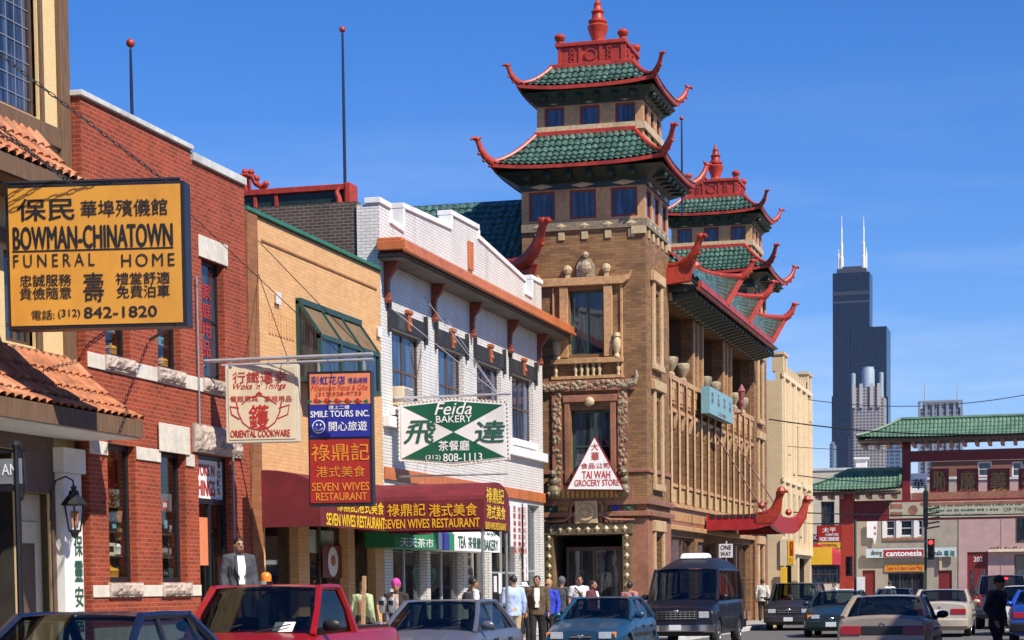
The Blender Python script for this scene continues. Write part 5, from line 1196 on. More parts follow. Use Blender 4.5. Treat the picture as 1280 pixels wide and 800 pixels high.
mb.tube([(-15.74, cy - .1, cz0 - .1), (-15.7, cy - .12, cz0 + .45), (-15.6, cy - .1, cz0 + .72), (-15.4, cy - .05, cz0 + .80), (-15.27, cy, cz0 + .72), (cx, cy, cz0 + .6)], .02, 6); mb.build('iron_frame', M['black_metal'], ln)
MB().lathe((cx, cy, cz0 - .30), [(.115, 0), (.2, .5)], 6).build('lantern_glass', M['shop_glass'], ln)
mb = MB()
for k in range(3): g = k * 2.1; mb.tube([(cx + .06 * math.cos(g), cy + .06 * math.sin(g), cz0 - .25), (cx + .06 * math.cos(g), cy + .06 * math.sin(g), cz0 + .0)], .02, 6); mb.ball((cx + .06 * math.cos(g), cy + .06 * math.sin(g), cz0 + .04), .04, 8, (1, 1, 1.5))
mb.build('candle_bulb', M['orange_panel'], ln)
ln.scale = (.78, .78, .78); ln.location = (-15.75 + (ln.location.x + 15.75) * .78, 30.6, 2.5 + (cz0 - 2.5) * .22)
fp = thing('sign_post', 'black iron post with small hanging nameplate by the funeral home entrance', 'sign post', (-13.6, 25.5, .14))
GP = Fy(25.5); u_, v_ = GP.uv(21, 575); u2, v2 = GP.uv(2, 575)
mb = MB(); mb.tube([(u_, 25.5, .14), (u_, 25.5, v_ + .15)], .045, 8); mb.ball((u_, 25.5, v_ + .2), .07, 8); mb.bar((u_ - .5, 25.5, v_ + .12), (u_ + .16, 25.5, v_ + .12), .03, .04); mb.tube([(u_ + .1, 25.5, v_ + .12), (u_ + .12, 25.5, v_ - .35), (u_ + .06, 25.5, v_ - .55)], .02, 6); mb.build('post', M['black_metal'], fp)
np_ = MB().fbox(GP, u_ - .48, u_ + .07, v_ - .32, v_ + .02, -.02, .02).build('nameplate', M['grey_metal'], fp)
mb = MB(); put_text(mb, 'AN', GP, (u_ - .22, u_ + .02, v_ - .2, v_ - .05), .021, .02); mb.build('lettering', M['ink_white'], np_, recalc=False)
mb = MB(); mb.fbox(GP, u_ - .42, u_ + .05, v_ - .42, v_ - .34, -.015, .015); mb.build('hanging_bar', M['black_metal'], fp)
def flagpole(px, ytop, ybot, X, lab, r=.036):
    F = Fx(X); u, zt_ = F.uv(px, ytop); zb_ = F.uv(px, ybot)[1]
    t = thing('flagpole', lab, 'flagpole', (X, u, zb_)); MB().tube([(X, u, zb_ - .6), (X, u, (zb_ + zt_) / 2), (X, u, zt_ - .1)], [r, r * .9, r * .65], 8).build('pole', M['navy_metal'], t)
    MB().ball((X, u, zt_), .085, 12).build('ball', M['china_red'], t, smooth=True)
flagpole(163, 54, 150, -17.0, 'short dark flagpole with red ball on the brick shop roof')
flagpole(428, 37, 236, -18.3, 'tall dark flagpole with red ball rising from the red roof ornament', .046)
flagpole(852, 148, 250, -14.6, 'thin flagpole with ball top between the two pagoda towers', .045)
ow = thing('one_way_sign', 'white one way sign plate on a street pole behind the dark van', 'street sign', (-10.9, 73, .14))
GO = Fy(73); b = GO.rect(899, 680, 916, 697)
MB().tube([((b[0] + b[1]) / 2, 73.06, .14), ((b[0] + b[1]) / 2, 73.06, b[3] + .1)], .035, 8).build('post', M['galv'], ow)
pl_ = MB().fbox(GO, *b, 0, .012).build('plate', M['white_panel'], ow)
mb = MB(); put_text(mb, 'ONE', GO, (b[0] + .05, b[1] - .05, (b[2] + b[3]) / 2 + .03, b[3] - .04), .013, .02); put_text(mb, 'WAY', GO, (b[0] + .05, b[1] - .05, b[2] + .05, (b[2] + b[3]) / 2 - .03), .013, .02); mb.build('lettering', M['ink_black'], pl_, recalc=False)
def wire(lab, p0, p1, X0, Y0, X1=None, sag=.2, r=.016):
    a = Fy(Y0).uv(*p0); A_ = Vector((a[0], Y0, a[1])); b = Fy(X1 or Y0).uv(*p1); B_ = Vector((b[0], X1 or Y0, b[1]))
    mb = MB(); mb.tube([A_.lerp(B_, k / 12) + Vector((0, 0, -sag * 4 * (k / 12) * (1 - k / 12))) for k in range(13)], r, 5)
    tag(mb.build('overhead_wire', M['black_metal']), lab, 'wire', 'overhead wires')
wire('thick overhead wire running from the cream building past the skyscraper to the gate roof', (961, 524), (1290, 541), 0, 92, 92, .3, .03)
wire('thin overhead wire crossing high in front of the skyscraper base', (1000, 498), (1290, 492), 0, 104, 104, .5, .02)
wire('overhead wire passing just below the middle of the skyscraper shaft', (960, 556), (1290, 562), 0, 96, 96, .2, .015)
wire('overhead wire stretched across the red gate beam and its banner', (985, 640), (1290, 642), 0, 98, 98, .12, .03)
wire('overhead wire sloping down to the roof of the small side gate', (960, 588), (1130, 602), 0, 94, 120, .2, .028)
wire('low thin wire crossing in front of the beige building window', (985, 650), (1060, 655), 0, 100, 100, .1, .015)

# ================================================================== CHINATOWN GATE
YG = 130.0; GG = Fy(YG)
gt = thing('chinatown_gate', 'red ceremonial street gate with green tiled roofs spanning the road', 'gate', (-4.8, YG, 0))
def gx(px, py=600): return GG.uv(px, py)[0]
xc = -4.8
def mirror(a): return 2 * xc - a
zB0, zB1 = 5.5, 6.76
for xl in (gx(1050, 660), mirror(gx(1068, 660))):
    MB().box(xl, xl + .9, YG - .45, YG + .45, .0, 7.75).build('pillar', M['china_red'], gt, bevel=.03)
    MB().box(xl - .08, xl + .98, YG - .53, YG + .53, 0, 1.3).build('pillar_base', M['stone'], gt, bevel=.03)
xl, xr = gx(1068, 640), mirror(gx(1068, 640))
MB().box(xl + .003, xr - .003, YG - .32, YG + .32, zB0, zB1).build('beam', M['deep_red'], gt, bevel=.03)  # darker red than the pillars: side roof shade put into the beam's colour
xb = gx(1128, 600)
for q in (xb, mirror(xb) - .5): MB().box(q, q + .5, YG - .3, YG + .3, zB1 + .003, 10.3).build('post', M['deep_red'], gt, bevel=.02)
MB().box(xb + .503, mirror(xb) - .503, YG - .25, YG + .25, 9.1, 9.75).build('lintel', M['deep_red'], gt)
def hiproof(x0, x1, ze, zr, dep, hl, hr, nm, pit=.24):
    g = MB(); dz = zr - ze; L = math.hypot(dz, dep)
    tile_slope(g, (x0, YG - dep, ze), (1, 0, 0), (0, dep, dz), x1 - x0, L, pit, .36, .065, .03, hl, hr, .12, .12)
    tile_slope(g, (x1, YG + dep, ze), (-1, 0, 0), (0, -dep, dz), x1 - x0, L, pit, .36, .065, .03, hr, hl, .12, .12)
    if hr: tile_slope(g, (x1, YG - dep, ze), (0, 1, 0), (-hr, 0, dz), 2 * dep, math.hypot(dz, hr), pit, .36, .065, .03, dep, dep, .12, .12)
    if hl: tile_slope(g, (x0, YG + dep, ze), (0, -1, 0), (hl, 0, dz), 2 * dep, math.hypot(dz, hl), pit, .36, .065, .03, dep, dep, .12, .12)
    ro = g.build(nm, M['gate_tile'], gt, smooth=True, ang=60, weld=True)
    g = MB(); g.tube([(x0 + hl, YG, zr + .08), (x1 - hr, YG, zr + .08)], .12, 8)
    for sx in (0, 1):
        for sy in (-1, 1):
            a = Vector((x0 + hl if sx == 0 else x1 - hr, YG, zr)); b = Vector((x0 if sx == 0 else x1, YG + sy * dep, ze + .12))
            g.tube([a.lerp(b, k / 6) + Vector((0, 0, .1 - .12 * 4 * (k / 6) * (1 - k / 6))) for k in range(7)], .1, 6)
    g.build('ridge', M['gate_tile'], ro, smooth=True)
    g = MB(); g.box(x0 + .1, x1 - .1, YG - dep + .1, YG + dep - .1, ze - .22, ze - .06); g.build('soffit', M['timber'], ro)
    n = int((x1 - x0) / .75)
    for i in range(n):
        x = x0 + .4 + i * (x1 - x0 - .8) / (n - 1)
        MB().box(x - .1, x + .1, YG - dep + .2, YG + dep - .2, ze - .5, ze - .222).build('eave_bracket', M['terra_red'], ro)
hiproof(gx(1073, 548), mirror(gx(1073, 548)), 10.5, 11.66, 1.5, 2.6, 2.6, 'main_roof')
hiproof(gx(1000, 613), gx(1126, 613), 7.4, 8.6, 1.4, 3.0, 0, 'side_roof'); hiproof(mirror(gx(1126, 613)), mirror(gx(1000, 613)), 7.4, 8.6, 1.4, 0, 3.0, 'side_roof')
for (x0, x1, ch) in ((1162, 1186, '恥'), (1196, 1223, '廉'), (1234, 1262, '義'), (1273, 1300, '禮')):
    r_ = GG.rect(x0, 586, x1, 617); b = MB().fbox(GG, *r_, -.05, .0).build('character_board', M['deep_red'], gt)
    mb = MB(); put_text(mb, ch, GG, (r_[0] + .18, r_[1] - .18, r_[2] + .15, r_[3] - .15), .002, .03); mb.build('lettering', M['dull_gold'], b, recalc=False)
r_ = GG.rect(1136, 592, 1159, 617); b = MB().fbox(GG, *r_, .1, .14).build('white_board', M['white_panel'], gt); mb = MB(); put_text(mb, '華', GG, (r_[0] + .2, r_[1] - .1, r_[2] + .25, r_[3] - .35), .142, .03); mb.build('lettering', M['ink_black'], b, recalc=False)
mb = MB(); mb.box(xb + .6, mirror(xb) - .6, YG - .2, YG + .2, zB1 + .003, zB1 + .42); mb.build('board_rail', M['terra_red'], gt)
r_ = GG.rect(1112, 628.5, 1310, 648.5); bn = MB().fbox(GG, *r_, .33, .35).build('banner', mat('banner', (.42, .38, .27), .8), gt)
random.seed(8); mb = MB(); put_text(mb, 'OF THE IRON', GG, (r_[0] + 6.9, r_[0] + 9.2, r_[2] + .30, r_[2] + .52), .352, .012)
for zz_, n_, h_ in ((.66, 34, .12), (.36, 26, .15), (.12, 22, .09)):
    u = r_[0] + 2.2
    for k in range(n_):
        w_ = random.uniform(.05, .16)
        if u + w_ < (r_[0] + 6.7 if zz_ == .36 else r_[1] - .3): mb.fbox(GG, u, u + w_, r_[2] + zz_, r_[2] + zz_ + h_ * random.uniform(.7, 1), .351, .353)
        u += w_ + random.choice((.03, .03, .05, .14))
mb.build('lettering', M['ink_green'], bn, recalc=False)
mb = MB(); mb.fbox(GG, r_[0] + 1.9, r_[1] - .05, r_[3] - .26, r_[3] - .05, .3505, .352); mb.build('banner_band', M['terra_red'], bn)
mb = MB(); mb.fbox(GG, r_[0] + .05, r_[0] + .8, r_[3] - .4, r_[3] - .1, .351, .355); mb.fbox(GG, r_[0] + .05, r_[0] + .8, r_[2] + .1, r_[2] + .4, .351, .355); mb.lathe(GG.p(r_[0] + 1.45, (r_[2] + r_[3]) / 2, .352), [(.3, 0), (.3, .004), (.001, .004)], 14, GG.N); mb.build('emblem', M['terra_red'], bn)
# traffic lights
def signal(nm, px, Y, ztop, lab, heads):
    F = Fy(Y); x = F.uv(px, 690)[0]; t = thing(nm, lab, 'traffic light', (x, Y, .14))
    MB().tube([(x, Y, .14), (x, Y, ztop)], .075, 8).build('pole', M['green_frame'], t)
    for dx, z, lit in heads:
        mb = MB(); mb.box(x + dx - .18, x + dx + .18, Y - .35, Y - .1, z - .55, z + .55)
        for k in (-1, 0, 1): mb.lathe((x + dx, Y - .35, z + k * .35), [(.14, 0), (.14, .16), (.12, .16), (.12, 0)], 12, (0, -1, .1))
        h = mb.build('signal_head', M['black_metal'], t)
        for k in (-1, 0, 1): MB().lathe((x + dx, Y - .352, z + k * .35), [(.12, 0), (.1, .03), (.001, .05)], 12, (0, -1, 0)).build('lens', emit('red_lamp', (1, .03, .02), 3.0) if (lit and k == 1) else M['deep_red' if k == 1 else 'eave_green'], h)
    return t
ts = signal('traffic_light', 1157, 112, 6.8, 'traffic light showing red on a tall dark pole before the restaurant with the yellow banner', [(.3, 3.4, True)])
mb = MB(); x_ = Fy(112).uv(1157, 690)[0]; mb.box(x_ - .12, x_ + .12, 111.8, 112.2, 4.6, 6.5)
for k in range(5): mb.bar((x_, 111.8, 4.5 + k * .25), (x_ + .75, 111.6, 4.6 + k * .25), .06, .08)
mb.build('sign_bracket', M['black_metal'], ts)
signal('traffic_light', 1069, 116, 5.2, 'dark green traffic light post beside the red gate pillar', [(-.32, 2.6, False)])
MB().box(Fy(116).uv(1069, 690)[0] + .1, Fy(116).uv(1069, 690)[0] + .55, 115.8, 115.9, .9, 2.0).build('notice_board', M['white_panel'], COL.objects['traffic_light.001'], raw=False)

# ================================================================== BUILDINGS BEYOND THE CROSS STREET
YB = 166.0; GB2 = Fy(YB)
can = thing('tan_restaurant', 'tan two storey restaurant with white windows and a long pale shop sign beyond the gate', 'building', (-15, YB, 0))
def bx(px): return GB2.uv(px, 690)[0]
xa, xb2 = bx(1062), bx(1197)
zt2 = GB2.uv(1150, 600)[1]
wz = GB2.rect(1108, 650, 1156, 671)
dz_ = GB2.uv(1100, 699)[1]
wn_ = [(bx(1107), bx(1119), wz[2], wz[3]), (bx(1125), bx(1141), wz[2], wz[3]), (bx(1147), bx(1154), wz[2], wz[3]), (bx(1110), bx(1155), .3, GB2.uv(1110, 716)[1]), (bx(1078), bx(1094), .14, GB2.uv(1078, 713)[1]), (bx(1173), bx(1190), .14, GB2.uv(1175, 713)[1])]
MB().wall(GB2, xa, xb2, 0, zt2, wn_, .3).build('facade', M['tan_wall'], can)
MB().box(xa, xb2, YB + .3, YB + 18, 0, zt2 - .2).build('rear_wall', M['tan_wall'], can)
MB().fbox(GB2, xa - .05, xb2 - .02, zt2, zt2 + .2, -.35, .1).build('coping', M['coping'], can)
for h in wn_[:3]: window(GB2, can, *h, M['white_frame'], M['pane'], .1, .12, 1, 2)
MB().fbox(GB2, bx(1104), bx(1157), wz[2] - .3, wz[2] - .1, .003, .1).build('sill', M['terra_red'], can)
mb = MB()
for u in (bx(1103), bx(1119) + .08, bx(1141) + .08): mb.fbox(GB2, u, u + .32, wz[2] - .1, wz[3] + .1, .003, .06)
mb.build('window_surround', M['white_frame'], can)
window(GB2, can, *wn_[3], M['brown_frame'], M['pane'], .2, .1, 3, 1, name='shop_window')
for h in wn_[4:]: MB().fbox(GB2, *h, -.2, -.12).build('door', M['deep_red'], can)
sr = GB2.rect(1083, 686, 1198, 697.5); sb = MB().fbox(GB2, sr[0], sr[1] - .15, sr[2], sr[3], .25, .4).build('shop_sign', mat('pale_sign', (.50, .58, .57), .5), can)
rr = GB2.rect(1105, 687.5, 1155, 696.5); cs_ = MB().fbox(GB2, *rr, .401, .42).build('sign_panel', M['red_panel'], sb)
sign_text(GB2, cs_, M['ink_white'], .421, [('cantonesia', 1108, 688.5, 1153, 695.5, .05)])
sign_text(GB2, sb, M['ink_black'], .402, [('dining', 1089, 688, 1103, 696, .03), ('cocktails', 1157, 688.5, 1178, 694.5, .03)]); sign_text(GB2, sb, M['ink_green'], .402, [('粵海', 1180, 688, 1194, 696, .03)])
rr = GB2.rect(1106, 705, 1155, 714.5); yb = MB().fbox(GB2, *rr, .05, .1).build('yellow_banner', mat('banner_yellow', (.62, .28, .02), .7), can)
sign_text(GB2, yb, M['ink_red'], .101, [('Come in & have a Good Meal', 1108, 707, 1153, 713, .02)])
mb = MB(); mb.poly(GB2, [GB2.uv(*q) for q in ((1084, 652), (1097, 651), (1096, 673), (1094, 681), (1092, 673), (1084, 672))], .2, .3); vb = mb.build('vertical_sign', M['white_panel'], can); sign_text(GB2, vb, M['ink_red'], .302, [('粵', 1092.5, 658, 1095.5, 662), ('海', 1092.5, 665, 1095.5, 669)])
for px in (1176,):
    u = bx(px); MB().fbox(GB2, u - .1, u + .1, 2.6, 4.2, .05, .25).build('wall_lamp', M['terra_light'], can)
pk = thing('pink_building', 'pale pink rendered building with a tall dark red door marked with its number', 'building', (-6, YB, 0))
x2 = bx(1197) + .02; zp2 = GB2.uv(1220, 600)[1]
dr_ = (bx(1209), bx(1235), .14, GB2.uv(1220, 690)[1]); wr_ = (bx(1269), bx(1300), GB2.uv(1270, 679)[1], GB2.uv(1270, 640)[1]); wr2 = (bx(1268), bx(1300), .8, GB2.uv(1270, 693)[1])
MB().wall(GB2, x2, x2 + 14, 0, zp2, [dr_, wr_, wr2], .3).build('facade', M['pink_wall'], pk); MB().box(x2, x2 + 14, YB + .3, YB + 18, 0, zp2 - .2).build('rear_wall', M['pink_wall'], pk)
MB().fbox(GB2, x2, x2 + 14, zp2, zp2 + .15, -.35, .1).build('coping', M['coping'], pk)
d_ = MB().fbox(GB2, *dr_, -.2, -.1).build('door', M['deep_red'], pk)
mb = MB(); dw = dr_[1] - dr_[0]; mb.fbox(GB2, dr_[0] + dw * .15, dr_[0] + dw * .32, .5, 2.6, -.099, -.09); mb.fbox(GB2, dr_[0] + dw * .65, dr_[0] + dw * .85, .5, 2.6, -.099, -.09); mb.build('door_light', M['pane'], d_)
sign_text(GB2, d_, M['ink_white'], -.098, [('202', 1217, 696, 1228, 702, .0)])
for h in (wr_, wr2): window(GB2, pk, *h, M['brown_frame'], M['pane'], .15, .1, 2, 1)
mb = MB(); mb.fbox(GB2, bx(1252) - .05, bx(1252) + .05, 0, zp2 - .2, .003, .03); mb.fbox(GB2, x2 + .05, x2 + .25, 0, zp2 - .2, .003, .05); mb.build('pilaster_strip', M['pink_wall'], pk)
MB().fbox(GB2, bx(1235), bx(1300), GB2.uv(1240, 690)[1], GB2.uv(1240, 686.5)[1], .05, .5).build('ledge', M['cream_panel'], pk)
mb = MB(); random.seed(2); u = bx(1236)
while u < bx(1300): w_ = random.uniform(.06, .16); mb.fbox(GB2, u, u + w_, GB2.uv(1240, 686.2)[1], GB2.uv(1240, random.uniform(683, 685))[1], .3, .34); u += w_ + random.choice((.05, .07, .22))
mb.build('raised_lettering', M['ink_black'], pk)
rb = thing('red_brick_block', 'red brick upper storeys with pale windows glimpsed through the gate', 'building', (0, 190, 0))
GR = Fy(190); xq = GR.uv(1165, 600)[0]; zq = GR.uv(1200, 568)[1]
hh = [(GR.rect(a, 577, b, 596)) for a, b in ((1222, 1240), (1265, 1278), (1292, 1305))]
MB().wall(GR, xq, xq + 16, 0, zq, hh, .3).build('facade', M['far_brick'], rb); MB().box(xq, xq + 16, 190.3, 205, 0, zq - .1).build('rear_wall', M['far_brick'], rb)
for h in hh: window(GR, rb, *h, M['white_frame'], M['pane'], .1, .14, 1, 2)
MB().fbox(GR, xq, xq + 16, zq - .6, zq - .3, .003, .2).build('cornice', M['stone'], rb)
bg_ = thing('beige_building', 'beige low building with one dark upper window behind the red and yellow furniture sign', 'building', (-24, 158, 0))
G9 = Fy(162); x0_, x1_ = G9.uv(985, 640)[0], G9.uv(1064, 640)[0]; zb_ = G9.uv(1040, 588)[1]
hw = [G9.rect(1026, 627, 1043, 658), G9.rect(1014, 706, 1052, 730)]
MB().wall(G9, x0_, x1_, 0, zb_, hw, .3).build('facade', M['beige_wall'], bg_); MB().box(x0_, x1_, 162.3, 180, 0, zb_ - .1).build('rear_wall', M['beige_wall'], bg_)
for h in hw: window(G9, bg_, *h, M['brown_frame'], M['pane'], .15, .1, 1, 2)
MB().fbox(G9, x0_, x1_, zb_, zb_ + .18, -.4, .08).build('coping', M['coping'], bg_)
mb = MB(); q = G9.rect(1012, 668, 1024, 677); mb.fbox(G9, *q, .02, .1); ds = mb.build('dark_sign', M['ink_black'], bg_); mb = MB(); put_text(mb, 'DO', G9, (q[0] + .2, q[1] - .1, q[2] + .15, q[3] - .1), .102, .02); mb.build('lettering', M['ink_white'], ds, recalc=False)
vt = thing('roof_vent', 'small white ventilator box on the beige building roof', 'vent', (-20, 170, zb_)); Gv = Fy(170); q = Gv.rect(1070, 574, 1083, 584); mb = MB(); mb.fbox(Gv, *q, -.8, 0); mb.fbox(Gv, q[0] - .15, q[1] + .15, q[3], q[3] + .15, -.95, .15); mb.fbox(Gv, q[0] + .2, q[1] - .2, zb_ - .2, q[2], -.6, -.2); mb.build('vent_hood', M['white_panel'], vt)
# signs on the west side beyond the pagodas
fs_ = thing('furniture_sign', 'red and yellow furniture shop sign hanging beside the red gate pillar', 'sign', (-12, 118, 3)); G10 = Fy(118)
q = G10.rect(1022, 658, 1050.5, 691); mid_ = G10.uv(1022, 678)[1]
MB().fbox(G10, q[0] - .05, q[1] + .05, q[2] - .05, q[3] + .05, -.3, -.002).build('case', M['deep_red'], fs_)
a1 = MB().fbox(G10, q[0], q[1], mid_, q[3], 0, .02).build('panel', M['red_panel'], fs_); a2 = MB().fbox(G10, q[0], q[1], q[2], mid_ - .01, 0, .02).build('panel', M['yellow_cloth'], fs_)
sign_text(G10, a1, M['ink_white'], .022, [('太平', 1028, 659.5, 1045, 665.5, .03), ('FURNITURE', 1032, 667, 1048, 670, .03), ('PACIFIC FURNITURE', 1024.5, 671.5, 1049, 676.5, .04)]); sign_text(G10, a2, M['ink_black'], .022, [('ORIENTAL', 1026, 680, 1047, 683.5, .02), ('IMPORTS & GIFTS', 1027, 685, 1048, 688.5, .03)])
MB().tube([(-14.6, 118.1, q[3] + .15), (q[1], 118.1, q[3] + .15)], .04, 6).build('bracket', M['black_metal'], fs_)
ya = thing('street_awning', 'red and yellow barrel awning over the shop past the cream brick building', 'awning', (-12, 110, 2.6)); 
GY = Fy(108.5)
q = GY.rect(1003, 679, 1040, 706)
prof = [(q[0], q[2]), (q[0], q[2] + .55)] + [(q[0] + .9 * (1 - math.cos(k / 8 * math.pi / 2)), q[2] + .55 + .5 * math.sin(k / 8 * math.pi / 2)) for k in range(1, 9)]
mb = MB(); x0a, x1a = -13.3, GY.uv(1040, 690)[0]; N = 8
pf = [(x1a, q[2]), (x1a, q[2] + .6)] + [(x1a - 1.6 * (1 - math.cos(k / N * math.pi / 2)), q[2] + .6 + .55 * math.sin(k / N * math.pi / 2)) for k in range(1, N + 1)]
for i in range(len(pf) - 1): mb.quad((pf[i][0], 107, pf[i][1]), (pf[i][0], 113, pf[i][1]), (pf[i + 1][0], 113, pf[i + 1][1]), (pf[i + 1][0], 107, pf[i + 1][1]))
for y in (107, 113): mb.add([(x, y, z) for x, z in pf] + [(pf[-1][0], y, q[2])], [tuple(range(len(pf) + 1))])
mb.build('cloth', M['red_cloth'], ya, smooth=True, ang=50)
mb = MB(); GQ = Fy(106.95); rq = GQ.rect(1012, 684, 1040, 706); mb.fbox(GQ, *rq, 0, .03); mb.build('yellow_valance', M['yellow_cloth'], ya)
for px0, px1, y0, y1, Y, lab, cols in ((975, 993, 674, 707, 93.9, 'yellow and red box sign on the corner of the cream brick building', ('yellow_cloth', 'red_panel')),):
    G11 = Fy(Y); q = G11.rect(px0, y0, px1, y1); t = thing('box_sign', lab, 'sign', (q[0], Y, q[2])); MB().fbox(G11, *q, -.35, 0).build('case', M['cream_panel'], t); f_ = MB().fbox(G11, q[0] + .35, q[1], q[2] + .05, q[3] - .05, .001, .02).build('face', M[cols[0]], t)
    mb = MB(); mb.fbox(G11, q[0] + .45, q[1] - .05, q[2] + .45, q[3] - .12, .021, .03); mb.build('red_patch', M[cols[1]], f_)
    mb = MB(); put_text(mb, '大', G11, (q[0] + .5, q[1] - .1, q[2] + .75, q[2] + 1.0), .031, .02); put_text(mb, 'TEA', G11, (q[0] + .4, q[1] - .05, q[2] + .15, q[2] + .35), .022, .02); mb.build('lettering', M['ink_gold'], f_, recalc=False)
yp = thing('yellow_panel', 'tall yellow panel standing below the box sign at the cream building corner', 'panel', (-12.2, 93.8, .14)); G11 = Fy(93.8); q = G11.rect(976, 709, 984, 730); MB().fbox(G11, q[0], q[1], .14, q[3], 0, .08).build('board', M['yellow_cloth'], yp, bevel=.01)

# ================================================================== SKYLINE
def skymat(name, c1, c2, fw, fh, rough=.25):
    m = brick(name, c1, c1, c2, bw=fw, rh=fh, ms=.9, rough=rough, bmp=0, stain=.9, offset=0)
    return m
M['tower_haze_blue'] = skymat('tower_haze_blue', (.006, .011, .030), (.013, .021, .05), 4.6, 3.9)  # black tower with the blue of distant haze put into its colour
M['tower_stone'] = skymat('tower_stone', (.10, .12, .15), (.40, .34, .30), 4.5, 4.0, .4)
M['tower_glass'] = skymat('tower_glass', (.05, .08, .13), (.14, .19, .26), 6, 4)
M['tower_grey'] = skymat('tower_grey', (.06, .07, .09), (.22, .23, .26), 7, 5)
YS = 2850.0; GS = Fy(YS)
st_ = thing('black_skyscraper', 'very tall black stepped skyscraper with two white antennas on the skyline', 'skyscraper', (-265, YS, 0))
def sx_(px, y=500): return GS.uv(px, y)[0]
def sz_(py): return GS.uv(1075, py)[1]
xs = [sx_(1041), sx_(1064), sx_(1087), sx_(1110)]; 
xA, xB_, xC_, xD_ = xs; dpt = 70
mb = MB(); mb.box(xA, xC_, YS + 1, YS + 46, 0, sz_(340)); mb.box(xC_ + .01, xD_ - 2, YS + 1, YS + 69, 0, sz_(409)); mb.box(xA + 2, xB_ + 8, YS + 46.1, YS + 69, 0, sz_(409))
mb.box(xB_, xC_ + 1, YS, YS + 1.0, 0, sz_(408)); mb.box(xA - 1.5, xC_, YS - .5, YS + .99, 0, sz_(494)); mb.box(xC_ + 1.01, xD_, YS, YS + .99, 0, sz_(497)); shaft = mb.build('shaft', M['tower_haze_blue'], st_)
mb = MB(); mb.box(xA + 5, xC_ - 5, YS + 6, YS + 40, sz_(340), sz_(334)); mb.box(xA + 12, xC_ - 12, YS + 10, YS + 36, sz_(334), sz_(331))
for z in (364, 366, 376): mb.box(xA - .2, xC_ + .2, YS + .7, YS + 1.2, sz_(z) - 2, sz_(z) + .5)
mb.build('plant_floor', mat('plant_floor', (.05, .055, .08), .5), st_)
for px, top in ((1050.5, 266), (1078, 268)):
    mb = MB(); x = sx_(px); mb.lathe((x, YS + 20, sz_(338)), [(2.6, 0), (2.6, 22), (1.9, 23), (1.9, 40), (1.2, 41), (1.2, 60), (.6, 62), (.5, sz_(top) - sz_(338))], 10); mb.lathe((x - 4.2 if px < 1060 else x + 3.6, YS + 20, sz_(338)), [(1.3, 0), (1.3, 26), (.6, 27), (.5, 33)], 8); mb.build('antenna', M['white_panel'], st_)
t = thing('crowned_tower', 'pale stone tower with white glass crown drums standing before the black skyscraper', 'skyscraper', (-235, 2700, 0))
G12 = Fy(2700.0)
def rx(px): return G12.uv(px, 520)[0]
def rz(py): return G12.uv(1083, py)[1]
mb = MB(); mb.box(rx(1063), rx(1105), 2700, 2740, 0, rz(497)); mb.box(rx(1067), rx(1101), 2695, 2745, 0, rz(484)); mb.box(rx(1060), rx(1107), 2705, 2735, 0, rz(545)); mb.build('shaft', M['tower_stone'], t)
mb = MB(); mb.lathe((rx(1083.5), 2720, rz(500)), [(8.2, 0), (8.2, rz(461) - rz(500)), (7.2, rz(459) - rz(500)), (7.2, rz(457) - rz(500)), (.01, rz(457) - rz(500))], 20)
for px in (1066, 1101): mb.lathe((rx(px), 2706, rz(500)), [(3.0, 0), (3.0, rz(466) - rz(500)), (.01, rz(465) - rz(500))], 14)
mb.build('crown', mat('crown_glass', (.30, .37, .43), .5), t, smooth=True, ang=30)
mb = MB()
for px in (1068, 1077, 1090, 1099): mb.box(rx(px) - 2, rx(px) + 2, 2693, 2694.9, rz(510), rz(480))
mb.build('pier', mat('pale_pier', (.48, .44, .40), .6), t)
t = thing('antenna_tower', 'grey flat topped tower with two thin antennas rising behind the gate roof', 'skyscraper', (-140, 2500, 0)); G13 = Fy(2500.0)
def rx(px): return G13.uv(px, 520)[0]
def rz(py): return G13.uv(1176, py)[1]
mb = MB(); mb.box(rx(1149), rx(1202), 2500, 2540, 0, rz(510)); mb.box(rx(1153), rx(1198), 2503, 2537, rz(510), rz(500)); mb.build('shaft', M['tower_grey'], t)
mb = MB()
for i in range(7): u = rx(1149) + (rx(1202) - rx(1149)) * i / 6.0; mb.box(u - 1.4, u + 1.4, 2498.5, 2499.99, 0, rz(501))
mb.box(rx(1149) - 1, rx(1202) + 1, 2498, 2499.98, rz(503), rz(500.5)); mb.build('rib', mat('rib', (.26, .26, .29), .5), t)
for px in (1155, 1196): MB().lathe((rx(px), 2515, rz(501)), [(.9, 0), (.7, 12), (.35, rz(478) - rz(501))], 8).build('antenna', M['galv'], t)
for px0, px1, top, Y, lab in ((1108, 1126, 556, 2300, 'low blue glass office block right of the black skyscraper'), (1037, 1042, 555, 2400, 'sliver of a blue grey tower left of the black skyscraper')):
    G14 = Fy(float(Y)); t = thing('office_tower', lab, 'office building', (G14.uv(px0, 560)[0], Y, 0)); MB().box(G14.uv(px0, 560)[0], G14.uv(px1, 560)[0], Y, Y + 30, 0, G14.uv(px0, top)[1]).build('shaft', M['tower_glass'], t); MB().box(G14.uv(px0, 560)[0] + 1, G14.uv(px1, 560)[0] - 1, Y + 4, Y + 20, G14.uv(px0, top)[1], G14.uv(px0, top)[1] + 3).build('roof_plant', M['tower_grey'], t)

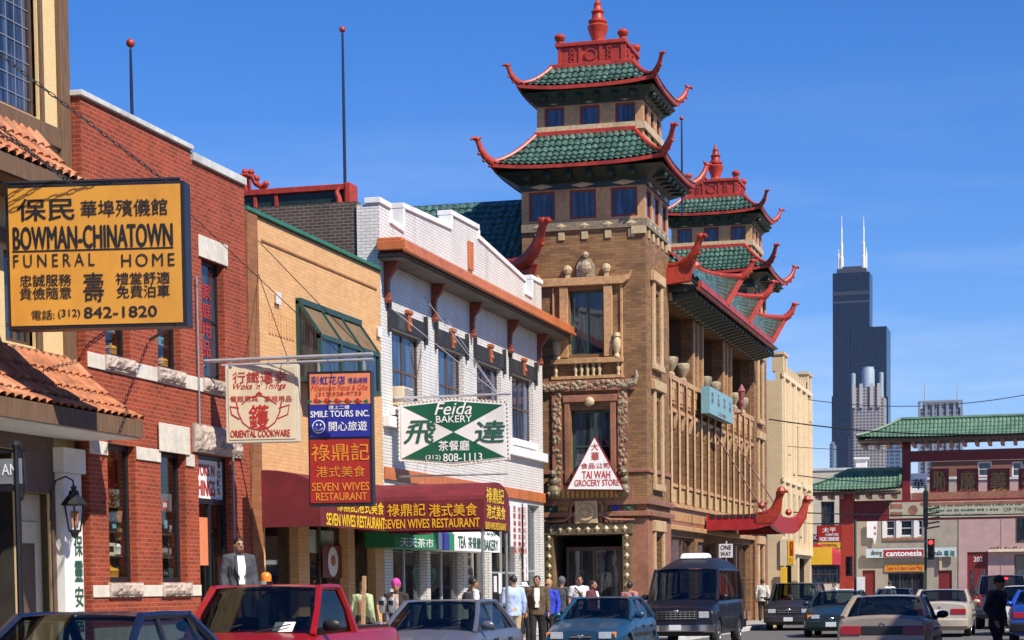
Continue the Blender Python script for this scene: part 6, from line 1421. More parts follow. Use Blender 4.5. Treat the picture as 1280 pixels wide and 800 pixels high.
# ================================================================== EAST SIDE OF THE STREET (casts shade on the road)
es = thing('east_shop_block', 'plain brick shop block on the shaded east side of the street', 'building', (4.5, 20, 0))
F_ = Frame((4.5, 0, 0), (0, -1, 0), (0, 0, 1))
hh = [(-u - 2.2, -u, 5.0, 7.0) for u in range(4, 42, 4)] + [(-u - 3.2, -u, .4, 3.0) for u in range(4, 42, 4)]
MB().wall(F_, -43, 0, 0, 10.0, hh, .3).build('facade', M['red_brick'], es); MB().box(4.8, 18, 0, 43, 0, 9.8).build('rear_wall', M['red_brick'], es)
for h in hh: window(F_, es, *h, M['brown_frame'], M['pane'], .15, .08, 2, 1)
MB().fbox(F_, -43, 0, 10.0, 10.2, -.4, .1).build('coping', M['coping'], es)

def plain_block(nm, lab, x0, x1, y0, y1, z, face, m):
    t = thing(nm, lab, 'building', ((x0 + x1) / 2, y0, 0)); L = y1 - y0
    if face == 'west':
        F = Frame((x0, 0, 0), (0, -1, 0), (0, 0, 1)); a, b = -y1, -y0; MB().box(x0 + .31, x1, y0, y1, 0, z - .2).build('rear_wall', M[m], t)
    else:
        F = Fy(y0); a, b = x0, x1; MB().box(x0, x1, y0 + .31, y1, 0, z - .2).build('rear_wall', M[m], t)
    hs = []; u = a + 1.0
    while u + 3 < b: hs.append((u, u + 2.4, .5, 3.0)); u += 3.6
    if z > 6: hs += [(h[0] + .4, h[0] + 1.9, 4.6, 6.4) for h in hs]
    MB().wall(F, a, b, 0, z, hs, .3).build('facade', M[m], t)
    for h in hs: window(F, t, *h, M['brown_frame'], M['pane'], .15, .08, 2, 1)
    MB().fbox(F, a, b, z, z + .18, -.4, .1).build('coping', M['coping'], t)
plain_block('low_shop_row', 'low buff shop row further along the east side of the street', 4.5, 18, 48, 128, 4.2, 'west', 'buff_brick')
plain_block('corner_block', 'red brick corner block east of the pink building beyond the cross street', 8.4, 34, 166, 184, 8.6, 'south', 'far_brick')
plain_block('corner_block', 'tan brick corner block west of the beige building beyond the cross street', -62, -29.5, 164, 182, 7.4, 'south', 'tan_brick')
# ================================================================== VEHICLES
def paint(name, col, metal=.0, rough=.28):
    m, n, b, _ = nodes(name)
    c = mixc(n, ramp(n, noise(n, 2.0, 5), .35, .75), col, tuple(x * .8 + .003 for x in col)); n.links.new(c, b.inputs['Base Color'])
    r_ = ramp(n, noise(n, 9, 4), .2, 1.6); n.links.new(r_, b.inputs['Roughness']); b.inputs['Roughness'].default_value = rough
    mr = n.nodes.new('ShaderNodeMapRange'); mr.inputs[3].default_value = rough * .8; mr.inputs[4].default_value = rough * 1.6; n.links.new(noise(n, 5, 4), mr.inputs[0]); n.links.new(mr.outputs[0], b.inputs['Roughness'])
    b.inputs['Metallic'].default_value = metal * .4; b.inputs['Coat Weight'].default_value = .3; b.inputs['Coat Roughness'].default_value = .05
    return m
M['tyre'] = mat('tyre', (.018, .018, .018), .85, var=.2)
M['alloy'] = mat('alloy', (.42, .42, .43), .35, metal=.8, var=.15)
M['chrome'] = mat('chrome', (.65, .65, .66), .15, metal=1, var=.05)
M['car_glass'] = glass('car_glass', (.30, .35, .34), .01, .02)
M['seat_cloth'] = mat('seat_cloth', (.05, .047, .045), .9)
M['trim_black'] = mat('trim_black', (.014, .014, .015), .5)
M['lamp_clear'] = mat('lamp_clear', (.55, .56, .55), .12, metal=.4, var=.2, scale=20)
M['lamp_red'] = mat('lamp_red', (.30, .012, .01), .2, var=.15)
M['lamp_amber'] = mat('lamp_amber', (.7, .22, .02), .25, var=.1)
M['plate'] = mat('plate', (.62, .63, .66), .5, var=.05)

def vehicle(nm, label, cat, loc, rz, s, pm, group=None):
    t = thing(nm, label, cat, loc, group, rz)
    L, W, H = s['L'], s['W'], s['H']; hw = W / 2; y0 = -L / 2; Rw = s.get('R', .31)
    ax = s['ax']; sill = s.get('sill', .20)
    keys = [(0, s['nose']), (.18, s['nose'] + .05), (s['ywb'], s['hood']), (s['yrb'], s['trunk']), (L - .12, s['tail'] + .02), (L, s['tail'] - .03)]
    def ztop(y):
        for (a, p), (b, q) in zip(keys, keys[1:]):
            if y <= b: return p + (q - p) * ((y - a) / (b - a))
        return keys[-1][1]
    endp = s.get('taper', .13)
    def hwid(y):
        c = max(0, abs(y - L / 2) - (L / 2 - 1.0)); return hw * (1 - endp * c ** 2.2)
    Ra = Rw + .06
    ys = sorted({round(i * L / 44, 3) for i in range(45)} | {round(a + Ra * math.cos(math.pi * k / 14), 3) for a in ax for k in range(15)} | {.04, .12, L - .04, L - .12})
    rings = []
    for y in ys:
        arch = 0
        for a in ax:
            if abs(y - a) < Ra: arch = Rw + math.sqrt(Ra * Ra - (y - a) ** 2)
        zt = ztop(y); w_ = hwid(y); zb = sill + (.10 if y < .05 or y > L - .05 else 0)
        crown = s.get('crown', .05)
        P = [(0, zb), (.80 * w_, zb), (.965 * w_, zb + .07), (w_, .30 + .35 * (zt - .3)), (w_, .30 + .62 * (zt - .3)), (.975 * w_, zt - .10), (.925 * w_, zt - .025), (.78 * w_, zt + .2 * crown), (.4 * w_, zt + .8 * crown), (0, zt + crown)]
        P = [(x, max(z, arch + i * .004) if i < 6 else z) for i, (x, z) in enumerate(P)]
        row = []
        for x, z in P:
            k = (z - .45)
            yy = y0 + y
            if y < .3 and z > .45: yy += s.get('rake', .12) * k * (1 - y / .3)
            if y > L - .3 and z > .45: yy -= s.get('rake', .12) * k * (1 - (L - y) / .3)
            row.append((x, yy, z))
        rings.append([(-x, a, b) for x, a, b in row[::-1][:-1]] + row)
    # ring order: from top centre left ... keep as loop of points (left top -> bottom -> right top)
    mb = MB(); n = len(rings[0]); vs = [q for r_ in rings for q in r_]
    fs = [(i * n + j, i * n + j + 1, (i + 1) * n + j + 1, (i + 1) * n + j) for i in range(len(rings) - 1) for j in range(n - 1)]
    fs += [tuple(range(n)), tuple((len(rings) - 1) * n + j for j in range(n))]
    mb.add(vs, fs)
    body_ = mb.build('body', pm, t, smooth=True, ang=28, raw=True, weld=True)
    # ---- glasshouse
    zb_f, zb_r = s['hood'] + .0, s['trunk'] + .0
    wb = hw * .915; wr = hw * s.get('roofw', .70); H1 = H - .05
    ywb, ywt, yrt, yrb = (y0 + s[k] for k in ('ywb', 'ywt', 'yrt', 'yrb'))
    def side(y, z):                                          # half width of the glasshouse at a height
        zb = zb_f + (zb_r - zb_f) * (y - ywb) / (yrb - ywb); k = (z - zb) / (H1 - zb); return wb + (wr - wb) * (k + .25 * k * (1 - k))
    def face(yb, yt, zb, bow, nm2, inset):
        g = MB()
        def fn(a, b):
            x = (a * 2 - 1); z = zb + (H1 - zb) * b; y = yb + (yt - yb) * b; k = side(y, z) * inset
            return Vector((x * k, y + bow * x * x * (1 - .4 * b), z + (.03 * (1 - x * x) * b)))
        g.grid(fn, 8, 5); return g.build(nm2, M['car_glass'], t, smooth=True, raw=True), fn
    cow = s.get('bow', .14)
    gw, fw = face(ywb - cow * .6, ywt, zb_f - .01, cow, 'windscreen', .93)
    gr_, fr_ = face(yrb + cow * .5, yrt, zb_r - .01, -cow * .7, 'rear_window', .93)
    # roof
    g = MB()
    def rf(a, b):
        x = a * 2 - 1; y = ywt + (yrt - ywt) * b; e = 4 * b * (1 - b)
        yy = y + (cow * .6 * x * x if b < .01 else (-cow * .42 * x * x if b > .99 else 0))
        return Vector((x * wr * (1.0 + .02 * e), yy, H1 + .05 * (1 - x ** 4) * (.45 + .55 * e) + (.0)))
    g.grid(rf, 10, 8)
    def rf2(a, b): return rf(a, b) - Vector((0, 0, .05))
    g.grid(rf2, 10, 8); g.build('roof', pm, t, smooth=True, ang=50, raw=True)
    # pillars and side glass
    for sgn in (-1, 1):
        A0 = Vector((sgn * wb * .97, ywb + cow * .3, zb_f - .02)); A1 = Vector((sgn * wr, ywt + .05, H1 + .005)); C0 = Vector((sgn * wb * .97, yrb - .02, zb_r - .02)); C1 = Vector((sgn * wr, yrt - .03, H1 + .005))
        g = MB(); g.tube([A0, A0.lerp(A1, .5) + Vector((sgn * .012, 0, .0)), A1], [.045, .04, .045], 6); g.tube([C0, C0.lerp(C1, .5) + Vector((sgn * .012, 0, 0)), C1], [.07, .055, .05], 6); g.tube([A1, A1.lerp(C1, .5) + Vector((sgn * wr * .02, 0, .01)), C1], .04, 6)
        g.build('pillar_frame', pm, t, smooth=True, raw=True)
        pb = [y0 + q for q in s['pillars']]; cut = [ywb] + pb + [yrb]
        def pt(y, top):
            if not top: return Vector((sgn * wb * .975, y, zb_f + (zb_r - zb_f) * (y - ywb) / (yrb - ywb) - .02))
            f = (y - ywb) / (yrb - ywb); yy = min(max(y, ywt + .07), yrt - .05); return Vector((sgn * wr * 1.005, yy, H1 - .01))
        for i in range(len(cut) - 1):
            a, b = cut[i] + (.10 if i == 0 else .03), cut[i + 1] - (.07 if i == len(cut) - 2 else .03)
            g = MB(); q = (pt(a, 0), pt(b, 0), pt(b, 1), pt(a, 1))
            mid = [(q[0] + q[3]) / 2 + Vector((sgn * .02, 0, 0)), (q[1] + q[2]) / 2 + Vector((sgn * .02, 0, 0))]
            g.add([q[0], q[1], mid[1], q[2], q[3], mid[0]], [(0, 1, 2, 5), (5, 2, 3, 4)])
            blind = s.get('blind') and i >= s['blind']
            g.build('side_window' if not blind else 'side_panel', M['car_glass'] if not blind else pm, t, smooth=True, raw=True)
        for y in pb:
            g = MB(); a, b = pt(y, 0), pt(y, 1); g.bar(a, b, .07, .035, (1, 0, 0)); g.build('door_pillar', M['trim_black'] if not s.get('blind') else pm, t, raw=True)
        # door seams, handles, mirror, side moulding
        for i, y in enumerate([ywb + .18] + pb):
            g = MB(); z1 = zb_f - .03; g.box(sgn * hw * .999 - .004, sgn * hw * .999 + .004, y - .005, y + .005, .42, z1 - .08); g.build('door_seam', M['trim_black'], t, raw=True)
        for y in pb[:s.get('doors', 2)]:
            g = MB(); zh = s['hood'] - .16; x = sgn * (hw * .985 + .012); g.box(x - .02, x + .02, y - .22, y - .07, zh, zh + .035); g.build('door_handle', M['trim_black'] if not s.get('chrome') else M['chrome'], t, raw=True, bevel=.006)
        g = MB(); x = sgn * (wb + .12); g.ball((x, ywb + .30, zb_f + .10), .1, 10, (1.15, .55, .75)); g.bar((sgn * wb * .96, ywb + .30, zb_f + .04), (x, ywb + .30, zb_f + .07), .05, .06); g.build('mirror', M['trim_black'] if s.get('black_mirror') else pm, t, smooth=True, raw=True)
        g = MB(); zm = .30 + .45 * (s['hood'] - .3)
        yA, yB = y0 + ax[0] + Ra + .06, y0 + ax[1] - Ra - .06
        g.box(sgn * hw - .012, sgn * hw + .012, yA, yB, zm, zm + .07); g.build('side_moulding', M['trim_black'], t, raw=True, bevel=.005)
    # cabin
    g = MB(); f_ = .5 if s.get('van') else .0
    zs = sill + .2
    g.box(-wb + .1, wb - .1, ywb + .02, ywb + .42, zs, zb_f - .04); g.build('dashboard', M['seat_cloth'], t, raw=True, bevel=.05)
    rows = s.get('rows', (1.05, 1.95))
    for r_ in rows:
        for x in (-.36, .36):
            yy = ywb + r_; g = MB(); g.box(x - .25, x + .25, yy - .45, yy + .05, zs, zs + .16); g.box(x - .24, x + .24, yy, yy + .14, zs + .1, zb_f - .0); g.box(x - .13, x + .13, yy + .02, yy + .12, zb_f + .03, zb_f + .19); g.build('seat', M['seat_cloth'], t, raw=True, bevel=.04)
    g = MB(); xw = .36 ; cw = Vector((xw, ywb + .52, zb_f + .0)); g.tube([cw + Vector((.18 * math.cos(k * .449), .05 * math.sin(k * .449), .17 * math.sin(k * .449))) for k in range(15)], .014, 5); g.build('steering_wheel', M['trim_black'], t, raw=True)
    # wheels
    for a in ax:
        for sgn in (-1, 1):
            c = (sgn * (hw - .13), y0 + a, Rw); g = MB(); g.lathe(c, [(Rw * .6, -.095), (Rw * .93, -.10), (Rw, -.06), (Rw, .06), (Rw * .93, .10), (Rw * .6, .095)], 28, (sgn, 0, 0)); ty = g.build('wheel', M['tyre'], t, smooth=True, ang=40, raw=True)
            g = MB(); g.lathe(c, [(Rw * .64, .02), (Rw * .64, .10), (Rw * .58, .10), (Rw * .52, .06), (Rw * .2, .075), (Rw * .16, .10), (.001, .10)], 24, (sgn, 0, 0)); 
            g.build('rim', M['alloy'], ty, smooth=True, ang=30, raw=True)
            g = MB()
            for k in range(8):
                th = k * math.pi / 4; d = Vector((0, math.cos(th), math.sin(th))); p = Vector(c) + Vector((sgn * .072, 0, 0)) + d * Rw * .4; g.ball(p, Rw * .08, 6, (.5, 1, 1))
            g.build('rim_hole', M['trim_black'], ty, raw=True)
    # front and rear faces
    fw_ = hwid(0); yf = y0; zn = s['nose']; yr = -y0; rw_ = hwid(L); zt_ = s['tail']
    rk = s.get('rake', .12)
    bz0, bz1 = s.get('bumper', (.28, .52))
    g = MB()
    for k in range(12):
        pass
    def bumper(y, sg, w_, z0, z1, m_, nm2):
        g = MB(); N = 12; out = []
        for i in range(N + 1):
            x = (i / N * 2 - 1); yy = y + sg * (.09 - .10 * x ** 4)
            out.append((x * w_ * 1.06, yy))
        vs = []
        for x, yy in out:
            for dz, dy in ((z0, -.02), (z0 + .03, .02), (z1 - .04, .02), (z1, -.03)): vs.append((x, yy + sg * dy, dz))
            vs.append((x, yy - sg * .14, z1)); vs.append((x, yy - sg * .14, z0))
        fs = [(i * 6 + j, i * 6 + (j + 1) % 6, (i + 1) * 6 + (j + 1) % 6, (i + 1) * 6 + j) for i in range(N) for j in range(6)] + [tuple(range(6)), tuple(N * 6 + j for j in range(6))]
        g.add(vs, fs); return g.build(nm2, m_, t, smooth=True, ang=45, raw=True)
    bm_ = M[s['bumper_mat']] if s.get('bumper_mat') else pm
    bf = bumper(yf, -1, fw_, bz0, bz1, bm_, 'bumper'); br = bumper(yr, 1, rw_, bz0 + .02, bz1 + .03, bm_, 'bumper')
    def on(yend, sg, z): return yend + (-sg) * rk * max(0, z - .45)
    def slab(x0, x1, z0, z1, yend, sg, m_, nm2, th=.02, par=None, inn=.05):
        g = MB(); ya, yb_ = on(yend, sg, z0), on(yend, sg, z1)
        g.hexa([(x0, ya - sg * inn, z0), (x1, ya - sg * inn, z0), (x1, ya + sg * th, z0), (x0, ya + sg * th, z0), (x0, yb_ - sg * inn, z1), (x1, yb_ - sg * inn, z1), (x1, yb_ + sg * th, z1), (x0, yb_ + sg * th, z1)])
        return g.build(nm2, m_, par or t, raw=True, bevel=.012)
    hl = s['headlight']
    for sg_ in (-1, 1):
        a, b = sorted((sg_ * hl[0] * fw_, sg_ * hl[1] * fw_)); slab(a, b, hl[2], hl[3], yf, -1, M['lamp_clear'], 'headlight')
        c, d = sorted((sg_ * hl[1] * fw_, sg_ * .985 * fw_)); 
        if d - c > .04: slab(c, d, hl[2], hl[3], yf + .03, -1, M['lamp_amber'], 'indicator')
        tl = s['taillight']; a, b = sorted((sg_ * tl[0] * rw_, sg_ * tl[1] * rw_)); slab(a, b, tl[2], tl[3], yr, 1, M['lamp_red'], 'taillight')
    gg = s.get('grille')
    if gg:
        gl_ = slab(-gg[0] * fw_, gg[0] * fw_, gg[1], gg[2], yf, -1, M['trim_black'], 'grille', .012)
        g = MB(); n_ = gg[3]
        for k in range(n_):
            z = gg[1] + (gg[2] - gg[1]) * (k + .5) / n_; yy = on(yf, -1, z) - .022; g.box(-gg[0] * fw_ * .98, gg[0] * fw_ * .98, yy - .008, yy + .012, z - .008, z + .008)
        for k in range(gg[4]):
            x = -gg[0] * fw_ + 2 * gg[0] * fw_ * (k + .5) / gg[4]; yy = on(yf, -1, (gg[1] + gg[2]) / 2) - .02; g.box(x - .007, x + .007, yy - .03, yy + .015, gg[1] + .01, gg[2] - .01)
        if n_ + gg[4]: g.build('grille_bars', M['chrome'] if s.get('chrome') else M['grey_metal'], gl_, raw=True)
    g = MB(); g.ball((0, on(yf, -1, zn - .06) - .03, zn - .07), .05, 10, (1.3, .2, .8)); g.build('badge', M['chrome'], t, raw=True)
    g = MB(); g.tube([(0.05 * math.cos(k * .524), yr - rk * (zt_ - .08 - .45) + .012, zt_ - .10 + .03 * math.sin(k * .524)) for k in range(13)], .006, 4); g.build('badge', M['chrome'], t, raw=True)
    if s.get('front_plate', True): slab(-.16, .16, bz0 + .05, bz0 + .19, yf - .115, -1, M['plate'], 'number_plate', .004, None, .01)
    pz = s.get('rear_plate', (zt_ - .3)); slab(-.16, .16, pz, pz + .15, yr + (.02 if pz > bz1 else .125), 1, M['plate'], 'number_plate', .006, None, .015)
    if s.get('trunk_panel'): slab(-tl[0] * rw_ + .005, tl[0] * rw_ - .005, tl[2], tl[3], yr, 1, M['trim_black'], 'rear_panel', .008)
    # wipers
    g = MB()
    for x in (-.5, .1): g.bar(Vector((x, ywb - cow * .55 - .03, zb_f + .02)), Vector((x + .42, ywb - cow * .45 + (ywt - ywb) * .18, zb_f + .02 + (H1 - zb_f) * .18)), .014, .014)
    g.build('wiper', M['trim_black'], t, raw=True)
    t['dims'] = 0
    del t['dims']
    return t

SED = dict(L=4.5, W=1.72, H=1.40, nose=.68, hood=.92, trunk=.97, tail=.90, ywb=1.30, ywt=2.05, yrt=3.15, yrb=3.75, ax=(.86, 3.45), pillars=(2.42, 3.28), headlight=(.50, .86, .56, .70), taillight=(.50, .97, .66, .82), grille=(.42, .56, .67, 3, 0), R=.30)
def sp(**k): d = dict(SED); d.update(k); return d
SOUTH = 0; NORTH = math.pi
car = vehicle
c1 = car('parked_car', 'dark navy blue sedan parked nearest at the kerb by the funeral home', 'car', (-8.75, 17.4, 0), SOUTH, sp(H=1.43, roofw=.72, black_mirror=True), paint('navy_paint', (.007, .011, .036), .3))
PK = dict(L=4.75, W=1.76, H=1.68, nose=.86, hood=1.10, trunk=1.12, tail=1.11, ywb=1.45, ywt=1.98, yrt=2.72, yrb=2.92, ax=(.85, 3.72), pillars=(), headlight=(.58, .92, .66, .82), taillight=(.86, .98, .62, .95), grille=(.55, .66, .82, 2, 4), R=.35, sill=.30, bumper=(.36, .60), bumper_mat='grey_metal', black_mirror=True, rows=(.85,), roofw=.76, taper=.08, front_plate=True, crown=.035)
pk_ = vehicle('pickup_truck', 'bright red pickup truck with orange beacon on the cab roof', 'pickup truck', (-9.15, 23.2, 0), SOUTH, PK, paint('red_paint', (.27, .003, .005), 0))
mb = MB(); mb.box(-.70, .70, .66, 2.15, 1.0, 1.158); mb.build('dark_bed_slab', M['trim_black'], pk_, raw=True)  # raised black slab on the closed bed, standing in for its shaded hollow
mb = MB(); mb.lathe((-.05, -.2, 1.715), [(.062, 0), (.068, .04), (.06, .085), (.035, .11), (.001, .115)], 14); mb.build('beacon', M['lamp_amber'], pk_, smooth=True, raw=True)
mb = MB(); mb.lathe((-.05, -.2, 1.68), [(.08, 0), (.08, .036), (.001, .036)], 14); mb.build('beacon_base', M['chrome'], pk_, raw=True)
mb = MB(); mb.quad((.30, -.93, 1.13), (.55, -.93, 1.13), (.55, -.80, 1.24), (.30, -.80, 1.24)); mb.build('dash_paper', M['white_panel'], pk_, raw=True)
post = thing('wooden_stick', 'pale wooden stick standing upright in the red pickup bed', 'stick', (-8.68, 25.0, 1.16)); MB().bar((-8.68, 25.0, 1.16), (-8.66, 25.02, 1.78), .05, .04, (1, 0, 0)).build('stick', M['terra_pale'], post)
c2 = car('parked_car', 'grey silver sedan parked behind the red pickup with pale mirror', 'car', (-9.75, 32.1, 0), SOUTH, sp(H=1.43, W=1.74, roofw=.70), paint('grey_paint', (.11, .115, .155), .5))
c3 = car('parked_car', 'deep teal blue sedan parked in front of the dark van', 'car', (-9.42, 42.6, 0), SOUTH, sp(L=4.3, W=1.69, H=1.40, grille=(.30, .56, .64, 1, 0)), paint('teal_paint', (.010, .060, .125), .4))
VAN = dict(L=5.4, W=2.02, H=2.06, nose=1.02, hood=1.22, trunk=1.26, tail=1.22, ywb=.95, ywt=1.55, yrt=5.15, yrb=5.32, ax=(.85, 4.35), pillars=(2.25, 3.4, 4.4), headlight=(.62, .90, .78, .95), taillight=(.86, .98, .8, 1.2), grille=(.58, .74, .97, 4, 9), R=.37, sill=.32, bumper=(.42, .64), bumper_mat='chrome', chrome=True, roofw=.82, taper=.06, van=True, rows=(1.2, 2.2), crown=.04, rake=.06, doors=1)
vn = vehicle('conversion_van', 'dark navy conversion van with raised roof and white roof unit', 'van', (-9.6, 54.7, 0), SOUTH, VAN, paint('van_paint', (.004, .0045, .011), 0, .35))
mb = MB()
def rt(a, b):
    x = a * 2 - 1; y = -1.0 + 3.6 * b; e = min(1, b * 6) * min(1, (1 - b) * 8)
    return Vector((x * .86 * (.86 + .14 * e), y, 2.03 + .34 * (1 - abs(x) ** 3.5) * (.1 + .9 * min(1, b * 3.0) ** .7) * (.4 + .6 * min(1, (1 - b) * 8))))
mb.grid(rt, 14, 16); mb.build('raised_roof', mat('roof_paint', (.007, .008, .018), .5), vn, smooth=True, raw=True)
mb = MB(); mb.hexa([(-.38, -.1, 2.33), (.38, -.1, 2.33), (.38, .8, 2.35), (-.38, .8, 2.35), (-.33, .0, 2.48), (.33, .0, 2.48), (.33, .7, 2.48), (-.33, .7, 2.48)]); mb.build('roof_unit', M['white_panel'], vn, raw=True, bevel=.05)
MV = dict(L=4.6, W=1.82, H=1.68, nose=.80, hood=1.02, trunk=1.05, tail=1.0, ywb=1.05, ywt=1.75, yrt=4.15, yrb=4.48, ax=(.88, 3.6), pillars=(2.3, 3.4), headlight=(.55, .88, .62, .76), taillight=(.82, .97, .7, 1.0), grille=(.5, .60, .74, 2, 1), R=.32, roofw=.78, taper=.10, chrome=True)
vehicle('minivan', 'dark grey minivan with square chrome grille facing down the street', 'minivan', (-9.3, 74.3, 0), SOUTH, MV, paint('charcoal_paint', (.028, .028, .036), .3))
car('moving_car', 'dark green rounded sedan with oval headlights in the southbound lane', 'car', (-6.75, 64.6, 0), SOUTH, sp(L=4.8, W=1.84, H=1.42, nose=.64, grille=(.2, .55, .62, 0, 0), headlight=(.48, .82, .57, .69), taper=.2), paint('green_paint', (.010, .026, .028), .3))
car('moving_car', 'dark blue sedan further back between the green sedan and the gate', 'car', (-6.6, 84, 0), SOUTH, sp(H=1.42), paint('slate_paint', (.04, .055, .08), .3))
car('moving_car', 'champagne beige sedan seen from behind with white cloth in its rear window', 'car', (-3.1, 38.9, 0), NORTH, sp(L=4.4, W=1.70, H=1.40, trunk=1.0, tail=.98, bumper=(.34, .58), taillight=(.50, .98, .70, .86), trunk_panel=True, rear_plate=.42, bumper_mat=None, yrb=3.70, black_mirror=True), paint('champagne_paint', (.34, .27, .21), .5))
cz = thing('cloth_bundle', 'white cloth bundle lying behind the rear window of the beige sedan', 'cloth', (-3.2, 38.1, 1.0)); mb = MB(); random.seed(4)
for k in range(9): mb.ball((-3.05 + random.uniform(-.25, .25), 38.35 + random.uniform(-.1, .1), 1.04 + random.uniform(0, .10)), random.uniform(.08, .13), 8, (1.2, .8, .8))
mb.build('cloth', M['white_cloth'], cz, smooth=True)
car('moving_car', 'pale gold older sedan seen from behind stopped beyond the beige one', 'car', (-3.55, 64.3, 0), NORTH, sp(L=4.75, W=1.80, H=1.42, trunk=1.02, tail=.98, taillight=(.42, .98, .68, .84), rear_plate=.66, roofw=.74), paint('gold_paint', (.50, .44, .36), .4))
car('moving_car', 'bright cobalt blue sedan at the right edge behind the man in black', 'car', (-.55, 57.0, 0), NORTH, sp(L=4.3, trunk=1.0, tail=.97, bumper_mat='trim_black', rear_plate=.40), paint('cobalt_paint', (.012, .06, .38), .2))
WG = dict(L=4.6, W=1.78, H=1.50, nose=.70, hood=.95, trunk=.98, tail=.95, ywb=1.25, ywt=1.95, yrt=4.2, yrb=4.5, ax=(.88, 3.5), pillars=(2.4, 3.4), headlight=(.5, .86, .56, .7), taillight=(.8, .97, .66, .95), grille=(.4, .56, .67, 2, 0), R=.31, roofw=.76)
vehicle('station_wagon', 'white station wagon half hidden behind the man in black', 'station wagon', (-1.15, 65.5, 0), NORTH, WG, paint('white_paint_car', (.70, .70, .69), 0))
SU = dict(L=4.7, W=1.85, H=1.86, nose=.98, hood=1.15, trunk=1.2, tail=1.12, ywb=1.35, ywt=1.9, yrt=4.3, yrb=4.62, ax=(.85, 3.6), pillars=(2.4, 3.4), headlight=(.6, .9, .8, .95), taillight=(.84, .98, .8, 1.2), grille=(.5, .8, .95, 0, 7), R=.37, sill=.36, bumper=(.45, .68), roofw=.78, crown=.03)
su = vehicle('sport_utility', 'dark grey sport utility with lit red lamp above its rear window', 'SUV', (-2.05, 74.5, 0), NORTH, SU, paint('suv_paint', (.05, .055, .075), .3))
mb = MB(); mb.box(-.2, .2, 1.99, 2.05, 1.70, 1.77); mb.build('brake_lamp', emit('brake_red', (1, .03, .03), 1.2), su, raw=True)
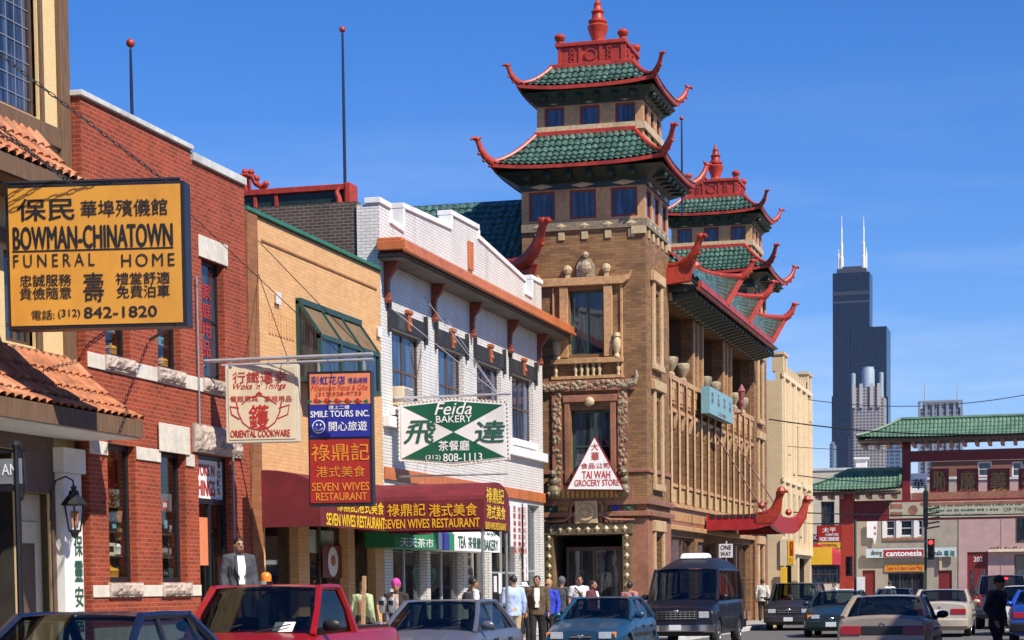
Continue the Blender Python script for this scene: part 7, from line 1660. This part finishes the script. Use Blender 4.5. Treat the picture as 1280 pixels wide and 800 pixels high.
# ================================================================== PEOPLE
SK = mat('skin', (.34, .17, .10), .55, var=.08, scale=12)
HAIR = mat('hair', (.012, .010, .009), .5, var=.3, scale=60)
HAIRB = mat('hair_brown', (.045, .022, .014), .5, var=.3, scale=60)
def cloth(n, c, var=.2):
    m = mat('cloth_' + n, c, .85, var=var, scale=7); t_ = m.node_tree; b = [q for q in t_.nodes if q.type == 'BSDF_PRINCIPLED'][0]
    bump(t_, b, noise(t_, 9, 3, stretch=(1, 1, .55)), 1.0, .05); return m
EYE = mat('eye_dark', (.012, .01, .01), .25)
LIP = mat('lip', (.30, .10, .08), .5)
def rem(o, v, it=4):
    m = o.modifiers.new('skin_over', 'REMESH'); m.mode = 'VOXEL'; m.voxel_size = v; m.use_smooth_shade = True
    s = o.modifiers.new('soften', 'SMOOTH'); s.factor = .5; s.iterations = it
def person(label, loc, face, h=1.72, top=None, leg=None, topkind='jacket', hair=None, hat=None, arms=None, stride=.0, turn=0, lean=0, shirt=None, bag=None, shoes=None, cap=None, woman=False, group=None):
    """face: heading in degrees, 0 = towards the camera (-y)"""
    t = thing('person', label, 'person', loc, group, R(face))
    k = h / 1.72; z = lambda q: q * k; V = lambda x, y, q: Vector((x * k, y * k - lean * max(0, q - .9) * k, q * k))
    sw = .185 if not woman else .165
    head = V(0, -.02, 1.585); chest = V(0, 0, 1.28)
    hips = [V(s * .095, 0, .90) for s in (-1, 1)]; knee = [V(s * .10, -.03 + s * stride * .5, .50) for s in (-1, 1)]; ank = [V(s * .10, .03 + s * stride, .09) for s in (-1, 1)]
    sh = [V(s * sw, .01, 1.40) for s in (-1, 1)]
    arms = arms or {}
    el, wr_ = [], []
    for i, s in enumerate((-1, 1)):
        a = arms.get(s, 'down')
        if a == 'down': el.append(V(s * (sw + .065), .04, 1.12)); wr_.append(V(s * (sw + .07), -.04, .86))
        elif a == 'swing': el.append(V(s * (sw + .06), .08, 1.13)); wr_.append(V(s * (sw + .05), -.10, .90))
        elif a == 'front': el.append(V(s * (sw + .05), .0, 1.12)); wr_.append(V(s * .10, -.24, 1.06))
        elif a == 'hip': el.append(V(s * (sw + .16), .06, 1.14)); wr_.append(V(s * (sw - .02), -.06, .98))
        elif a == 'pocket': el.append(V(s * (sw + .09), .06, 1.12)); wr_.append(V(s * (sw + .01), -.07, .90))
        elif a == 'up': el.append(V(s * (sw + .05), -.12, 1.16)); wr_.append(V(s * .08, -.25, 1.36))
    # body: one continuous skin
    rot = Matrix.Rotation(R(turn), 3, 'Z')
    b = MB(); hr = .098 * k
    b.ball(head, hr, 20, (.80, .95, 1.18)); b.ball(head + rot @ Vector((0, -.028, -.055)) * k, hr * .72, 16, (.82, .88, .95))     # cranium and jaw
    b.tube([head + rot @ Vector((0, -.085, .028)) * k, head + rot @ Vector((0, -.108, -.018)) * k, head + rot @ Vector((0, -.088, -.03)) * k], [.010 * k, .017 * k, .013 * k], 8)
    for s in (-1, 1): b.ball(head + rot @ Vector((s * .082, .008, -.008)) * k, .026 * k, 8, (.4, .8, 1.2)); b.ball(head + rot @ Vector((s * .034, -.074, .030)) * k, .02 * k, 8, (1.2, .6, .5))
    b.tube([V(0, .015, 1.36), V(0, .005, 1.47), head + Vector((0, .01, -.06)) * k], [.062 * k, .052 * k, .055 * k], 12)
    b.tube([V(0, 0, .86), V(0, 0, 1.05), V(0, 0, 1.28), V(0, .01, 1.40)], [.135 * k, .12 * k, .14 * k, .09 * k], 14, 1.0)
    for i, s in enumerate((-1, 1)):
        b.tube([V(0, .01, 1.38), sh[i], el[i], wr_[i]], [.06 * k, .055 * k, .042 * k, .029 * k], 10)
        b.tube([V(s * .05, 0, .93), hips[i], knee[i], ank[i]], [.09 * k, .088 * k, .058 * k, .04 * k], 10)
        b.tube([ank[i], ank[i] + Vector((0, -.12, -.05)) * k], [.045 * k, .035 * k], 8)
        # hand: palm, four fingers, thumb
        d = (wr_[i] - el[i]).normalized(); fwd = Vector((0, -1, 0)); fwd = (fwd - d * fwd.dot(d)).normalized(); sd_ = d.cross(fwd)
        pl0 = wr_[i]; pl1 = wr_[i] + d * .085 * k
        b.tube([pl0, pl0 + d * .04 * k, pl1], [.028 * k, .036 * k, .034 * k], 8, .6)
        for f in range(4):
            o = fwd * (.027 - .018 * f) * k; ln_ = (.075, .085, .078, .06)[f] * k
            p = pl1 + o; b.tube([p - d * .01 * k, p + d * ln_ * .5, p + d * ln_ * .85 - sd_ * s * .025 * k], [.0095 * k, .009 * k, .007 * k], 6)
        b.tube([pl0 + d * .02 * k + fwd * .02 * k, pl0 + d * .05 * k + fwd * .055 * k, pl0 + d * .085 * k + fwd * .062 * k], [.013 * k, .011 * k, .008 * k], 6)
    bo = b.build('body', SK, t, raw=True); rem(bo, .0105 * k, 2)
    # face
    for s in (-1, 1): MB().ball(head + rot @ Vector((s * .034, -.082, .012)) * k, .0125 * k, 8, (1.4, .6, .7)).build('eye', EYE, bo, raw=True); MB().tube([head + rot @ Vector((s * .018, -.092, .036)) * k, head + rot @ Vector((s * .052, -.08, .036)) * k], .006 * k, 5).build('eyebrow', HAIR, bo, raw=True)
    MB().tube([head + rot @ Vector((-.025, -.092, -.062)) * k, head + rot @ Vector((0, -.099, -.060)) * k, head + rot @ Vector((.025, -.092, -.062)) * k], .0065 * k, 6).build('mouth', LIP, bo, raw=True)
    # trousers
    b = MB(); b.tube([V(0, .0, 1.02), V(0, .005, .96), V(0, .005, .84)], [.15 * k, .165 * k, .15 * k], 14, .82)
    for i, s in enumerate((-1, 1)): b.tube([V(s * .07, 0, .95), hips[i] + Vector((0, 0, -.08)) * k, knee[i], ank[i] + Vector((0, .01, .0))], [.10 * k, .105 * k, .078 * k, .066 * k], 12)
    tr = b.build('trousers', leg or cloth('dark', (.02, .02, .024)), t, raw=True); rem(tr, .016 * k, 3)
    for i, s in enumerate((-1, 1)): g = MB(); g.tube([ank[i] + Vector((0, .05, -.045)) * k, ank[i] + Vector((0, -.06, -.045)) * k, ank[i] + Vector((0, -.17, -.06)) * k], [.045 * k, .05 * k, .035 * k], 10, 1.0); g.build('shoe', shoes or M['trim_black'], t, raw=True, smooth=True)
    # upper garment
    fat = {'jacket': 1.14, 'shirt': 1.04, 'tee': 1.0}[topkind]; hem = {'jacket': .80, 'shirt': .86, 'tee': .90}[topkind]
    b = MB(); tw = .175 if not woman else .155
    b.tube([V(0, 0, hem), V(0, 0, hem + .12), V(0, 0, 1.08), V(0, 0, 1.26), V(0, .0, 1.37), V(0, .01, 1.45)], [tw * .98 * fat * k, tw * .96 * fat * k, tw * .92 * fat * k, tw * 1.08 * fat * k, tw * .92 * fat * k, .066 * k], 18, .70)
    for i, s in enumerate((-1, 1)):
        e1 = wr_[i] if topkind != 'tee' else sh[i].lerp(el[i], .75)
        if topkind == 'tee': b.tube([V(s * .06, .01, 1.40), sh[i] + Vector((0, 0, -.01)) * k, e1], [.07 * k, .078 * k, .066 * k], 12)
        else: b.tube([V(s * .06, .01, 1.40), sh[i] + Vector((0, 0, -.01)) * k, el[i], wr_[i] - (wr_[i] - el[i]).normalized() * .01 * k], [.07 * k * fat, .078 * k * fat, .060 * k * fat, .046 * k * fat], 12)
    go = b.build(topkind if topkind != 'tee' else 'shirt', top, t, raw=True); rem(go, .0135 * k, 2)
    if shirt:                                              # open front: the shirt showing, collar and lapels
        g = MB(); q = lambda x, y, zz: V(x, y, zz); dep = -.70 * tw * 1.14
        g.add([q(-.055, dep * .82, 1.425), q(.055, dep * .82, 1.425), q(.062, dep * 1.24, 1.25), q(.048, dep * 1.20, .98), q(-.048, dep * 1.20, .98), q(-.062, dep * 1.24, 1.25)], [(0, 1, 2, 5), (5, 2, 3, 4)])
        so_ = g.build('shirt_front', shirt, go, raw=True); so_.modifiers.new('thick', 'SOLIDIFY').thickness = .012
        for s in (-1, 1):
            g = MB(); g.add([q(s * .03, dep * .72, 1.46), q(s * .085, dep * .75, 1.43), q(s * .10, dep * 1.20, 1.22), q(s * .035, dep * 1.30, 1.05)], [(0, 1, 2, 3)]); lo_ = g.build('lapel', top, go, raw=True); lo_.modifiers.new('thick', 'SOLIDIFY').thickness = .014
    # hair, hats
    if hair is not False:
        g = MB(); hc = head + rot @ Vector((0, .016, .020)) * k
        N = 18; random.seed(int(h * 1000 + len(label)))
        vs = []; m_ = 9
        for i in range(m_ + 1):
            th = math.pi * .60 * i / m_
            for j in range(N):
                ph = 2 * math.pi * j / N; front = max(0, -math.sin(ph)); lim = th * (1 - .50 * front) if not woman else th * (1.12 - .45 * front)
                r_ = hr * 1.045 * (1 + random.uniform(-.05, .06) * min(1, i / 2)); vs.append(hc + rot @ Vector((math.sin(lim) * math.cos(ph) * .84, math.sin(lim) * math.sin(ph) * .98, math.cos(lim) * 1.10)) * r_)
        g.add(vs, [(i * N + j, (i + 1) * N + j, (i + 1) * N + (j + 1) % N, i * N + (j + 1) % N) for i in range(m_) for j in range(N)])
        ho = g.build('hair', hair or HAIR, bo, raw=True, smooth=True, weld=True); ho.modifiers.new('thick', 'SOLIDIFY').thickness = .010
    if hat:
        kind, hm = hat; g = MB(); hc = head + rot @ Vector((0, .008, .035)) * k
        if kind == 'knit': g.ball(hc + Vector((0, 0, .012)), hr * 1.18, 16, (.86, .98, 1.02)); g.lathe(hc + Vector((0, 0, -.02)), [(hr * .98, 0), (hr * 1.05, .02), (hr * 1.05, .045), (hr * .95, .06)], 18)
        elif kind == 'cap':
            g.ball(hc + Vector((0, 0, .018)), hr * 1.12, 16, (.86, .98, .92)); br_ = []
            g.add([hc + rot @ Vector((x * .075, -.085 - .085 * (1 - x * x) * q, .012 - .012 * q)) * k for q in (0, 1) for x in (-1, -.5, 0, .5, 1)], [(i, i + 1, i + 6, i + 5) for i in range(4)])
            g.lathe(hc + Vector((0, 0, .0)), [(hr * .90, 0), (hr * .96, .01), (hr * .93, .035)], 18)
        elif kind == 'brim': g.lathe(hc + Vector((0, 0, .0)), [(hr * 1.45, -.012), (hr * 1.5, .0), (hr * .98, .016), (hr * .94, .05), (hr * .8, .085), (hr * .4, .1), (.001, .1)], 20)
        g.build('hat', hm, t, raw=True, smooth=True, ang=50)
    if bag == 'strap':
        g = MB(); dep = -.135 * k; P = [V(-.15, .0, 1.44), V(-.10, -.135, 1.36), V(.02, -.155, 1.2), V(.12, -.14, 1.04), V(.19, -.04, .92)]; g.tube(P, .02 * k, 6, .4); g.build('bag_strap', M['trim_black'], t, raw=True)
        g = MB(); g.box(.17 * k, .27 * k, -.16 * k, .14 * k, .68 * k, .95 * k); g.build('shoulder_bag', M['trim_black'], t, raw=True, bevel=.03)
    if bag == 'backpack':
        g = MB(); g.ball(V(0, .20, 1.18), .17 * k, 14, (.9, .55, 1.25)); g.build('backpack', cloth('bag', (.012, .014, .018)), t, raw=True, smooth=True)
        for s in (-1, 1): g = MB(); g.tube([V(s * .10, .14, 1.40), V(s * .12, 0, 1.46), V(s * .12, -.14, 1.33), V(s * .13, -.10, 1.08)], .02 * k, 6, .5); g.build('backpack_strap', M['trim_black'], t, raw=True)
    return t
KB = -11.3; G0 = .14
def at(px, Y): d = ray(px, 727); return d.x / d.y * Y        # street position below a sight line
stoop = thing('loading_box', 'low grey concrete step on the pavement beneath the man in the grey suit', 'step', (at(299, 30.4), 30.4, .14)); MB().box(at(299, 30.4) - .5, at(299, 30.4) + .5, 29.9, 30.9, .14, .72).build('block', M['concrete'], stoop, bevel=.02)
person('man in grey suit jacket and open white shirt standing above the red pickup roof', (at(299, 30.4), 30.4, .72), 38, 1.74, cloth('suit', (.055, .06, .07)), cloth('suit_leg', (.05, .055, .065)), shirt=M['white_cloth'], turn=12)
person('man in dark cap with head just above the red pickup roof', (at(324, 31.5), 31.5, G0), 90, 1.62, cloth('navy', (.02, .025, .05)), hat=('cap', cloth('capblack', (.015, .015, .02))))
person('woman in pale green jacket seen from behind past the pickup bed', (at(453, 38.5), 38.5, G0), 165, 1.64, cloth('palegreen', (.42, .50, .27)), cloth('blk', (.015, .015, .018)), hair=HAIRB, woman=True, bag=None)
person('woman in bright pink knitted hat and dark coat by the parking meter', (at(495, 38.0), 38.0, G0), 12, 1.66, cloth('darkcoat', (.03, .02, .022)), hat=('knit', cloth('pink', (.50, .05, .27))), woman=True, shirt=cloth('scarf', (.5, .36, .28)))
person('man in dark jacket standing inside the bakery window light', (at(541, 52.0), 52.0, G0), 200, 1.68, cloth('browncoat', (.035, .022, .015)))
person('man in white shirt with black backpack walking past the awning post', (at(592, 47.0), 47.0, G0), 125, 1.72, cloth('whiteshirt', (.62, .62, .64)), cloth('jean', (.03, .035, .06)), topkind='shirt', bag='backpack', stride=.12)
person('man in light blue shirt and khaki trousers standing with his back half turned', (at(641, 45.6), 45.6, G0), 215, 1.76, cloth('lightblue', (.40, .52, .80)), cloth('khaki', (.50, .38, .22)), topkind='jacket', arms={-1: 'down', 1: 'front'}, turn=30)
person('person in white sun hat and brown jacket between the blue shirt and dark trousers', (at(655, 48.0), 48.0, G0), 20, 1.60, cloth('brown2', (.11, .06, .03)), hat=('brim', M['white_cloth']), woman=True)
person('man in open brown jacket with white shirt and black trousers walking towards the camera', (at(671, 47.0), 47.0, G0), 15, 1.76, cloth('brown', (.10, .065, .035)), cloth('blk2', (.012, .012, .014)), shirt=M['white_cloth'], stride=.14, turn=-20)
person('elderly man in tan flat cap and royal blue jacket beside the brown jacket', (at(686, 48.6), 48.6, G0), -12, 1.66, cloth('royal', (.03, .055, .50)), cloth('blk3', (.02, .02, .024)), hat=('cap', cloth('tan', (.42, .24, .11))), shirt=cloth('grey', (.5, .5, .5)))
person('man in dark hooded jacket at the edge of the pagoda doorway', (at(702, 53.0), 53.0, G0), 170, 1.74, cloth('greyhood', (.06, .065, .075)), hair=False, hat=('knit', cloth('hood', (.09, .10, .12))))
person('man in white t-shirt with dark shoulder strap in front of the doorway', (at(724, 52.0), 52.0, G0), 28, 1.78, cloth('whitetee', (.62, .62, .64)), cloth('jean2', (.03, .035, .06)), topkind='tee', bag='strap', stride=.1)
person('man in maroon jacket turned sideways before the pagoda doorway', (at(741, 50.5), 50.5, G0), 75, 1.64, cloth('maroon', (.12, .03, .035)), turn=0, shirt=M['white_cloth'])
person('woman in dusty pink jacket walking away beside the teal sedan', (at(787, 50.0), 50.0, G0), 160, 1.60, cloth('dusty', (.45, .20, .20)), woman=True)
person('man in white jacket walking away past the minivan', (at(953, 84.0), 84.0, G0), 180, 1.72, cloth('whitejk', (.6, .58, .52)), cloth('blk4', (.02, .02, .02)))
person('pedestrian in white top with pale hat under the yellow awning', (at(1016, 101.0), 101.0, .0), 30, 1.66, cloth('whitetop', (.55, .53, .5)), hat=('knit', M['white_cloth']))
person('pedestrian in tan jacket crossing near the gate pillar', (at(1028, 104.0), 104.0, 0), 60, 1.62, cloth('tanj', (.40, .30, .18)))
person('pedestrian with dark hair and white shirt right of the tan jacket', (at(1043, 103.0), 103.0, 0), -60, 1.70, cloth('whitetop2', (.6, .6, .6)), topkind='shirt')
person('pedestrian in white shirt seen over the roof of the beige sedan', (at(1112, 96.0), 96.0, 0), 180, 1.74, cloth('whitetop3', (.68, .68, .68)), topkind='shirt', hair=HAIRB)
person('man in black jacket and black cap walking across the road at right', (at(1246, 38.5), 38.5, 0), 62, 1.72, cloth('blackjk', (.014, .014, .016)), cloth('blackleg', (.012, .012, .014)), hat=('cap', cloth('blackcap', (.012, .012, .014))), stride=.16, arms={-1: 'swing', 1: 'pocket'}, lean=.05)
# ================================================================== SMALL STREET THINGS
mt = thing('parking_meter', 'grey double parking meter on a pole near the woman in pink hat', 'parking meter', (at(484, 36.2), 36.2, .14))
x = at(484, 36.2); MB().tube([(x, 36.2, .14), (x, 36.2, 1.2)], .03, 8).build('pole', M['grey_metal'], mt)
for d in (-.09, .09):
    mb = MB(); mb.lathe((x + d, 36.2, 1.17), [(.05, 0), (.075, .06), (.08, .2), (.06, .28), (.001, .31)], 12); h_ = mb.build('meter_head', M['grey_metal'], mt, smooth=True); MB().box(x + d - .045, x + d + .045, 36.11, 36.13, 1.32, 1.4).build('window', M['pane'], h_)
GM = Fx(-15.84)
cols = [('white', 'white_panel'), ('red', 'red_panel'), ('pale blue', 'teal_panel'), ('amber', 'amber_panel'), ('steel', 'grey_metal'), ('cream', 'cream_panel'), ('dark green', 'ink_green'), ('black', 'ink_black')]
random.seed(11)
def goods(h, where, n, steel=False):
    u0_, u1_, v0_, v1_ = h; u0_ += .12; u1_ += .35; rows_ = 4; i = 0
    sh_ = thing('display_shelf', 'wire display shelf inside the ' + where, 'shelf', (-15.9, (u0_ + u1_) / 2, v0_))
    mb = MB()
    for r_ in range(rows_): mb.fbox(GM, u0_ + .05, u1_ - .05, v0_ + .02 + r_ * .42, v0_ + .04 + r_ * .42, -.35, .1)
    mb.build('shelf_board', M['brown_frame'], sh_)
    for r_ in range(rows_):
        per = n // rows_
        for c in range(per):
            cn, cm = cols[(i * 3 + r_) % len(cols)]; u = u0_ + .12 + (u1_ - u0_ - .24) * (c + .5) / per; z0 = v0_ + .042 + r_ * .42; d = random.uniform(-.12, -.02); mb = MB(); hh_ = random.uniform(.16, .33)
            kind = ('boxed kettle', 'cooking pot', 'tea tin', 'small carton')[(i + (1 if steel else 0)) % 4]; row = ('lowest', 'second', 'third', 'top')[r_]; side_ = ('at its near end', 'in its middle', 'at its far end')[min(2, int(3 * (c + .5) / per))]
            if kind == 'cooking pot' or steel and kind == 'tea tin': mb.lathe(GM.p(u, z0, d), [(.10, 0), (.14, .03), (.15, .15), (.16, .16), (.12, .2), (.02, .23), (.03, .26), (.001, .27)], 12); o = mb.build('shop_goods', M['chrome' if steel else cm], None, smooth=True)
            elif kind == 'tea tin': mb.lathe(GM.p(u, z0, d), [(.08, 0), (.08, hh_), (.07, hh_ + .01), (.05, hh_ + .03), (.001, hh_ + .03)], 12); o = mb.build('shop_goods', M[cm], None)
            else: w_ = random.uniform(.10, .16); mb.fbox(GM, u - w_, u + w_, z0, z0 + hh_, d - .1, d + .1); o = mb.build('shop_goods', M[cm], None, bevel=.008); MB().fbox(GM, u - w_ * .6, u + w_ * .6, z0 + hh_ * .3, z0 + hh_ * .75, d + .101, d + .104).build('label_patch', M[cols[(i + 3) % 8][1]], o)
            tag(o, f'{cn} {kind}, {row} shelf {side_}, {where}', 'goods', 'cookware in the shop windows'); i += 1
for i, (w_, px, py) in enumerate(((wL2, 221, 592), (wL2, 223, 616), (wL2, 222, 642))):
    t = thing('wooden_ladle', ('highest', 'middle', 'lowest')[i] + ' pale wooden board hung slanting in the tall window by the shop door', 'wooden board', (-15.8, w_[0] + .6, 3)); u, v = Fx(-15.8).uv(px, py); q = Fx(-15.8)
    MB().bar(q.p(u - .12, v + .24), q.p(u + .14, v - .22), .09, .03, (1, 0, 0)).build('board', M['terra_pale'], t, bevel=.01)
for i, (px, py) in enumerate(((146, 633), (149, 655))):
    t = thing('potted_plant', ('upper', 'lower')[i] + ' leafy pot plant in the tall shop window nearest the lantern', 'plant', (-15.85, wL1[0] + .5, 2.9)); u, v = Fx(-15.85).uv(px, py); q = Fx(-15.85); mb = MB(); random.seed(20 + i)
    for k in range(110):
        c = q.p(u + random.gauss(0, .17), v + random.gauss(.08, .15), random.gauss(-.03, .06)); a = Vector((random.uniform(-1, 1), random.uniform(-1, 1), random.uniform(-.6, .6))).normalized() * .06; b_ = a.cross(Vector((.3, .2, 1))).normalized() * .025
        mb.add([c - a, c + b_, c + a, c - b_], [(0, 1, 2, 3)])
    mb.build('foliage', mat('leaf_%d' % i, (.10, .16, .03), .5, var=.5, scale=20), t); MB().lathe(q.p(u, v - .28, 0), [(.08, 0), (.12, .17), (.13, .2), (.001, .18)], 12).build('pot', M['clay_tile'], t)
goods(wL1, 'tall window by lantern', 12)
goods(wL2, 'tall window by shop door', 12, True)
goods((wU1[0], wU1[1], wU1[2], wU1[3]), 'upper window behind amber sign', 8)
goods((wU2[0], wU2[1], wU2[2], wU2[3]), 'upper window right of amber sign', 8)
# ================================================================== AIR
m = bpy.data.materials.new('haze'); m.use_nodes = True; n = m.node_tree; n.nodes.clear()
o_ = n.nodes.new('ShaderNodeOutputMaterial'); pv = n.nodes.new('ShaderNodeVolumePrincipled'); pv.inputs['Density'].default_value = 0.000013
pv.inputs['Color'].default_value = (.42, .64, 1, 1); n.links.new(pv.outputs[0], o_.inputs['Volume'])
hz = MB().box(-750, 420, -60, 3050, -3, 640).build('haze', m); hz['kind'] = 'stuff'
